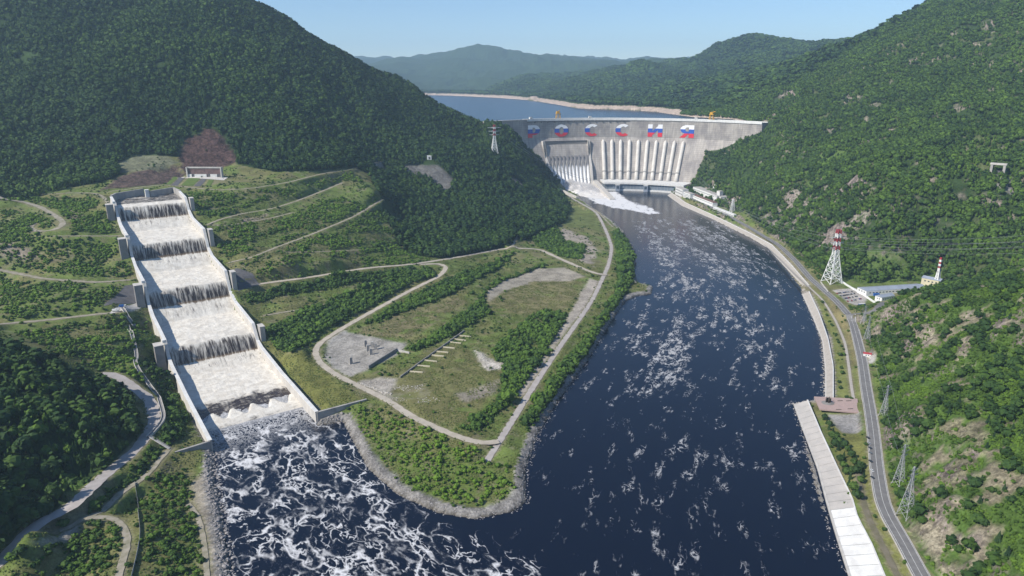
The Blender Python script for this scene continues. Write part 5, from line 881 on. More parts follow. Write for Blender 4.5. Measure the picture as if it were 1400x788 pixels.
for k in range(6):
    z = pr_[2]+92*(.86, .86, .76, .76, .66, .66)[k]; s_2 = (-1, 1)[k % 2]
    wire('long cable from the tall right pylon across the mountainside', (pr_[0]+s_2*(13+(k//2)), pr_[1], z), (pr_[0]+480, pr_[1]-40+s_2*14, z+26+s_2*6), 14, .16, 'cables from the tall right pylon')
for k in range(4):
    wire('long cable from the tall right pylon towards the dam', (pr_[0]+(-1)**k*14, pr_[1], pr_[2]+(79 if k < 2 else 61)), (560+k*8, 2150, 60), 30, .16, 'cables from the right pylon to the dam')
for i in range(len(gpos)-1):
    if i == 3: continue
    (p, h), (q, h2) = gpos[i], gpos[i+1]
    for k in (-1, 1): wire('thin cable strung between the grey roadside pylons', (p[0]+k*5, p[1], p[2]+h*.83), (q[0]+k*5, q[1], q[2]+h2*.83), 4, .07, 'cables between the grey pylons')

# ---------------------------------------------------------------- cranes and huts on the crest
def on_crest(t, r=544): return (DX+r*math.sin(R(t)), DY+r*math.cos(R(t)), 221.4)
def crane(label, t, jib):
    x, y, z = on_crest(t); o = thing('gantry_crane', label, 'crane', (x, y, z), -R(t))
    for sx in (-1, 1):
        for sy in (-1, 1):
            mb = MB(); mb.beam((sx*6.5, sy*5.5, 0), (sx*4.5, sy*4.5, 17), 1.7); mb.build('leg', M['yellow_paint'], o)
            mb = MB(); mb.box((sx*6.5, sy*5.5, -.0), (3, 1.6, 1.1)); mb.build('bogie', M['dark_and_shade_concrete'], o)
        mb = MB(); mb.beam((sx*5.6, -5.2, 8), (sx*5.6, 5.2, 8), 1.0); mb.build('brace', M['yellow_paint'], o)
    mb = MB(); mb.box((0, 0, 17), (14, 12, 2.2)); mb.build('platform', M['yellow_paint'], o)
    mb = MB(); mb.box((-1, 0, 19.22), (9, 8, 6)); mb.build('machine_house', M['yellow_paint'], o)
    mb = MB(); mb.beam((2, 0, 25), (2+jib, 0, 27.5), 1.8, 2.2); mb.build('jib', M['yellow_paint'], o)
    mb = MB(); mb.box((6, -5, 13.5), (2.6, 2.6, 3.2)); mb.build('cab', M['window_glass'], o)
crane('yellow gantry crane on the dam crest above the second letter', -18.0, 4)
crane('yellow gantry crane on the dam crest right of the last letter', 36.5, 9)
for lab, t in (('small white block hut on the crest above the first letter', -29.3), ('small white hut on the crest above the third letter', -6.5), ('small white hut on the crest near the last letter', 31.5)):
    x, y, z = on_crest(t, 533); o = thing('crest_hut', lab, 'hut', (x, y, z), -R(t))
    MB().box((0, 0, 0), (9, 7, 7.5)).build('wall', M['white_concrete'], o); MB().box((0, 0, 7.52), (10, 8, .8)).build('roof', M['pale_concrete'], o)
    for k in (-2.4, 1.2): MB().box((k, -3.58, 2.5), (1.8, .15, 2.2)).build('window', M['window_glass'], o)

# ---------------------------------------------------------------- buildings
def building(name, label, cat, poly, z0, h, wall, roof, win=None, over=.6, group=None, gable=0.0):
    cx = sum(p[0] for p in poly)/len(poly); cy = sum(p[1] for p in poly)/len(poly)
    o = thing(name, label, cat, (cx, cy, z0), 0, group); lp = [(p[0]-cx, p[1]-cy) for p in poly]
    MB().prism(lp, -4, h).build('wall', M[wall], o)
    big = [(p[0]*(1+over/max(4, math.hypot(*p))), p[1]*(1+over/max(4, math.hypot(*p)))) for p in lp]
    if gable and len(lp) == 4:
        a, b, c, d = [Vector((p[0], p[1], h+.02)) for p in big]
        if (b-a).length < (c-b).length: a, b, c, d = b, c, d, a
        m1 = (a+d)/2+Vector((0, 0, gable)); m2 = (b+c)/2+Vector((0, 0, gable))
        mb = MB(); mb.quad(a, b, m2, m1); mb.quad(c, d, m1, m2); mb.quad(a, m1, d); mb.quad(b, c, m2); mb.quad(d, c, b, a); mb.build('roof', M[roof], o)
    else: MB().prism(big, h+.02, h+.9).build('roof', M[roof], o)
    if win:
        wz, wh, ww, gap = win; n = len(lp); cnt = 0
        for i in range(n):
            a = Vector(lp[i]); b = Vector(lp[(i+1) % n]); d = b-a; ln = d.length; nn = Vector((d.y, -d.x)).normalized()
            if ln < 8 or (nn.y > .35): continue
            k = int((ln-2)/(ww+gap)); u = d.normalized()
            for q in range(k):
                c = a+u*((ln-k*(ww+gap)+gap)/2+q*(ww+gap)+ww/2)+nn*.06
                for z in wz:
                    MB().box((c.x, c.y, z), (ww, .14, wh), math.atan2(u.y, u.x)).build('window', M['window_glass'], o); cnt += 1
                    if cnt > 60: return o
    return o

def front(a, b, depth, start=0.0):
    a = Vector(a); b = Vector(b); d = (b-a).normalized(); n = Vector((-d.y, d.x)); a = a+n*start; b = b+n*start
    return [tuple(a), tuple(b), tuple(b+n*depth), tuple(a+n*depth)]
W1 = ((2.0, 6.0, 10.0), 1.8, 2.0, 1.6)
building('turbine_annex', 'white block hall at the right end of the turbine hall', 'building', front((504.0, 2103.6), (511.7, 2041.0), 18), 12, 19, 'white_concrete', 'roof_pale', ((3, 11), 3, 2.4, 2.2))
building('office_block', 'square white block with dark windows facing the river below the dam', 'building', front((510.7, 2027.6), (520.5, 1988.3), 15), 12, 15, 'white_paint', 'roof_pale', W1)
building('workshop_hall', 'long white hall with brown roof along the bank below the dam', 'building', front((527.0, 2014.4), (551.3, 1861.5), 14), 12, 11, 'white_paint', 'roof_brown', ((6.5,), 1.8, 2.4, 3))
building('assembly_hall', 'largest white hall with pale flat roof behind the brown roofed hall', 'building', front((560.4, 2112.6), (590.5, 1920.4), 24), 14, 15, 'white_paint', 'roof_pale', ((8,), 3, 3, 4))
building('garage_row', 'low white building beside the cars at the end of the bank buildings', 'building', front((543.9, 1828.0), (564.0, 1714.5), 8), 12, 5.5, 'white_paint', 'white_concrete', ((1.5,), 2, 2.5, 2))
def on_ground(name, label, cat, p, size, rz, wall, roof, wins=2, group=None, gable=0.0):
    x, y = p[:2]; z = gz(x, y); w, d, h = size; co, si = math.cos(rz), math.sin(rz)
    poly = [(x+a*co-b*si, y+a*si+b*co) for a, b in ((-w/2, -d/2), (w/2, -d/2), (w/2, d/2), (-w/2, d/2))]
    return building(name, label, cat, poly, z, h, wall, roof, ((h*.35,), min(2, h*.35), w/6, w/8) if wins else None, .4, group, gable)
on_ground('valve_house', 'tall white concrete block on the rock slope beside the dam foot', 'building', (593.6, 1943.5, 54.1), (13, 12, 30), .5, 'white_concrete', 'pale_concrete')
on_ground('valve_house', 'lower white concrete block on the rock slope near the dam foot', 'building', (584.0, 1936.2, 44.8), (12, 12, 17), .5, 'white_concrete', 'pale_concrete')
stair = thing('stairway', 'broken line of white concrete steps climbing the slope beside the dam', 'stairway', (*(571.7, 2015.6, 51.9)[:2], 0))
sx0, sy0 = stair.location.x, stair.location.y
for i in range(9):
    t = i/8; a = (571.7, 2015.6, 51.9); b = (612.5, 2050.9, 96.9); x = a[0]+(b[0]-a[0])*t; y = a[1]+(b[1]-a[1])*t
    MB().box((x-sx0, y-sy0, gz(x, y)-1), (7, 6, 4.5), .6).build('step', M['white_concrete'], stair)
o = thing('pylon', 'white lattice mast at the roadside just below the bank buildings', 'pylon', (*(580.3, 1779.8), 13), .3); mb = MB(); lattice(mb, 0, 34, 5, 1.2, 6, .7)
for i in range(4): legs(mb, -2, 34, 5, 1.2, .9, i)
mb.build('lattice', M['white_paint'], o); MB().beam((-6, 0, 28), (6, 0, 28), .8).build('crossarm', M['white_paint'], o)
# valley floor on the right
building('warehouse', 'long low white warehouse with blue grey roof behind the car park', 'building', front((567.9, 1044.2), (675.8, 1064.8), 22), 15, 7, 'white_paint', 'roof_grey', ((3,), 1.5, 3, 3), .8, None, 2.5)
building('gatehouse', 'small white gabled building in front of the long warehouse', 'building', front((576.6, 1013.2), (602.0, 1024.4), 12), 14, 7, 'white_paint', 'roof_grey', ((3,), 1.5, 2, 2), .8, None, 3)
building('boiler_house', 'cream coloured hall with grey pitched roof beside the far mast', 'building', front((685.6, 1097.5), (703.5, 1076.3), 15), 20, 9, 'yellow_wall', 'roof_grey', ((4,), 2, 2.5, 3), .8, None, 3)
MB().box((0, 0, 0), (9, 3, 4)).build('porch', M['blue_paint'], thing('entrance_porch', 'small blue entrance porch on the warehouse front', 'porch', (*(584.2, 1043.8), 14.5)))
p = (703.7, 1084.7); pylon('shorter thick red and white mast beside the cream hall', (p[0], p[1], 20), 47, 3.6, .5, ((.50, 4.5), (.70, 4.5)), t=1.3)
def boundary(name, label, pts, h, w, mat, z=None, cat='wall'):
    x0, y0 = pts[0][:2]; o = thing(name, label, cat, (x0, y0, 0))
    for i in range(len(pts)-1):
        a, b = pts[i], pts[i+1]; n = max(1, int(math.hypot(b[0]-a[0], b[1]-a[1])/9))
        for k in range(n):
            q = [(a[0]+(b[0]-a[0])*t-x0, a[1]+(b[1]-a[1])*t-y0) for t in (k/n, (k+.97)/n)]
            za = gz(q[0][0]+x0, q[0][1]+y0); zb = gz(q[1][0]+x0, q[1][1]+y0)
            mb = MB(); mb.beam((*q[0], za+h/2-.4), (*q[1], zb+h/2-.4), w, h+.8); mb.build('panel', M[mat], o)
    return o
boundary('yard_wall', 'white boundary wall running from the tall pylon to the gatehouse', [(565.2, 1135.6), (566.3, 1067.2), (566.5, 1002.3)], 3, 1.2, 'white_paint')
boundary('yard_wall', 'short pale wall along the upper edge of the car park', [(530.6, 1125.6), (518.7, 1070.4)], 2.2, 1.0, 'pale_concrete')
on_ground('kiosk', 'small red roofed kiosk in the lay-by beside the straight road', 'kiosk', PTS['kiosk'], (9, 5, 3.2), -.4, 'white_paint', 'red_paint', 1, None, 1.6)
b = thing('bus', 'blue bus parked at the near corner of the car park', 'bus', (*PTS['bus'][:2], gz(*PTS['bus'][:2])), .2)
MB().box((0, 0, .5), (11, 2.6, 2.6)).build('body', M['blue_paint'], b); MB().box((0, 0, 1.5), (11.06, 2.66, .9)).build('window_band', M['window_glass'], b); MB().box((0, 0, 3.12), (10.6, 2.3, .15)).build('roof', M['white_paint'], b)
def wheel(parent, x, y, r_=.45, w=.3):
    o = MB().tube([(x, y-w/2, r_), (x, y+w/2, r_)], r_, 10).build('wheel', M['tyre'], parent); return o
for x in (-3.6, 3.6):
    for y in (-1.2, 1.2): wheel(b, x, y)
# cars: one of each colour, then copies
CARC = [('white', (.72, .72, .72)), ('silver', (.42, .43, .45)), ('black', (.02, .02, .022)), ('red', (.4, .03, .03)), ('blue', (.04, .09, .3)), ('grey', (.16, .165, .17))]
protos = {}
def make_car(cn, c):
    o = thing('car', 'parked '+cn+' car', 'car', (0, 0, 0))
    m = simple(cn+'_car_paint', c, None, .5, .3, .5)
    mb = MB(); pr = [(-2.2, .35), (-2.25, .8), (-1.9, .98), (1.0, .95), (2.1, .78), (2.25, .5), (2.2, .35)]
    n = len(pr); mb.v = [(x, -.88, z) for x, z in pr]+[(x, .88, z) for x, z in pr]
    mb.f = [tuple(range(n)), tuple(range(2*n-1, n-1, -1))]+[(i, (i+1) % n, n+(i+1) % n, n+i) for i in range(n)]
    mb.build('body', m, o)
    mb = MB(); mb.hexa([(-1.75, -.82, .96), (1.0, -.82, .93), (1.0, .82, .93), (-1.75, .82, .96)], [(-1.3, -.66, 1.44), (.25, -.66, 1.44), (.25, .66, 1.44), (-1.3, .66, 1.44)]); mb.build('window', M['window_glass'], o)
    mb = MB(); mb.hexa([(-1.28, -.65, 1.45), (.24, -.65, 1.45), (.24, .65, 1.45), (-1.28, .65, 1.45)], [(-1.2, -.6, 1.5), (.16, -.6, 1.5), (.16, .6, 1.5), (-1.2, .6, 1.5)]); mb.build('roof', m, o)
    for x in (-1.35, 1.4):
        for y in (-.8, .8): wheel(o, x, y, .33, .22)
    return o
used_car = set()
def car(cn, x, y, rz, label, group):
    if cn not in protos: protos[cn] = make_car(cn, dict(CARC)[cn]); o = protos[cn]
    else:
        src = protos[cn]; o = src.copy(); COL.objects.link(o)
        for ch in src.children:
            c = ch.copy(); COL.objects.link(c); c.parent = o
    o.location = (x, y, gz(x, y)+.32); o.rotation_euler = (0, 0, rz); prop(o, label, 'car', group); return o
cl_ = ['black', 'silver', 'black', 'grey', 'black', 'white', 'black']
for i, p in enumerate(LISTS['road_cars']):
    q = LISTS['road_cars'][min(i+1, 6)] if i < 6 else LISTS['road_cars'][5]
    lab = {'black': 'black car parked in the line along the left edge of the straight road', 'silver': 'silver car second from the far end of the roadside line', 'grey': 'dark grey car in the middle of the roadside line', 'white': 'white car near the close end of the roadside line'}[cl_[i]]
    car(cl_[i], p[0]-1.5, p[1], R(97), lab, 'cars parked along the straight road')
Aq = [(526.9, 1064.8), (565.0, 1077.0), (556.3, 1029.7), (526.1, 1014.8)]
rr = random.Random(5)
for r_ in range(4):
    for k in range(11):
        if rr.random() < .25: continue
        u = .06+k*.085; v = .10+r_*.26
        a = Vector(Aq[0]).lerp(Vector(Aq[1]), u); b = Vector(Aq[3]).lerp(Vector(Aq[2]), u); c = a.lerp(b, v)
        cn = rr.choice(['black', 'white', 'silver', 'black', 'grey', 'red', 'blue', 'black'])
        car(cn, c.x, c.y, R(80)+rr.uniform(-.08, .08), cn+' car in the rows of the car park below the tall pylon', 'cars in the car park')
for k in range(14):
    a = Vector((539.3, 1811.7)).lerp(Vector((557.5, 1711.6)), k/13+rr.uniform(-.01, .01)); cn = rr.choice(['white', 'silver', 'black', 'white', 'grey'])
    car(cn, a.x-2, a.y-3-(k % 2)*7, R(-10)+rr.uniform(-.1, .1), cn+' car parked by the low white building near the dam', 'cars parked by the bank buildings')
# memorial square
pp_ = POLY['plaza']; zc = max(gz(*p) for p in pp_)+.15
o = MB().prism(pp_[::-1] if False else pp_, zc-1.5, zc).build('pavement', M['plaza_paving']); prop(o, kind='structure')
mx, my, _ = PTS['monument']; mo = thing('monument', 'dark bronze monument of upright figures on the pink riverside square', 'monument', (mx, my, zc+.01))
bz = simple('bronze', (0.06, 0.05, 0.045), (0.10, 0.085, 0.07), .8, .5, .4, metallic=.5)
for i, (r_, h) in enumerate(((5.2, .4), (4.4, .8), (3.6, 1.2))): MB().prism([(r_*math.cos(t)*1.3, r_*math.sin(t)) for t in np.linspace(0, 2*math.pi, 12, endpoint=False)], 0 if i == 0 else h-.39, h).build('plinth_step', M['grey_concrete'], mo)
for i in range(9):
    a = i*.7; x, y = 2.6*math.cos(a)*(.4+.6*(i % 3)/2), 1.7*math.sin(a); h = 4+2.6*((i*37) % 10)/10
    mb = MB(); mb.tube([(x, y, 1.2), (x+.1, y, 1.2+h*.35), (x, y+.1, 1.2+h*.62), (x+.1, y, 1.2+h*.8), (x, y, 1.2+h*.86), (x, y, 1.2+h)], [.55, .62, .75, .5, .28, .32], 8); mb.build('figure', bz, mo, True)
    MB().beam((x, y+.3, 1.2+h*.72), (x+.9, y+.9, 1.2+h*(.5+.4*(i % 2))), .28).build('arm', bz, mo.children[-1])
for i, (u, v) in enumerate(((1150,551), (1160,551), (1150,563), (1161,562))):
    pass
for i, p in enumerate([(356.8, 674.7), (366.3, 674.7), (345.8, 654.1), (359.0, 655.8)]):
    o = thing('bench', 'long dark bench on the pink riverside square', 'bench', (p[0], p[1], zc), .1, 'benches on the riverside square')
    MB().box((0, 0, .4), (6, .7, .12)).build('seat', M['bark'], o)
    for x in (-2.5, 2.5): MB().box((x, 0, 0), (.4, .6, .39)).build('leg', M['grey_concrete'], o)
# concrete portal high on the right slope
px_, py_, _ = PTS['portal_frame']; pf = thing('slope_portal', 'grey concrete portal frame on the bare patch high on the right slope', 'structure', (px_, py_, gz(px_, py_)), -.75)
for sx in (-1, 1): MB().box((sx*10, 0, -6), (4, 8, 25)).build('pillar', M['concrete'], pf)
MB().box((0, 0, 19.05), (26, 9, 3)).build('lintel', M['pale_concrete'], pf); MB().box((0, 3, -6), (15.9, 2, 14)).build('back_panel', M['dark_and_shade_concrete'], pf); MB().box((0, -9, -9), (24, 9, 6)).build('apron', M['grey_concrete'], pf)

# ---------------------------------------------------------------- embankments
def chain(pts, n):
    P = np.array([p[:2] for p in pts]); d = np.r_[0, np.cumsum(np.hypot(*np.diff(P, axis=0).T))]; t = np.linspace(0, d[-1], n)
    return np.stack([np.interp(t, d, P[:, 0]), np.interp(t, d, P[:, 1])], 1)
SL = {'embankment_upper': ('pale concrete riverside slope between the dam and the car park', 60, 'promenade'), 'embankment_middle': ('smooth concrete riverside slope beside the promenade lawn', 24, 'promenade'), 'embankment_lower': ('wide concrete riverside slope with a new white section nearest', 26, 'promenade')}
SLABROWS = {}
for k, (lab, n, mt_) in SL.items():
    o_, i_ = SLABS[k]; a = chain(o_, n+1); b = chain(i_, n+1); root = thing('embankment', lab, 'embankment', (a[0, 0], a[0, 1], 0)); X0, Y0 = a[0]
    SLABROWS[k] = (a, b)
    zi = 8.6
    for j in range(n):
        mb = MB(); rows = []
        for t in (0.0, .5, 1.0):
            row = []
            for q, g_ in ((j, .012), (j+1, -.012)):
                p = a[q]*(1-g_)+a[min(max(q+(1 if g_ > 0 else -1), 0), n)]*g_ if False else a[q]+(a[min(j+1, n)]-a[j])*g_
                r2 = b[q]+(b[min(j+1, n)]-b[j])*g_
                x, y = p+(r2-p)*t; row.append((x-X0, y-Y0, max(.6+(zi-.6)*t, gz(x, y)+.12)+.1))
            rows.append(row)
        mid = .5*(a[j]+b[j]); mat = mt_
        if k == 'embankment_lower': mat = 'white_concrete' if mid[1] < 496.4 else 'roof_pale'
        mb.grid(rows); e_sl = mb.build('slab', M[mat], root)
    pl = np.c_[b, np.array([max(zi, gz(*q))+.1 for q in b])]
    w_ = wallline('coping', pl, 0, 1.0, .5, M['white_concrete']); w_.parent = root; w_.matrix_parent_inverse = Matrix.Translation((-X0, -Y0, 0))
    pl = np.c_[a, np.full(len(a), .5)]
    w_ = wallline('toe_beam', pl, 0, 1.6, .9, M['pale_concrete']); w_.parent = root; w_.matrix_parent_inverse = Matrix.Translation((-X0, -Y0, 0))

# ---------------------------------------------------------------- left bank: portals, ramps, flume, fence
def patch(name, quad, mat, dz=.45, n=10, kind='structure'):
    a, b, c, d = [Vector(q[:2]) for q in quad]; rows = []
    for i in range(n+1):
        t = i/n; p = a.lerp(b, t); q = d.lerp(c, t); rows.append([(*p.lerp(q, j/n), gz(*p.lerp(q, j/n))+dz) for j in range(n+1)])
    o = MB().grid(rows).build(name, mat, None, True); return prop(o, kind=kind)
M['lawn'] = simple('lawn', (0.115, 0.165, 0.035), (0.085, 0.13, 0.03), .15)
patch('lawn', ((-652.2, 1285.2, 157.4), (-667.3, 1347.4, 162.0), (-657.6, 1350.9, 161.5), (-642.9, 1284.4, 157.1)), M['lawn']); patch('lawn', ((-620.8, 1280.9, 156.4), (-636.2, 1346.5, 160.7), (-611.1, 1342.5, 160.8), (-598.0, 1279.6, 155.8)), M['lawn']); patch('lawn', ((-574.3, 1276.2, 155.3), (-589.8, 1333.5, 159.6), (-579.8, 1331.5, 159.2), (-563.8, 1275.7, 155.4)), M['lawn'])
patch('ramp', ((-638.1, 1278.5, 156.8), (-655.7, 1350.0, 161.4), (-644.3, 1348.6, 160.8), (-626.3, 1278.0, 156.4)), M['dark_and_shade_concrete'], .5); patch('ramp', ((-595.3, 1277.4, 155.6), (-607.1, 1340.7, 160.6), (-595.8, 1335.9, 160.0), (-581.9, 1273.9, 155.1)), M['dark_and_shade_concrete'], .5)
patch('paved_apron', ((-665.9, 1350.6, 162.1), (-660.2, 1363.1, 162.8), (-561.8, 1356.3, 160.5), (-560.3, 1330.7, 158.6)), M['pale_concrete'], .4)
patch('revetment', ((-529.0, 834.6, 64.4), (-534.9, 903.7, 73.2), (-524.6, 912.8, 72.6), (-505.8, 878.1, 57.1)), M['dark_and_shade_concrete'], .4); patch('revetment', ((-414.6, 985.5, 76.0), (-388.2, 982.8, 68.8), (-372.2, 970.8, 56.4), (-393.6, 938.0, 54.1)), M['dark_and_shade_concrete'], .4)  # right slope's shade is put into its dark concrete colour
patch('paved_yard', ((-513.8, 824.4, 59.0), (-517.8, 834.1, 62.6), (-506.5, 877.6, 57.3), (-497.3, 867.9, 52.2)), M['pale_concrete'], .42)
a = Vector((-640.1, 1353.6, 161.2)[:2]); b = Vector((-574.4, 1351.9, 160.7)[:2]); ctr = (a+b)/2; wd_ = (b-a).length; tp = thing('tunnel_portal', 'pale tunnel portal front with two openings below the red rock cut', 'portal', (ctr.x, ctr.y, gz(ctr.x, ctr.y)), math.atan2(b.y-a.y, b.x-a.x))
h2 = wd_/2
MB().box((0, 5.2, -4), (wd_, 4, 21)).build('rock_face', M['red_rock'], tp)
MB().box((0, 4.2, 17.05), (wd_, 4, 2.4)).build('top_beam', M['pale_concrete'], tp)
for sx in (-1, 1): MB().box((sx*(h2+1.2), 4, -4), (2.3, 8, 23.4)).build('end_post', M['pale_concrete'], tp)
for x, w_ in ((-h2+3.5, 7), (-h2*.25, wd_*.36), (h2*.55, wd_*.2)): MB().box((x, 3.4, -3), (w_, 3, 8.5)).build('lower_wall', M['white_concrete'], tp)
for x in (-h2*.72, h2*.28, h2*.86): MB().box((x, 4, -1), (wd_*.1, 2, 7)).build('tunnel_mouth', M['dark_and_shade_concrete'], tp)  # solid boxes, the tunnels' inner shade put into their dark colour
on_ground('garage', 'small white garage on the spur track beside the grey slide', 'garage', PTS['garage'], (11, 8, 8), .1, 'white_paint', 'white_concrete', 0); MB().box((0, -4.08, 0), (6, .2, 6)).build('door', M['dark_and_shade_concrete'], bpy.data.objects['garage'])
def flume(label, pts):
    pl = resample(pts, 6, 2); x0, y0 = pl[0, :2]; o = thing('flume', label, 'flume', (x0, y0, 0)); z = np.array([gz(*p[:2]) for p in pl])
    for _ in range(3): z[1:-1] = np.maximum(z[1:-1], (z[:-2]+z[2:])/2)
    q = np.c_[pl[:, 0]-x0, pl[:, 1]-y0, z+1.0]
    for nm, off, w, h in (('side_wall', -1.7, .5, 1.4), ('side_wall', 1.7, .5, 1.4), ('floor', 0, 2.8, .3)):
        w_ = wallline(nm, q, off, w, h, M['pale_concrete'] if nm == 'side_wall' else M['grey_concrete'], o)
    for i in range(0, len(q), 3): MB().box((q[i, 0], q[i, 1], z[i]-2), (2.4, .8, 2.0)).build('support', M['grey_concrete'], o)
flume('short upper run of the raised concrete flume below the paved yard', CHANNEL[0]); flume('long bent concrete flume descending between the spillway and the dark wood', CHANNEL[1])
def footbridge():
    a, b = Vector(BRIDGE[0][:2]), Vector(BRIDGE[2][:2]); za, zb = gz(*a)+1.5, gz(*b)+1.0; o = thing('footbridge', 'narrow grey footbridge from the flume end to the spillway corner', 'footbridge', (a.x, a.y, 0)); d = b-a; n = Vector((-d.y, d.x)).normalized()*1.1
    MB().beam((0, 0, za), (d.x, d.y, zb), 2.2, .4).build('deck', M['pale_concrete'], o)
    for s in (-1, 1):
        MB().beam((n.x*s, n.y*s, za+1.3), (d.x+n.x*s, d.y+n.y*s, zb+1.3), .16).build('handrail', M['galvanised'], o)
        for k in range(9):
            t = k/8; MB().beam((d.x*t+n.x*s, d.y*t+n.y*s, za+(zb-za)*t+.2), (d.x*t+n.x*s, d.y*t+n.y*s, za+(zb-za)*t+1.3), .14).build('post', M['galvanised'], o)
footbridge()
pl = resample(FENCE, 4, 2); fx0, fy0 = pl[0, :2]; fe = thing('fence', 'thin grey fence along the grassy verge at the lower left', 'fence', (fx0, fy0, 0))
q = np.c_[pl[:, 0]-fx0, pl[:, 1]-fy0, [gz(*p[:2]) for p in pl]]
wallline('mesh_panel', q, 0, .12, 2.0, M['galvanised'], fe, .2)
for i in range(0, len(q), 1): MB().box((q[i, 0], q[i, 1], q[i, 2]-.3), (.2, .2, 2.8)).build('post', M['pale_concrete'], fe)
def lorry(label, p, rz, mat, cat='lorry'):
    o = thing('lorry', label, cat, (p[0], p[1], gz(p[0], p[1])+.45), rz)
    MB().box((-1.2, 0, 1.0), (5.6, 2.5, 2.4)).build('cargo_box', M[mat], o); MB().box((3.0, 0, .7), (2.2, 2.4, 2.3)).build('cab', M['white_paint' if mat == 'blue_paint' else mat], o); MB().box((3.3, 0, 1.8), (1.7, 2.44, .8)).build('window', M['window_glass'], o)
    for x in (-3, -1.6, 2.9):
        for y in (-1.05, 1.05): wheel(o, x, y, .5, .35)
lorry('blue lorry standing on the paved yard left of the spillway', (-510.0, 848.4, 59.8), .3, 'blue_paint'); lorry('white lorry standing on the paved yard left of the spillway', (-512.3, 835.7, 61.1), .2, 'white_paint')
# ruins on the peninsula
for i, p in enumerate(LISTS['ruin_pillars']):
    lab = 'lone stained concrete pillar at the near side of the gravel floor' if i == 0 else 'stained concrete pillar in the cluster on the gravel floor'
    o = thing('ruined_pillar', lab, 'pillar', (p[0], p[1], gz(p[0], p[1])-.5), rnd.random()*.6, None if i == 0 else 'pillars clustered on the gravel floor')
    h = 8.5+2*rnd.random(); mb = MB(); mb.hexa([(-1.9, -1.6, 0), (1.9, -1.6, 0), (1.9, 1.6, 0), (-1.9, 1.6, 0)], [(-1.6, -1.4, h), (1.6, -1.4, h-.4), (1.6, 1.4, h), (-1.55, 1.4, h-.2)]); mb.build('shaft', M['concrete'], o)
    MB().box((0, 0, .3), (3.8, 3.2, .7)).build('base', M['pale_concrete'], o)
boundary('ruined_wall', 'dark stained retaining wall on the gravel floor of the ruins', LISTS['ruin_wall'], 4.5, 1.4, 'grey_concrete'); boundary('ruined_wall', 'short pale broken wall at the far corner of the ruins', LISTS['ruin_wall2'], 2.4, 1.6, 'pale_concrete')
a, b = LISTS['sill_spine']; fo_ = thing('ruined_foundation', 'long ruined foundation with nine pale cross beams on the grass', 'foundation', (a[0], a[1], 0))
n = 10
for i in range(n):
    p = [a[j]+(b[j]-a[j])*i/n for j in (0, 1)]; q_ = [a[j]+(b[j]-a[j])*(i+.94)/n for j in (0, 1)]
    MB().beam((p[0]-a[0], p[1]-a[1], gz(*p)+.9), (q_[0]-a[0], q_[1]-a[1], gz(*q_)+.9), 1.1, 2.6).build('spine_wall', M['grey_concrete'], fo_)
M['cream_concrete'] = simple('cream_concrete', (0.58, 0.52, 0.38), (0.48, 0.43, 0.32), .3)
dd = Vector((b[0]-a[0], b[1]-a[1])).normalized(); nn_ = Vector((dd.y, -dd.x))
for p in LISTS['sills']:
    c = Vector(p[:2])+nn_*1.5; e = c+nn_*15+dd*0; e = c+Vector((15.5, -3.0))
    MB().beam((c.x-a[0], c.y-a[1], gz(*c)+.5), (e.x-a[0], e.y-a[1], gz(*e)+.5), 1.7, 1.5).build('cross_beam', M['cream_concrete'], fo_)
# ---------------------------------------------------------------- vegetation
def leaf_card(mb, c, n, s, r_):
    n = n.normalized(); a = n.orthogonal().normalized(); a.rotate(Matrix.Rotation(r_.random()*6.28, 3, n)); b = n.cross(a)
    mb.v += [tuple(c-a*s-b*s*.5), tuple(c+a*s*.2-b*s*.8), tuple(c+a*s+b*s*.4), tuple(c-a*s*.3+b*s*.8)]; k = len(mb.v); mb.f.append((k-4, k-3, k-2, k-1))
def broad(mb, seed, leaves=70, h=1.0, w=.40, core=1, z0=.18, leaf=.13):
    """a unit-high broadleaf crown: rough core and leaf clumps standing out of it"""
    r_ = random.Random(seed); bm = bmesh.new(); bmesh.ops.create_icosphere(bm, subdivisions=core, radius=1)
    cz = z0+(h-z0)*.52
    for v in bm.verts:
        k = .62+.32*r_.random(); v.co = Vector((v.co.x*w*k, v.co.y*w*k, cz+v.co.z*(h-z0)*.5*k))
    n = len(mb.v); bm.verts.index_update(); mb.v += [tuple(v.co) for v in bm.verts]; mb.f += [tuple(n+v.index for v in f.verts) for f in bm.faces]; bm.free()
    lobes = [(r_.uniform(0, 6.28), r_.uniform(-.6, .9), r_.uniform(.5, .8)) for _ in range(7)]
    for i in range(leaves):
        a, zz_, q = lobes[i % 7]; a += r_.gauss(0, .45); zz_ = max(-.95, min(.98, zz_+r_.gauss(0, .25)))
        rr_ = math.sqrt(1-zz_*zz_); q = .72+.34*r_.random()
        d = Vector((math.cos(a)*rr_, math.sin(a)*rr_, zz_)); c = Vector((d.x*w*q, d.y*w*q, cz+d.z*(h-z0)*.5*q))
        leaf_card(mb, c, d+Vector((r_.gauss(0, .5), r_.gauss(0, .5), r_.gauss(.3, .4))), leaf*(.7+.6*r_.random()), r_)
def conifer(mb, seed, tiers=6, k=7, w=.20):
    r_ = random.Random(seed)
    for t in range(tiers):
        zb = .10+.78*t/tiers; zt = zb+.30*(1-t/tiers*.4); ww = w*(1-t/tiers*.86)*(.9+.2*r_.random()); n = len(mb.v)
        mb.v.append((r_.gauss(0, .01), r_.gauss(0, .01), min(1, zt)))
        for i in range(k*2):
            a = math.pi*i/k+t*.7; q = ww*(1.0 if i % 2 else .55)*(.8+.4*r_.random()); mb.v.append((q*math.cos(a), q*math.sin(a), zb-.03+(.05 if i % 2 == 0 else -.02)+.02*r_.random()))
        for i in range(k*2): mb.f.append((n, n+1+i, n+1+(i+1) % (k*2)))
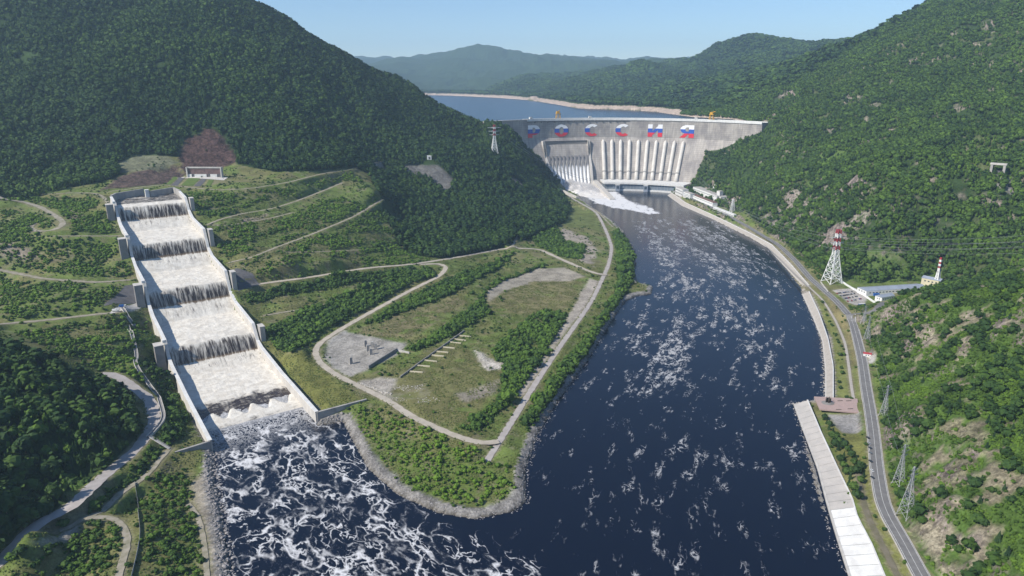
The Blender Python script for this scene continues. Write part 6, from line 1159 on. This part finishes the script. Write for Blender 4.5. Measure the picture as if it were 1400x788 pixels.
def trunk_mesh(name, seed, h=1.0):
    r_ = random.Random(seed); mb = MB(); mb.tube([(0, 0, -.06), (0, 0, .12), (.01, .01, .4), (.0, .015, .75)], [.034, .025, .018, .006], 6)
    for i in range(4):
        a = i*1.6+r_.random(); z = .28+.1*i; mb.tube([(.005, .005, z), (.14*math.cos(a), .14*math.sin(a), z+.16)], [.012, .004], 4)
    return mb.mesh(name, M['bark'])
def gn_group():
    ng = bpy.data.node_groups.new('scatter', 'GeometryNodeTree'); ng.interface.new_socket('Geometry', in_out='INPUT', socket_type='NodeSocketGeometry'); ng.interface.new_socket('Geometry', in_out='OUTPUT', socket_type='NodeSocketGeometry')
    N = ng.nodes; Lk = ng.links; gi = N.new('NodeGroupInput'); go = N.new('NodeGroupOutput')
    def attr(nm, ty):
        n = N.new('GeometryNodeInputNamedAttribute'); n.data_type = ty; n.inputs['Name'].default_value = nm; return n.outputs['Attribute']
    pid = attr('proto', 'INT')
    def sel(v):
        c = N.new('FunctionNodeCompare'); c.data_type = 'INT'; c.operation = 'EQUAL'; Lk.new(pid, c.inputs[2]); c.inputs[3].default_value = v; s = N.new('GeometryNodeSeparateGeometry'); s.domain = 'POINT'; Lk.new(gi.outputs[0], s.inputs[0]); Lk.new(c.outputs[0], s.inputs[1]); return s.outputs[0]
    pts = sel(0); g2i = N.new('GeometryNodeGeometryToInstance')
    outs = []
    join = N.new('GeometryNodeJoinGeometry')
    for v in range(1, 4):
        g = N.new('GeometryNodeGeometryToInstance'); Lk.new(sel(v), g.inputs[0]); Lk.new(g.outputs[0], join.inputs[0])
    iop = N.new('GeometryNodeInstanceOnPoints'); Lk.new(pts, iop.inputs['Points']); Lk.new(join.outputs[0], iop.inputs['Instance']); iop.inputs['Pick Instance'].default_value = True
    Lk.new(attr('pick', 'INT'), iop.inputs['Instance Index']); Lk.new(attr('size', 'FLOAT_VECTOR'), iop.inputs['Scale'])
    cx = N.new('ShaderNodeCombineXYZ'); Lk.new(attr('turn', 'FLOAT'), cx.inputs[2]); Lk.new(cx.outputs[0], iop.inputs['Rotation'])
    Lk.new(iop.outputs[0], go.inputs[0]); return ng
NG = gn_group()
def scatter_object(name, protos, P, size, turn, tint, pick, mat):
    """one object: three small prototype meshes and a cloud of points they are set on"""
    V = []; F = []; pr = []
    for i, mb in enumerate(protos):
        n = len(V); V += mb.v; F += [tuple(n+k for k in f) for f in mb.f]; pr += [i+1]*len(mb.v)
    n0 = len(V); me = bpy.data.meshes.new(name); me.from_pydata(V+P.tolist(), [], F); me.materials.append(mat)
    m = len(P)
    def add(nm, ty, arr, key): a = me.attributes.new(nm, ty, 'POINT'); a.data.foreach_set(key, np.ascontiguousarray(arr).ravel())
    add('proto', 'INT', np.r_[np.array(pr), np.zeros(m)].astype(np.int32), 'value'); add('pick', 'INT', np.r_[np.zeros(n0), pick].astype(np.int32), 'value')
    add('size', 'FLOAT_VECTOR', np.r_[np.ones((n0, 3)), size].astype(np.float32), 'vector'); add('turn', 'FLOAT', np.r_[np.zeros(n0), turn].astype(np.float32), 'value'); add('tint', 'FLOAT', np.r_[np.zeros(n0), tint].astype(np.float32), 'value')
    o = link(name, me); md = o.modifiers.new('scatter', 'NODES'); md.node_group = NG; return prop(o, kind='stuff')
rg_ = np.random.default_rng(11)
SP, CP = math.sin(PITCH), math.cos(PITCH)
def inframe(x, y, z, mx=.06, my=.10):
    d = y*CP-(z-CAMH)*SP; u = x/np.maximum(d, 1)*(24/36); v = (y*SP+(z-CAMH)*CP)/np.maximum(d, 1)*(24/36)
    return (d > 50) & (np.abs(u) < .5+mx) & (np.abs(v) < .5*576/1024+my)
def visible(x, y, z, clear=20):
    ok = np.ones(x.shape, bool)
    for t in np.linspace(.25, .985, 44): ok &= ground(x*t, y*t) < CAMH+(z+clear-CAMH)*t+4
    return ok
def jitter(x0, x1, y0, y1, cell):
    X, Y = np.meshgrid(np.arange(x0, x1, cell), np.arange(y0, y1, cell)); X = X.ravel(); Y = Y.ravel()
    X = X+rg_.uniform(-.5, .5, X.shape)*cell; Y = Y+rg_.uniform(-.5, .5, X.shape)*cell; return X, Y
def gsamp(arr, x, y):
    i = np.clip(np.searchsorted(XS, x)-1, 0, len(XS)-1); j = np.clip(np.searchsorted(YS, y)-1, 0, len(YS)-1); return arr[j, i]
def slope(x, y):
    return np.hypot(ground(x+4, y)-ground(x-4, y), ground(x, y+4)-ground(x, y-4))/8
pb1, pb2, pb3 = MB(), MB(), MB(); broad(pb1, 1, 64); broad(pb2, 2, 64, w=.34); conifer(pb3, 3)
S_pts = []
def add_pts(x, y, h, wmul, tint, pick, sink=.4):
    S_pts.append((np.stack([x, y, ground(x, y)-sink], 1), np.stack([h*wmul, h*wmul, h], 1), tint, pick))
def flush(name, protos, mat):
    global S_pts
    P = np.concatenate([a[0] for a in S_pts]); s = np.concatenate([a[1] for a in S_pts]); t = np.concatenate([a[2] for a in S_pts]); k = np.concatenate([a[3] for a in S_pts]); S_pts = []
    print(name, len(P)); return scatter_object(name, protos, P, s, rg_.uniform(0, 6.28, len(P)), t, k, mat)
CLIFF = [POLY[k] for k in POLY if k.startswith(('rock_r', 'cliff_n', 'portal_rock', 'slide', 'portal_scree'))]
def bare(x, y):
    return gsamp(rockn, x, y)+sum(polymask(x, y, POLY[k], 3, 8) for k in ('slide_spur', 'slide_spur2', 'slide_spur3', 'portal_scree', 'portal_rock'))+1.0*inpoly(x, y, PAD)
# mountain forest
x, y = jitter(-1900, 1700, 330, 2750, 5.2); z = ground(x, y)
ok = inframe(x, y, z); x, y, z = x[ok], y[ok], z[ok]
nearhill = (x > 250) & (y < 1000)
ok = ~(inpoly(x, y, VL) & ~inpoly(x, y, NH)) & ~inpoly(x, y, VR) & (gsamp(rdist, x, y) > 3) & ~gsamp(ins, x, y) & ~gsamp(inr, x, y) & (np.hypot(x-DX, y-DY) > 0) & ~nearhill
rr_d = np.hypot(x-DX, y-DY); dam_zone = (rr_d > 530-85*(1-np.minimum(z, 160)/160)-4) & (rr_d < 562) & (np.arctan2(x-DX, y-DY) > -R(51)) & (np.arctan2(x-DX, y-DY) < R(58)) & (z < 221) & (y > DY) | (z < 1.5)
ok &= ~dam_zone & ((bare(x, y) < .45) | ((rg_.random(len(x)) < .3) & (x > 420) & (bare(x, y) < 1.5)))
ok &= (slope(x, y) < 1.35)
ok &= (np.hypot(x-PTS['garage'][0], (y-PTS['garage'][1]+22)/1.8) > 15) & (np.hypot(x-PTS['pylon_left'][0], y-PTS['pylon_left'][1]+8) > 14)
x, y, z = x[ok], y[ok], z[ok]
ok = visible(x, y, z); x, y = x[ok], y[ok]
right = x > 420
thin = rg_.random(len(x)) < smooth(.56, .70, fbm(x/18, y/18, 3, 107))*.7; x, y, right = x[~thin], y[~thin], right[~thin]
cn = fbm(x/120, y/120, 4, 101); cn2 = fbm(x/35, y/35, 3, 102)
gap = right & (fbm(x/60, y/60, 4, 103) > .64) & (rg_.random(len(x)) < .6)
x, y, cn, cn2, right = x[~gap], y[~gap], cn[~gap], cn2[~gap], right[~gap]
n = len(x); con = rg_.random(n) < np.where(right, .32+.4*(cn2 > .55), .28+.5*smooth(.45, .62, cn))
h = np.where(con, rg_.uniform(9, 18, n), rg_.uniform(6.5, 13, n))*np.where(right, .85, 1.0)
tint = np.where(con, rg_.uniform(.02, .40, n), rg_.uniform(.18, .68, n)+.7*(cn-.5))+np.where(right, .16+.5*(cn2-.45), .04+.5*(fbm(x/260, y/260, 3, 104)-.5))
far_ = np.clip((y-600)/1800, 0, 1)
add_pts(x, y, h, np.where(con, .95, .64)*rg_.uniform(.75, 1.3, n), tint, np.where(con, 2, rg_.integers(0, 2, n)))
# near right slope: bright scrub and dark pines
x, y = jitter(270, 800, 250, 1010, 2.7); z = ground(x, y); ok = inframe(x, y, z) & ~inpoly(x, y, VR) & (gsamp(rdist, x, y) > 2.5) & ((gsamp(rockn, x, y) < .4) | (rg_.random(len(x)) < .22)); x, y = x[ok], y[ok]
rk = fbm(x/16, y/16, 4, 77); ok = (rk < .60) | (rg_.random(len(x)) < .15); x, y = x[ok], y[ok]; ok = visible(x, y, ground(x, y), 8); x, y = x[ok], y[ok]
cl2 = fbm(x/40, y/40, 4, 111); n = len(x); con = (rg_.random(n) <   .07*smooth(.45, .6, cl2)+.006)
h = np.where(con, rg_.uniform(6, 11, n), rg_.uniform(1.8, 4.2, n)); tint = np.where(con, rg_.uniform(.1, .35, n), .52+.9*(fbm(x/30, y/30, 4, 112)-.42)+rg_.uniform(-.15, .15, n))
add_pts(x, y, h, np.where(con, 1.3, rg_.uniform(1.2, 1.7, n)), tint, np.where(con, 2, rg_.integers(0, 2, n)))
FOREST = S_pts[:]
flush('forest', (pb1, pb2, pb3), M['leaf'])
# far hills
pf1, pf2, pf3 = MB(), MB(), MB(); broad(pf1, 21, 26, leaf=.2); broad(pf2, 22, 26, leaf=.2); conifer(pf3, 23, 4, 5)
x, y = jitter(-1500, 2600, 2700, 7400, 15); z = ground(x, y); ok = inframe(x, y, z) & ~gsamp(ins, x, y) & (gsamp(ds, x, y) > 50); x, y, z = x[ok], y[ok], z[ok]
ok = visible(x, y, z); x, y = x[ok], y[ok]; n = len(x); h = rg_.uniform(16, 26, n); cn = fbm(x/300, y/300, 4, 121)
add_pts(x, y, h, rg_.uniform(1.4, 2.0, n),   .18+.6*(cn-.4)+rg_.uniform(-.12, .2, n), rg_.integers(0, 3, n)); flush('far_forest', (pf1, pf2, pf3), M['leaf'])
# scrub on the terraces and the hedges
bu1, bu2, bu3 = MB(), MB(), MB(); broad(bu1, 31, 44, 1, .55, 1, .02, .17); broad(bu2, 32, 44, 1, .62, 1, .0, .18); broad(bu3, 33, 54, 1, .42, 1, .06, .15)
x, y = jitter(-900, 480, 330, 2260, 2.9); z = ground(x, y); ok = inframe(x, y, z) & inpoly(x, y, VL) & ~inpoly(x, y, NH) & (gsamp(rdist, x, y) > 1.2) & ~gsamp(inr, x, y) & (gsamp(dr, x, y) > 6); x, y = x[ok], y[ok]
s_, e_ = w2s(x, y); ok = ~((np.abs(e_) < HW+7) & (s_ > -4) & (s_ < 740)); x, y, s_, e_ = x[ok], y[ok], s_[ok], e_[ok]
dens = np.full(len(x), .03); hh = np.full(len(x), 2.0); tt = np.full(len(x), .35)
pat = fbm(x/26, y/26, 4, 131); stripe = fbm((x*.5+y*.86)/60, (x*.86-y*.5)/9, 3, 132)
dens += .12*smooth(.52, .62, pat)
for k in POLY:
    if k.startswith('terraces'):
        m = polymask(x, y, POLY[k], 6, 8); f = smooth(.36, .52, .5*pat+.5*stripe); dens = np.maximum(dens, m*(.14+.48*f)); hh = np.where(m > .5, 1.5+1.5*f, hh); tt = np.where(m > .5, .58+.7*(pat-.45), tt)
for k in POLY:
    if k.startswith('hedge') or k in ('bank_trees', 'tip_bushes', 'chute_bushes', 'bank_bushes', 'loop_bushes', 'road_bushes', 'block_bushes'):
        m = polymask(x, y, POLY[k], 4, 12); d_ = {'tip_bushes': .38, 'bank_bushes': .6, 'loop_bushes': .6, 'road_bushes': .7}.get(k, .92); h_ = {'bank_trees': 6.0, 'tip_bushes': 2.6, 'hedge_a': 4.2, 'hedge_b': 4.6, 'bank_bushes': 2.6, 'road_bushes': 3.4, 'loop_bushes': 3.2}.get(k, 4.2)
        f = smooth(.30, .48, pat) if k in ('bank_bushes', 'loop_bushes', 'road_bushes', 'tip_bushes', 'hedge_e') else 1.0
        dens = np.maximum(dens, m*d_*(.25+.75*f)); hh = np.where(m > .5, h_, hh); tt = np.where(m > .5, {'tip_bushes': .74, 'bank_bushes': .40, 'hedge_a': .34, 'chute_bushes': .3}.get(k, .42)+.4*(pat-.45), tt)
for k in ('ruin_gravel', 'rubble_gravel', 'clearing', 'clearing_gravel', 'cross_gravel', 'gravel_pad', 'shore_pad', 'portal_lawn', 'left_bank_grass', 'white_patch', 'portal_rock', 'portal_rock2', 'river_grass', 'bank_grass', 'work_yard', 'revet_l', 'revet_r', 'inner_dry', 'field_dry'):
    dens = dens*(1-polymask(x, y, POLY[k], 2, 5)*(.96 if k not in ('inner_dry', 'field_dry') else .75))
ok = rg_.random(len(x)) < dens; x, y, hh, tt = x[ok], y[ok], hh[ok], tt[ok]; ok = visible(x, y, ground(x, y), 6); x, y, hh, tt = x[ok], y[ok], hh[ok], tt[ok]
n = len(x); h = hh*np.exp(rg_.normal(-.08, .34, n)); add_pts(x, y, h, rg_.uniform(1.0, 1.5, n)*np.where(h > 4.5, .85, 1.0), tt+rg_.uniform(-.14, .14, n), rg_.integers(0, 3, n), .15)
SCRUB_ = S_pts
S_pts = []
gx_, gy_ = jitter(-520, 330, 330, 1250, 2.1); ok = inframe(gx_, gy_, ground(gx_, gy_)) & inpoly(gx_, gy_, VL) & ~inpoly(gx_, gy_, NH) & (gsamp(rdist, gx_, gy_) > .8) & ~gsamp(inr, gx_, gy_) & (gsamp(dr, gx_, gy_) > 9); gx_, gy_ = gx_[ok], gy_[ok]
s_, e_ = w2s(gx_, gy_); ok = ~((np.abs(e_) < HW+6) & (s_ > -4) & (s_ < 740)) & (fbm(gx_/7, gy_/7, 3, 151) > .44); gx_, gy_ = gx_[ok], gy_[ok]
ok = sum(polymask(gx_, gy_, POLY[k], 2, 4) for k in ('ruin_gravel', 'rubble_gravel', 'cross_gravel', 'gravel_pad', 'shore_pad', 'white_patch', 'work_yard', 'revet_l', 'revet_r', 'clearing_gravel', 'tip_shore')) < .5; gx_, gy_ = gx_[ok], gy_[ok]
ok = visible(gx_, gy_, ground(gx_, gy_), 4); gx_, gy_ = gx_[ok], gy_[ok]; n = len(gx_)
add_pts(gx_, gy_, rg_.uniform(.35, 1.0, n), rg_.uniform(1.2, 2.2, n), rg_.uniform(0, .6, n)+.6*(fbm(gx_/25, gy_/25, 3, 152)-.3), rg_.integers(0, 3, n), .05)
gt = []
for s in (61, 62, 63): mb = MB(); broad(mb, s, 9, 1, .5, 1, 0, .3); gt.append(mb)
M['grass_blades'] = foliage('grass_blades', (0.095, 0.135, 0.032), (0.22, 0.215, 0.08), True); flush('grass', gt, M['grass_blades'])
S_pts = SCRUB_
# right bank verges
x, y = jitter(280, 720, 250, 2250, 3.2); z = ground(x, y); ok = inframe(x, y, z) & inpoly(x, y, VR) & (gsamp(rdist, x, y) > 2.5) & ~gsamp(inr, x, y) & (gsamp(dr, x, y) > 16); x, y = x[ok], y[ok]
dm = segdist(x, y, [tuple(p) for p in RD['main_road'][2][::2]]); side = x > np.interp(y, RD['main_road'][2][::-1, 1], RD['main_road'][2][::-1, 0])
p_ = np.where(side, .5*smooth(8, 14, dm), .05)
for k, v in (('green_r1', .5), ('car_lot', -2), ('car_lot2', -2), ('plaza', -2), ('plaza2', -2), ('kiosk_pad', -2)): p_ = p_+v*polymask(x, y, POLY[k], 3, 0)
p_ = np.where((y > 1092.1) & ~side & (dm < 16), .3, p_)
bl = (x > 470) & (y > 1000) & (y < 1140); p_ = np.where(bl & (polymask(x, y, POLY['green_r1'], 3, 0) < .5), 0, p_); p_ = np.where((y > 1560) & side, p_*.2, p_)
ok = rg_.random(len(x)) < p_; x, y = x[ok], y[ok]; n = len(x); h = rg_.uniform(1.5, 4.0, n); add_pts(x, y, h, rg_.uniform(1.0, 1.4, n), rg_.uniform(.2, .6, n), rg_.integers(0, 3, n), .15)
flush('scrub', (bu1, bu2, bu3), M['leaf'])
# loose stone: shore boulders and rubble
def stone(seed):
    r_ = random.Random(seed); bm = bmesh.new(); bmesh.ops.create_icosphere(bm, subdivisions=1, radius=.5); mb = MB()
    for v in bm.verts: v.co *= .7+.5*r_.random()
    bm.verts.index_update(); mb.v = [tuple(v.co) for v in bm.verts]; mb.f = [tuple(v.index for v in f.verts) for f in bm.faces]; bm.free(); return mb
def stones(name, pts_fn, mat):
    x, y, s = pts_fn(); S_pts.append((np.stack([x, y, np.maximum(ground(x, y), -.3)+s*.12], 1), np.stack([s*rg_.uniform(.8, 1.4, len(s)), s*rg_.uniform(.8, 1.4, len(s)), s*rg_.uniform(.5, .9, len(s))], 1), rg_.random(len(s)), rg_.integers(0, 3, len(s)))); flush(name, (stone(1), stone(2), stone(3)), M[mat])
def shore():
    x, y = jitter(-360, 420, 330, 900, 1.5); d = gsamp(dr, x, y); left = x < -180; iv = inpoly(x, y, VL) | gsamp(inr, x, y)
    k = np.where(gsamp(inr, x, y), d < 3.5, d < np.where(left, 9, 5)) & iv & inframe(x, y, 0*x) & (rg_.random(len(x)) < np.where(left, .75, .5)); s_, e_ = w2s(x, y); k &= ~((s_ > -3) & (np.abs(e_) < HW+40) & (e_ > -HW-40))
    x, y = x[k], y[k]; left = x < -180; return x, y, rg_.uniform(.5, 1.5, len(x))*np.where(left & (rg_.random(len(x)) < .35), 2.2, 1.0)
stones('shore_stones', shore, 'rock')
def shore2():
    x, y = jitter(300, 560, 330, 1750, 2.2); d = gsamp(dr, x, y); k = (d < 3.2) & inframe(x, y, 0*x) & (x > 200) & (inpoly(x, y, VR) | gsamp(inr, x, y)) & (rg_.random(len(x)) < .6); x, y = x[k], y[k]; return x, y, rg_.uniform(.6, 1.9, len(x))
stones('toe_stones', shore2, 'pale_rock')
def rubble():
    x, y = jitter(-260, 60, 560, 860, 1.5); m = polymask(x, y, POLY['rubble_gravel'], 4, 8)*.45*smooth(.45, .6, fbm(x/12, y/12, 3, 141))+polymask(x, y, POLY['white_patch'], 3, 6)*.5; row = segdist(x, y, LISTS['rocks_row']) < 1.6
    k = (rg_.random(len(x)) < m) | (row & (rg_.random(len(x)) < .9)); x, y, row = x[k], y[k], row[k]; return x, y, np.where(row, rg_.uniform(1.6, 2.6, len(x)), rg_.uniform(.5, 1.7, len(x)))
stones('rubble', rubble, 'pale_rock')
# ---- the trees that show largest, each a thing with trunk and crown
TR = [trunk_mesh('trunk', s) for s in (1, 2)]
CR = []
for s_e, w_ in ((41, .40), (42, .34), (43, .46)):
    mb = MB(); broad(mb, s_e, 150, 1, w_, 2, .16, .10); CR.append(mb.mesh('crown', M['leaf_one']))
CN = []
for s_e in (51, 52): mb = MB(); conifer(mb, s_e, 9, 9, .21); CN.append(mb.mesh('crown', M['needle_one']))
def tree(kind, x, y, h, wm_, label, group, name=None):
    o = thing(name or ('pine_tree' if kind == 'c' else 'broadleaf_tree'), label, 'tree', (x, y, gz(x, y)-.3), rnd.random()*6.28, group)
    t = link('trunk', rnd.choice(TR), o); t.scale = (h, h, h); c = link('crown', rnd.choice(CN if kind == 'c' else CR), o); c.scale = (h*wm_, h*wm_, h); return o
for i, p in enumerate(LISTS['row_trees']):
    tree('b' if i % 3 else 'c', p[0], p[1], rnd.uniform(6, 9.5), 1.15, '%s between lower embankment and road, %s' % ('round green tree' if i % 3 else 'dark conifer', 'nearest the square' if p[1] > 625 else 'beside the parked cars' if p[1] > 545 else 'at the near end of the clump'), 'trees between embankment and road')
for i, p in enumerate(LISTS['bank_shrubs']):
    lone = i == len(LISTS['bank_shrubs'])-1
    tree('b', p[0], p[1], rnd.uniform(3.2, 5.2), 1.3, 'single round bush on the verge beside the nearest stretch of road' if lone else 'round bush on the lawn between the middle embankment and promenade', None if lone else 'bushes on the promenade lawn', 'bush')
for p, lab in zip(LISTS['bare_grass_trees'], ('dark round bush on the edge of the pale road above the gravel pad', 'dark round bush beside the pale road at the lower left edge')): tree('b', p[0], p[1], 6.5, 1.5, lab, None, 'bush')
# near wood
x, y = jitter(-520, -330, 400, 660, 6.4); ok = inpoly(x, y, NH) & inframe(x, y, ground(x, y), .04, .05) & (gsamp(rdist, x, y) > 2.5); x, y = x[ok], y[ok]
o_ = np.argsort(y)[:170]
fr_ = np.array([tuple(p) for p in RD['forest_road'][2]])
kinds_ = {}
def wood_label(px, py, tall):
    d = float(np.hypot(fr_[:, 0]-px, fr_[:, 1]-py).min()); a = 'at the edge of' if d < 14 else 'behind the edge of' if d < 32 else 'deep inside'
    b = 'lower end' if py < 465 else 'the gravel pad' if py < 515 else 'straight stretch' if py < 560 else 'bend'
    t = 'tree %s the dark wood by the road\'s %s' % (a, b) if b != 'the gravel pad' else 'tree %s the dark wood opposite the gravel pad' % a
    t = tall+t[4:] if False else tall+' '+t[5:]
    return t, 'trees of the dark wood at lower left'

for i in o_:
    kk = 'c' if rnd.random() < .3 else 'b'; hh_ = rnd.uniform(9, 17); sz = 'tall' if hh_ > 14 else 'middling' if hh_ > 11.5 else 'low'
    tree(kk, float(x[i]), float(y[i]), hh_, rnd.uniform(.95, 1.3), *wood_label(float(x[i]), float(y[i]), sz+(' conifer' if kk == 'c' else ' broadleaf')))
# pines standing out of the scrub on the near right slope
x, y = jitter(300, 560, 320, 900, 9); ok = inframe(x, y, ground(x, y)) & ~inpoly(x, y, VR) & (gsamp(rdist, x, y) > 4) & (gsamp(rockn, x, y) < .3) & (fbm(x/40, y/40, 4, 111) > .47); x, y = x[ok], y[ok]; ok = visible(x, y, ground(x, y), 8); x, y = x[ok], y[ok]
k = rg_.permutation(len(x))[:90]
for i in k:
    X_, Y_ = float(x[i]), float(y[i]); zo = 'above the red kiosk' if Y_ > 690 else 'behind the slender pylon' if Y_ > 560 else 'uphill of the two nearest pylons' if Y_ > 430 else 'at the bottom corner'
    if rnd.random() < .65:
        h_ = rnd.uniform(6, 11); tree('c', X_, Y_, h_, 1.35, '%s dark pine on the near right slope %s' % ('tall' if h_ > 8.5 else 'low', zo), 'pines on the near right slope')
    else:
        h_ = rnd.uniform(4, 7); tree('b', X_, Y_, h_, 1.35, '%s rounded bush on the near right slope %s' % ('large' if h_ > 5.5 else 'small', zo), 'broadleaf bushes on the near right slope', 'bush')
# ---------------------------------------------------------------- the air
hz = NT('haze'); hz.n.remove(hz.p); pv = hz.new('ShaderNodeVolumePrincipled'); pv.inputs['Color'].default_value = (.55, .76, 1.0, 1); pv.inputs['Density'].default_value = 0.00006; pv.inputs['Anisotropy'].default_value = .1
hz.t.links.new(pv.outputs[0], hz.out.inputs['Volume'])
top = float(GH.max())+60
o = MB().box((0, 7100, float(GH.min())-1), (18100, 14900, top-float(GH.min())+1)).build('haze', hz.m); prop(o, kind='stuff')
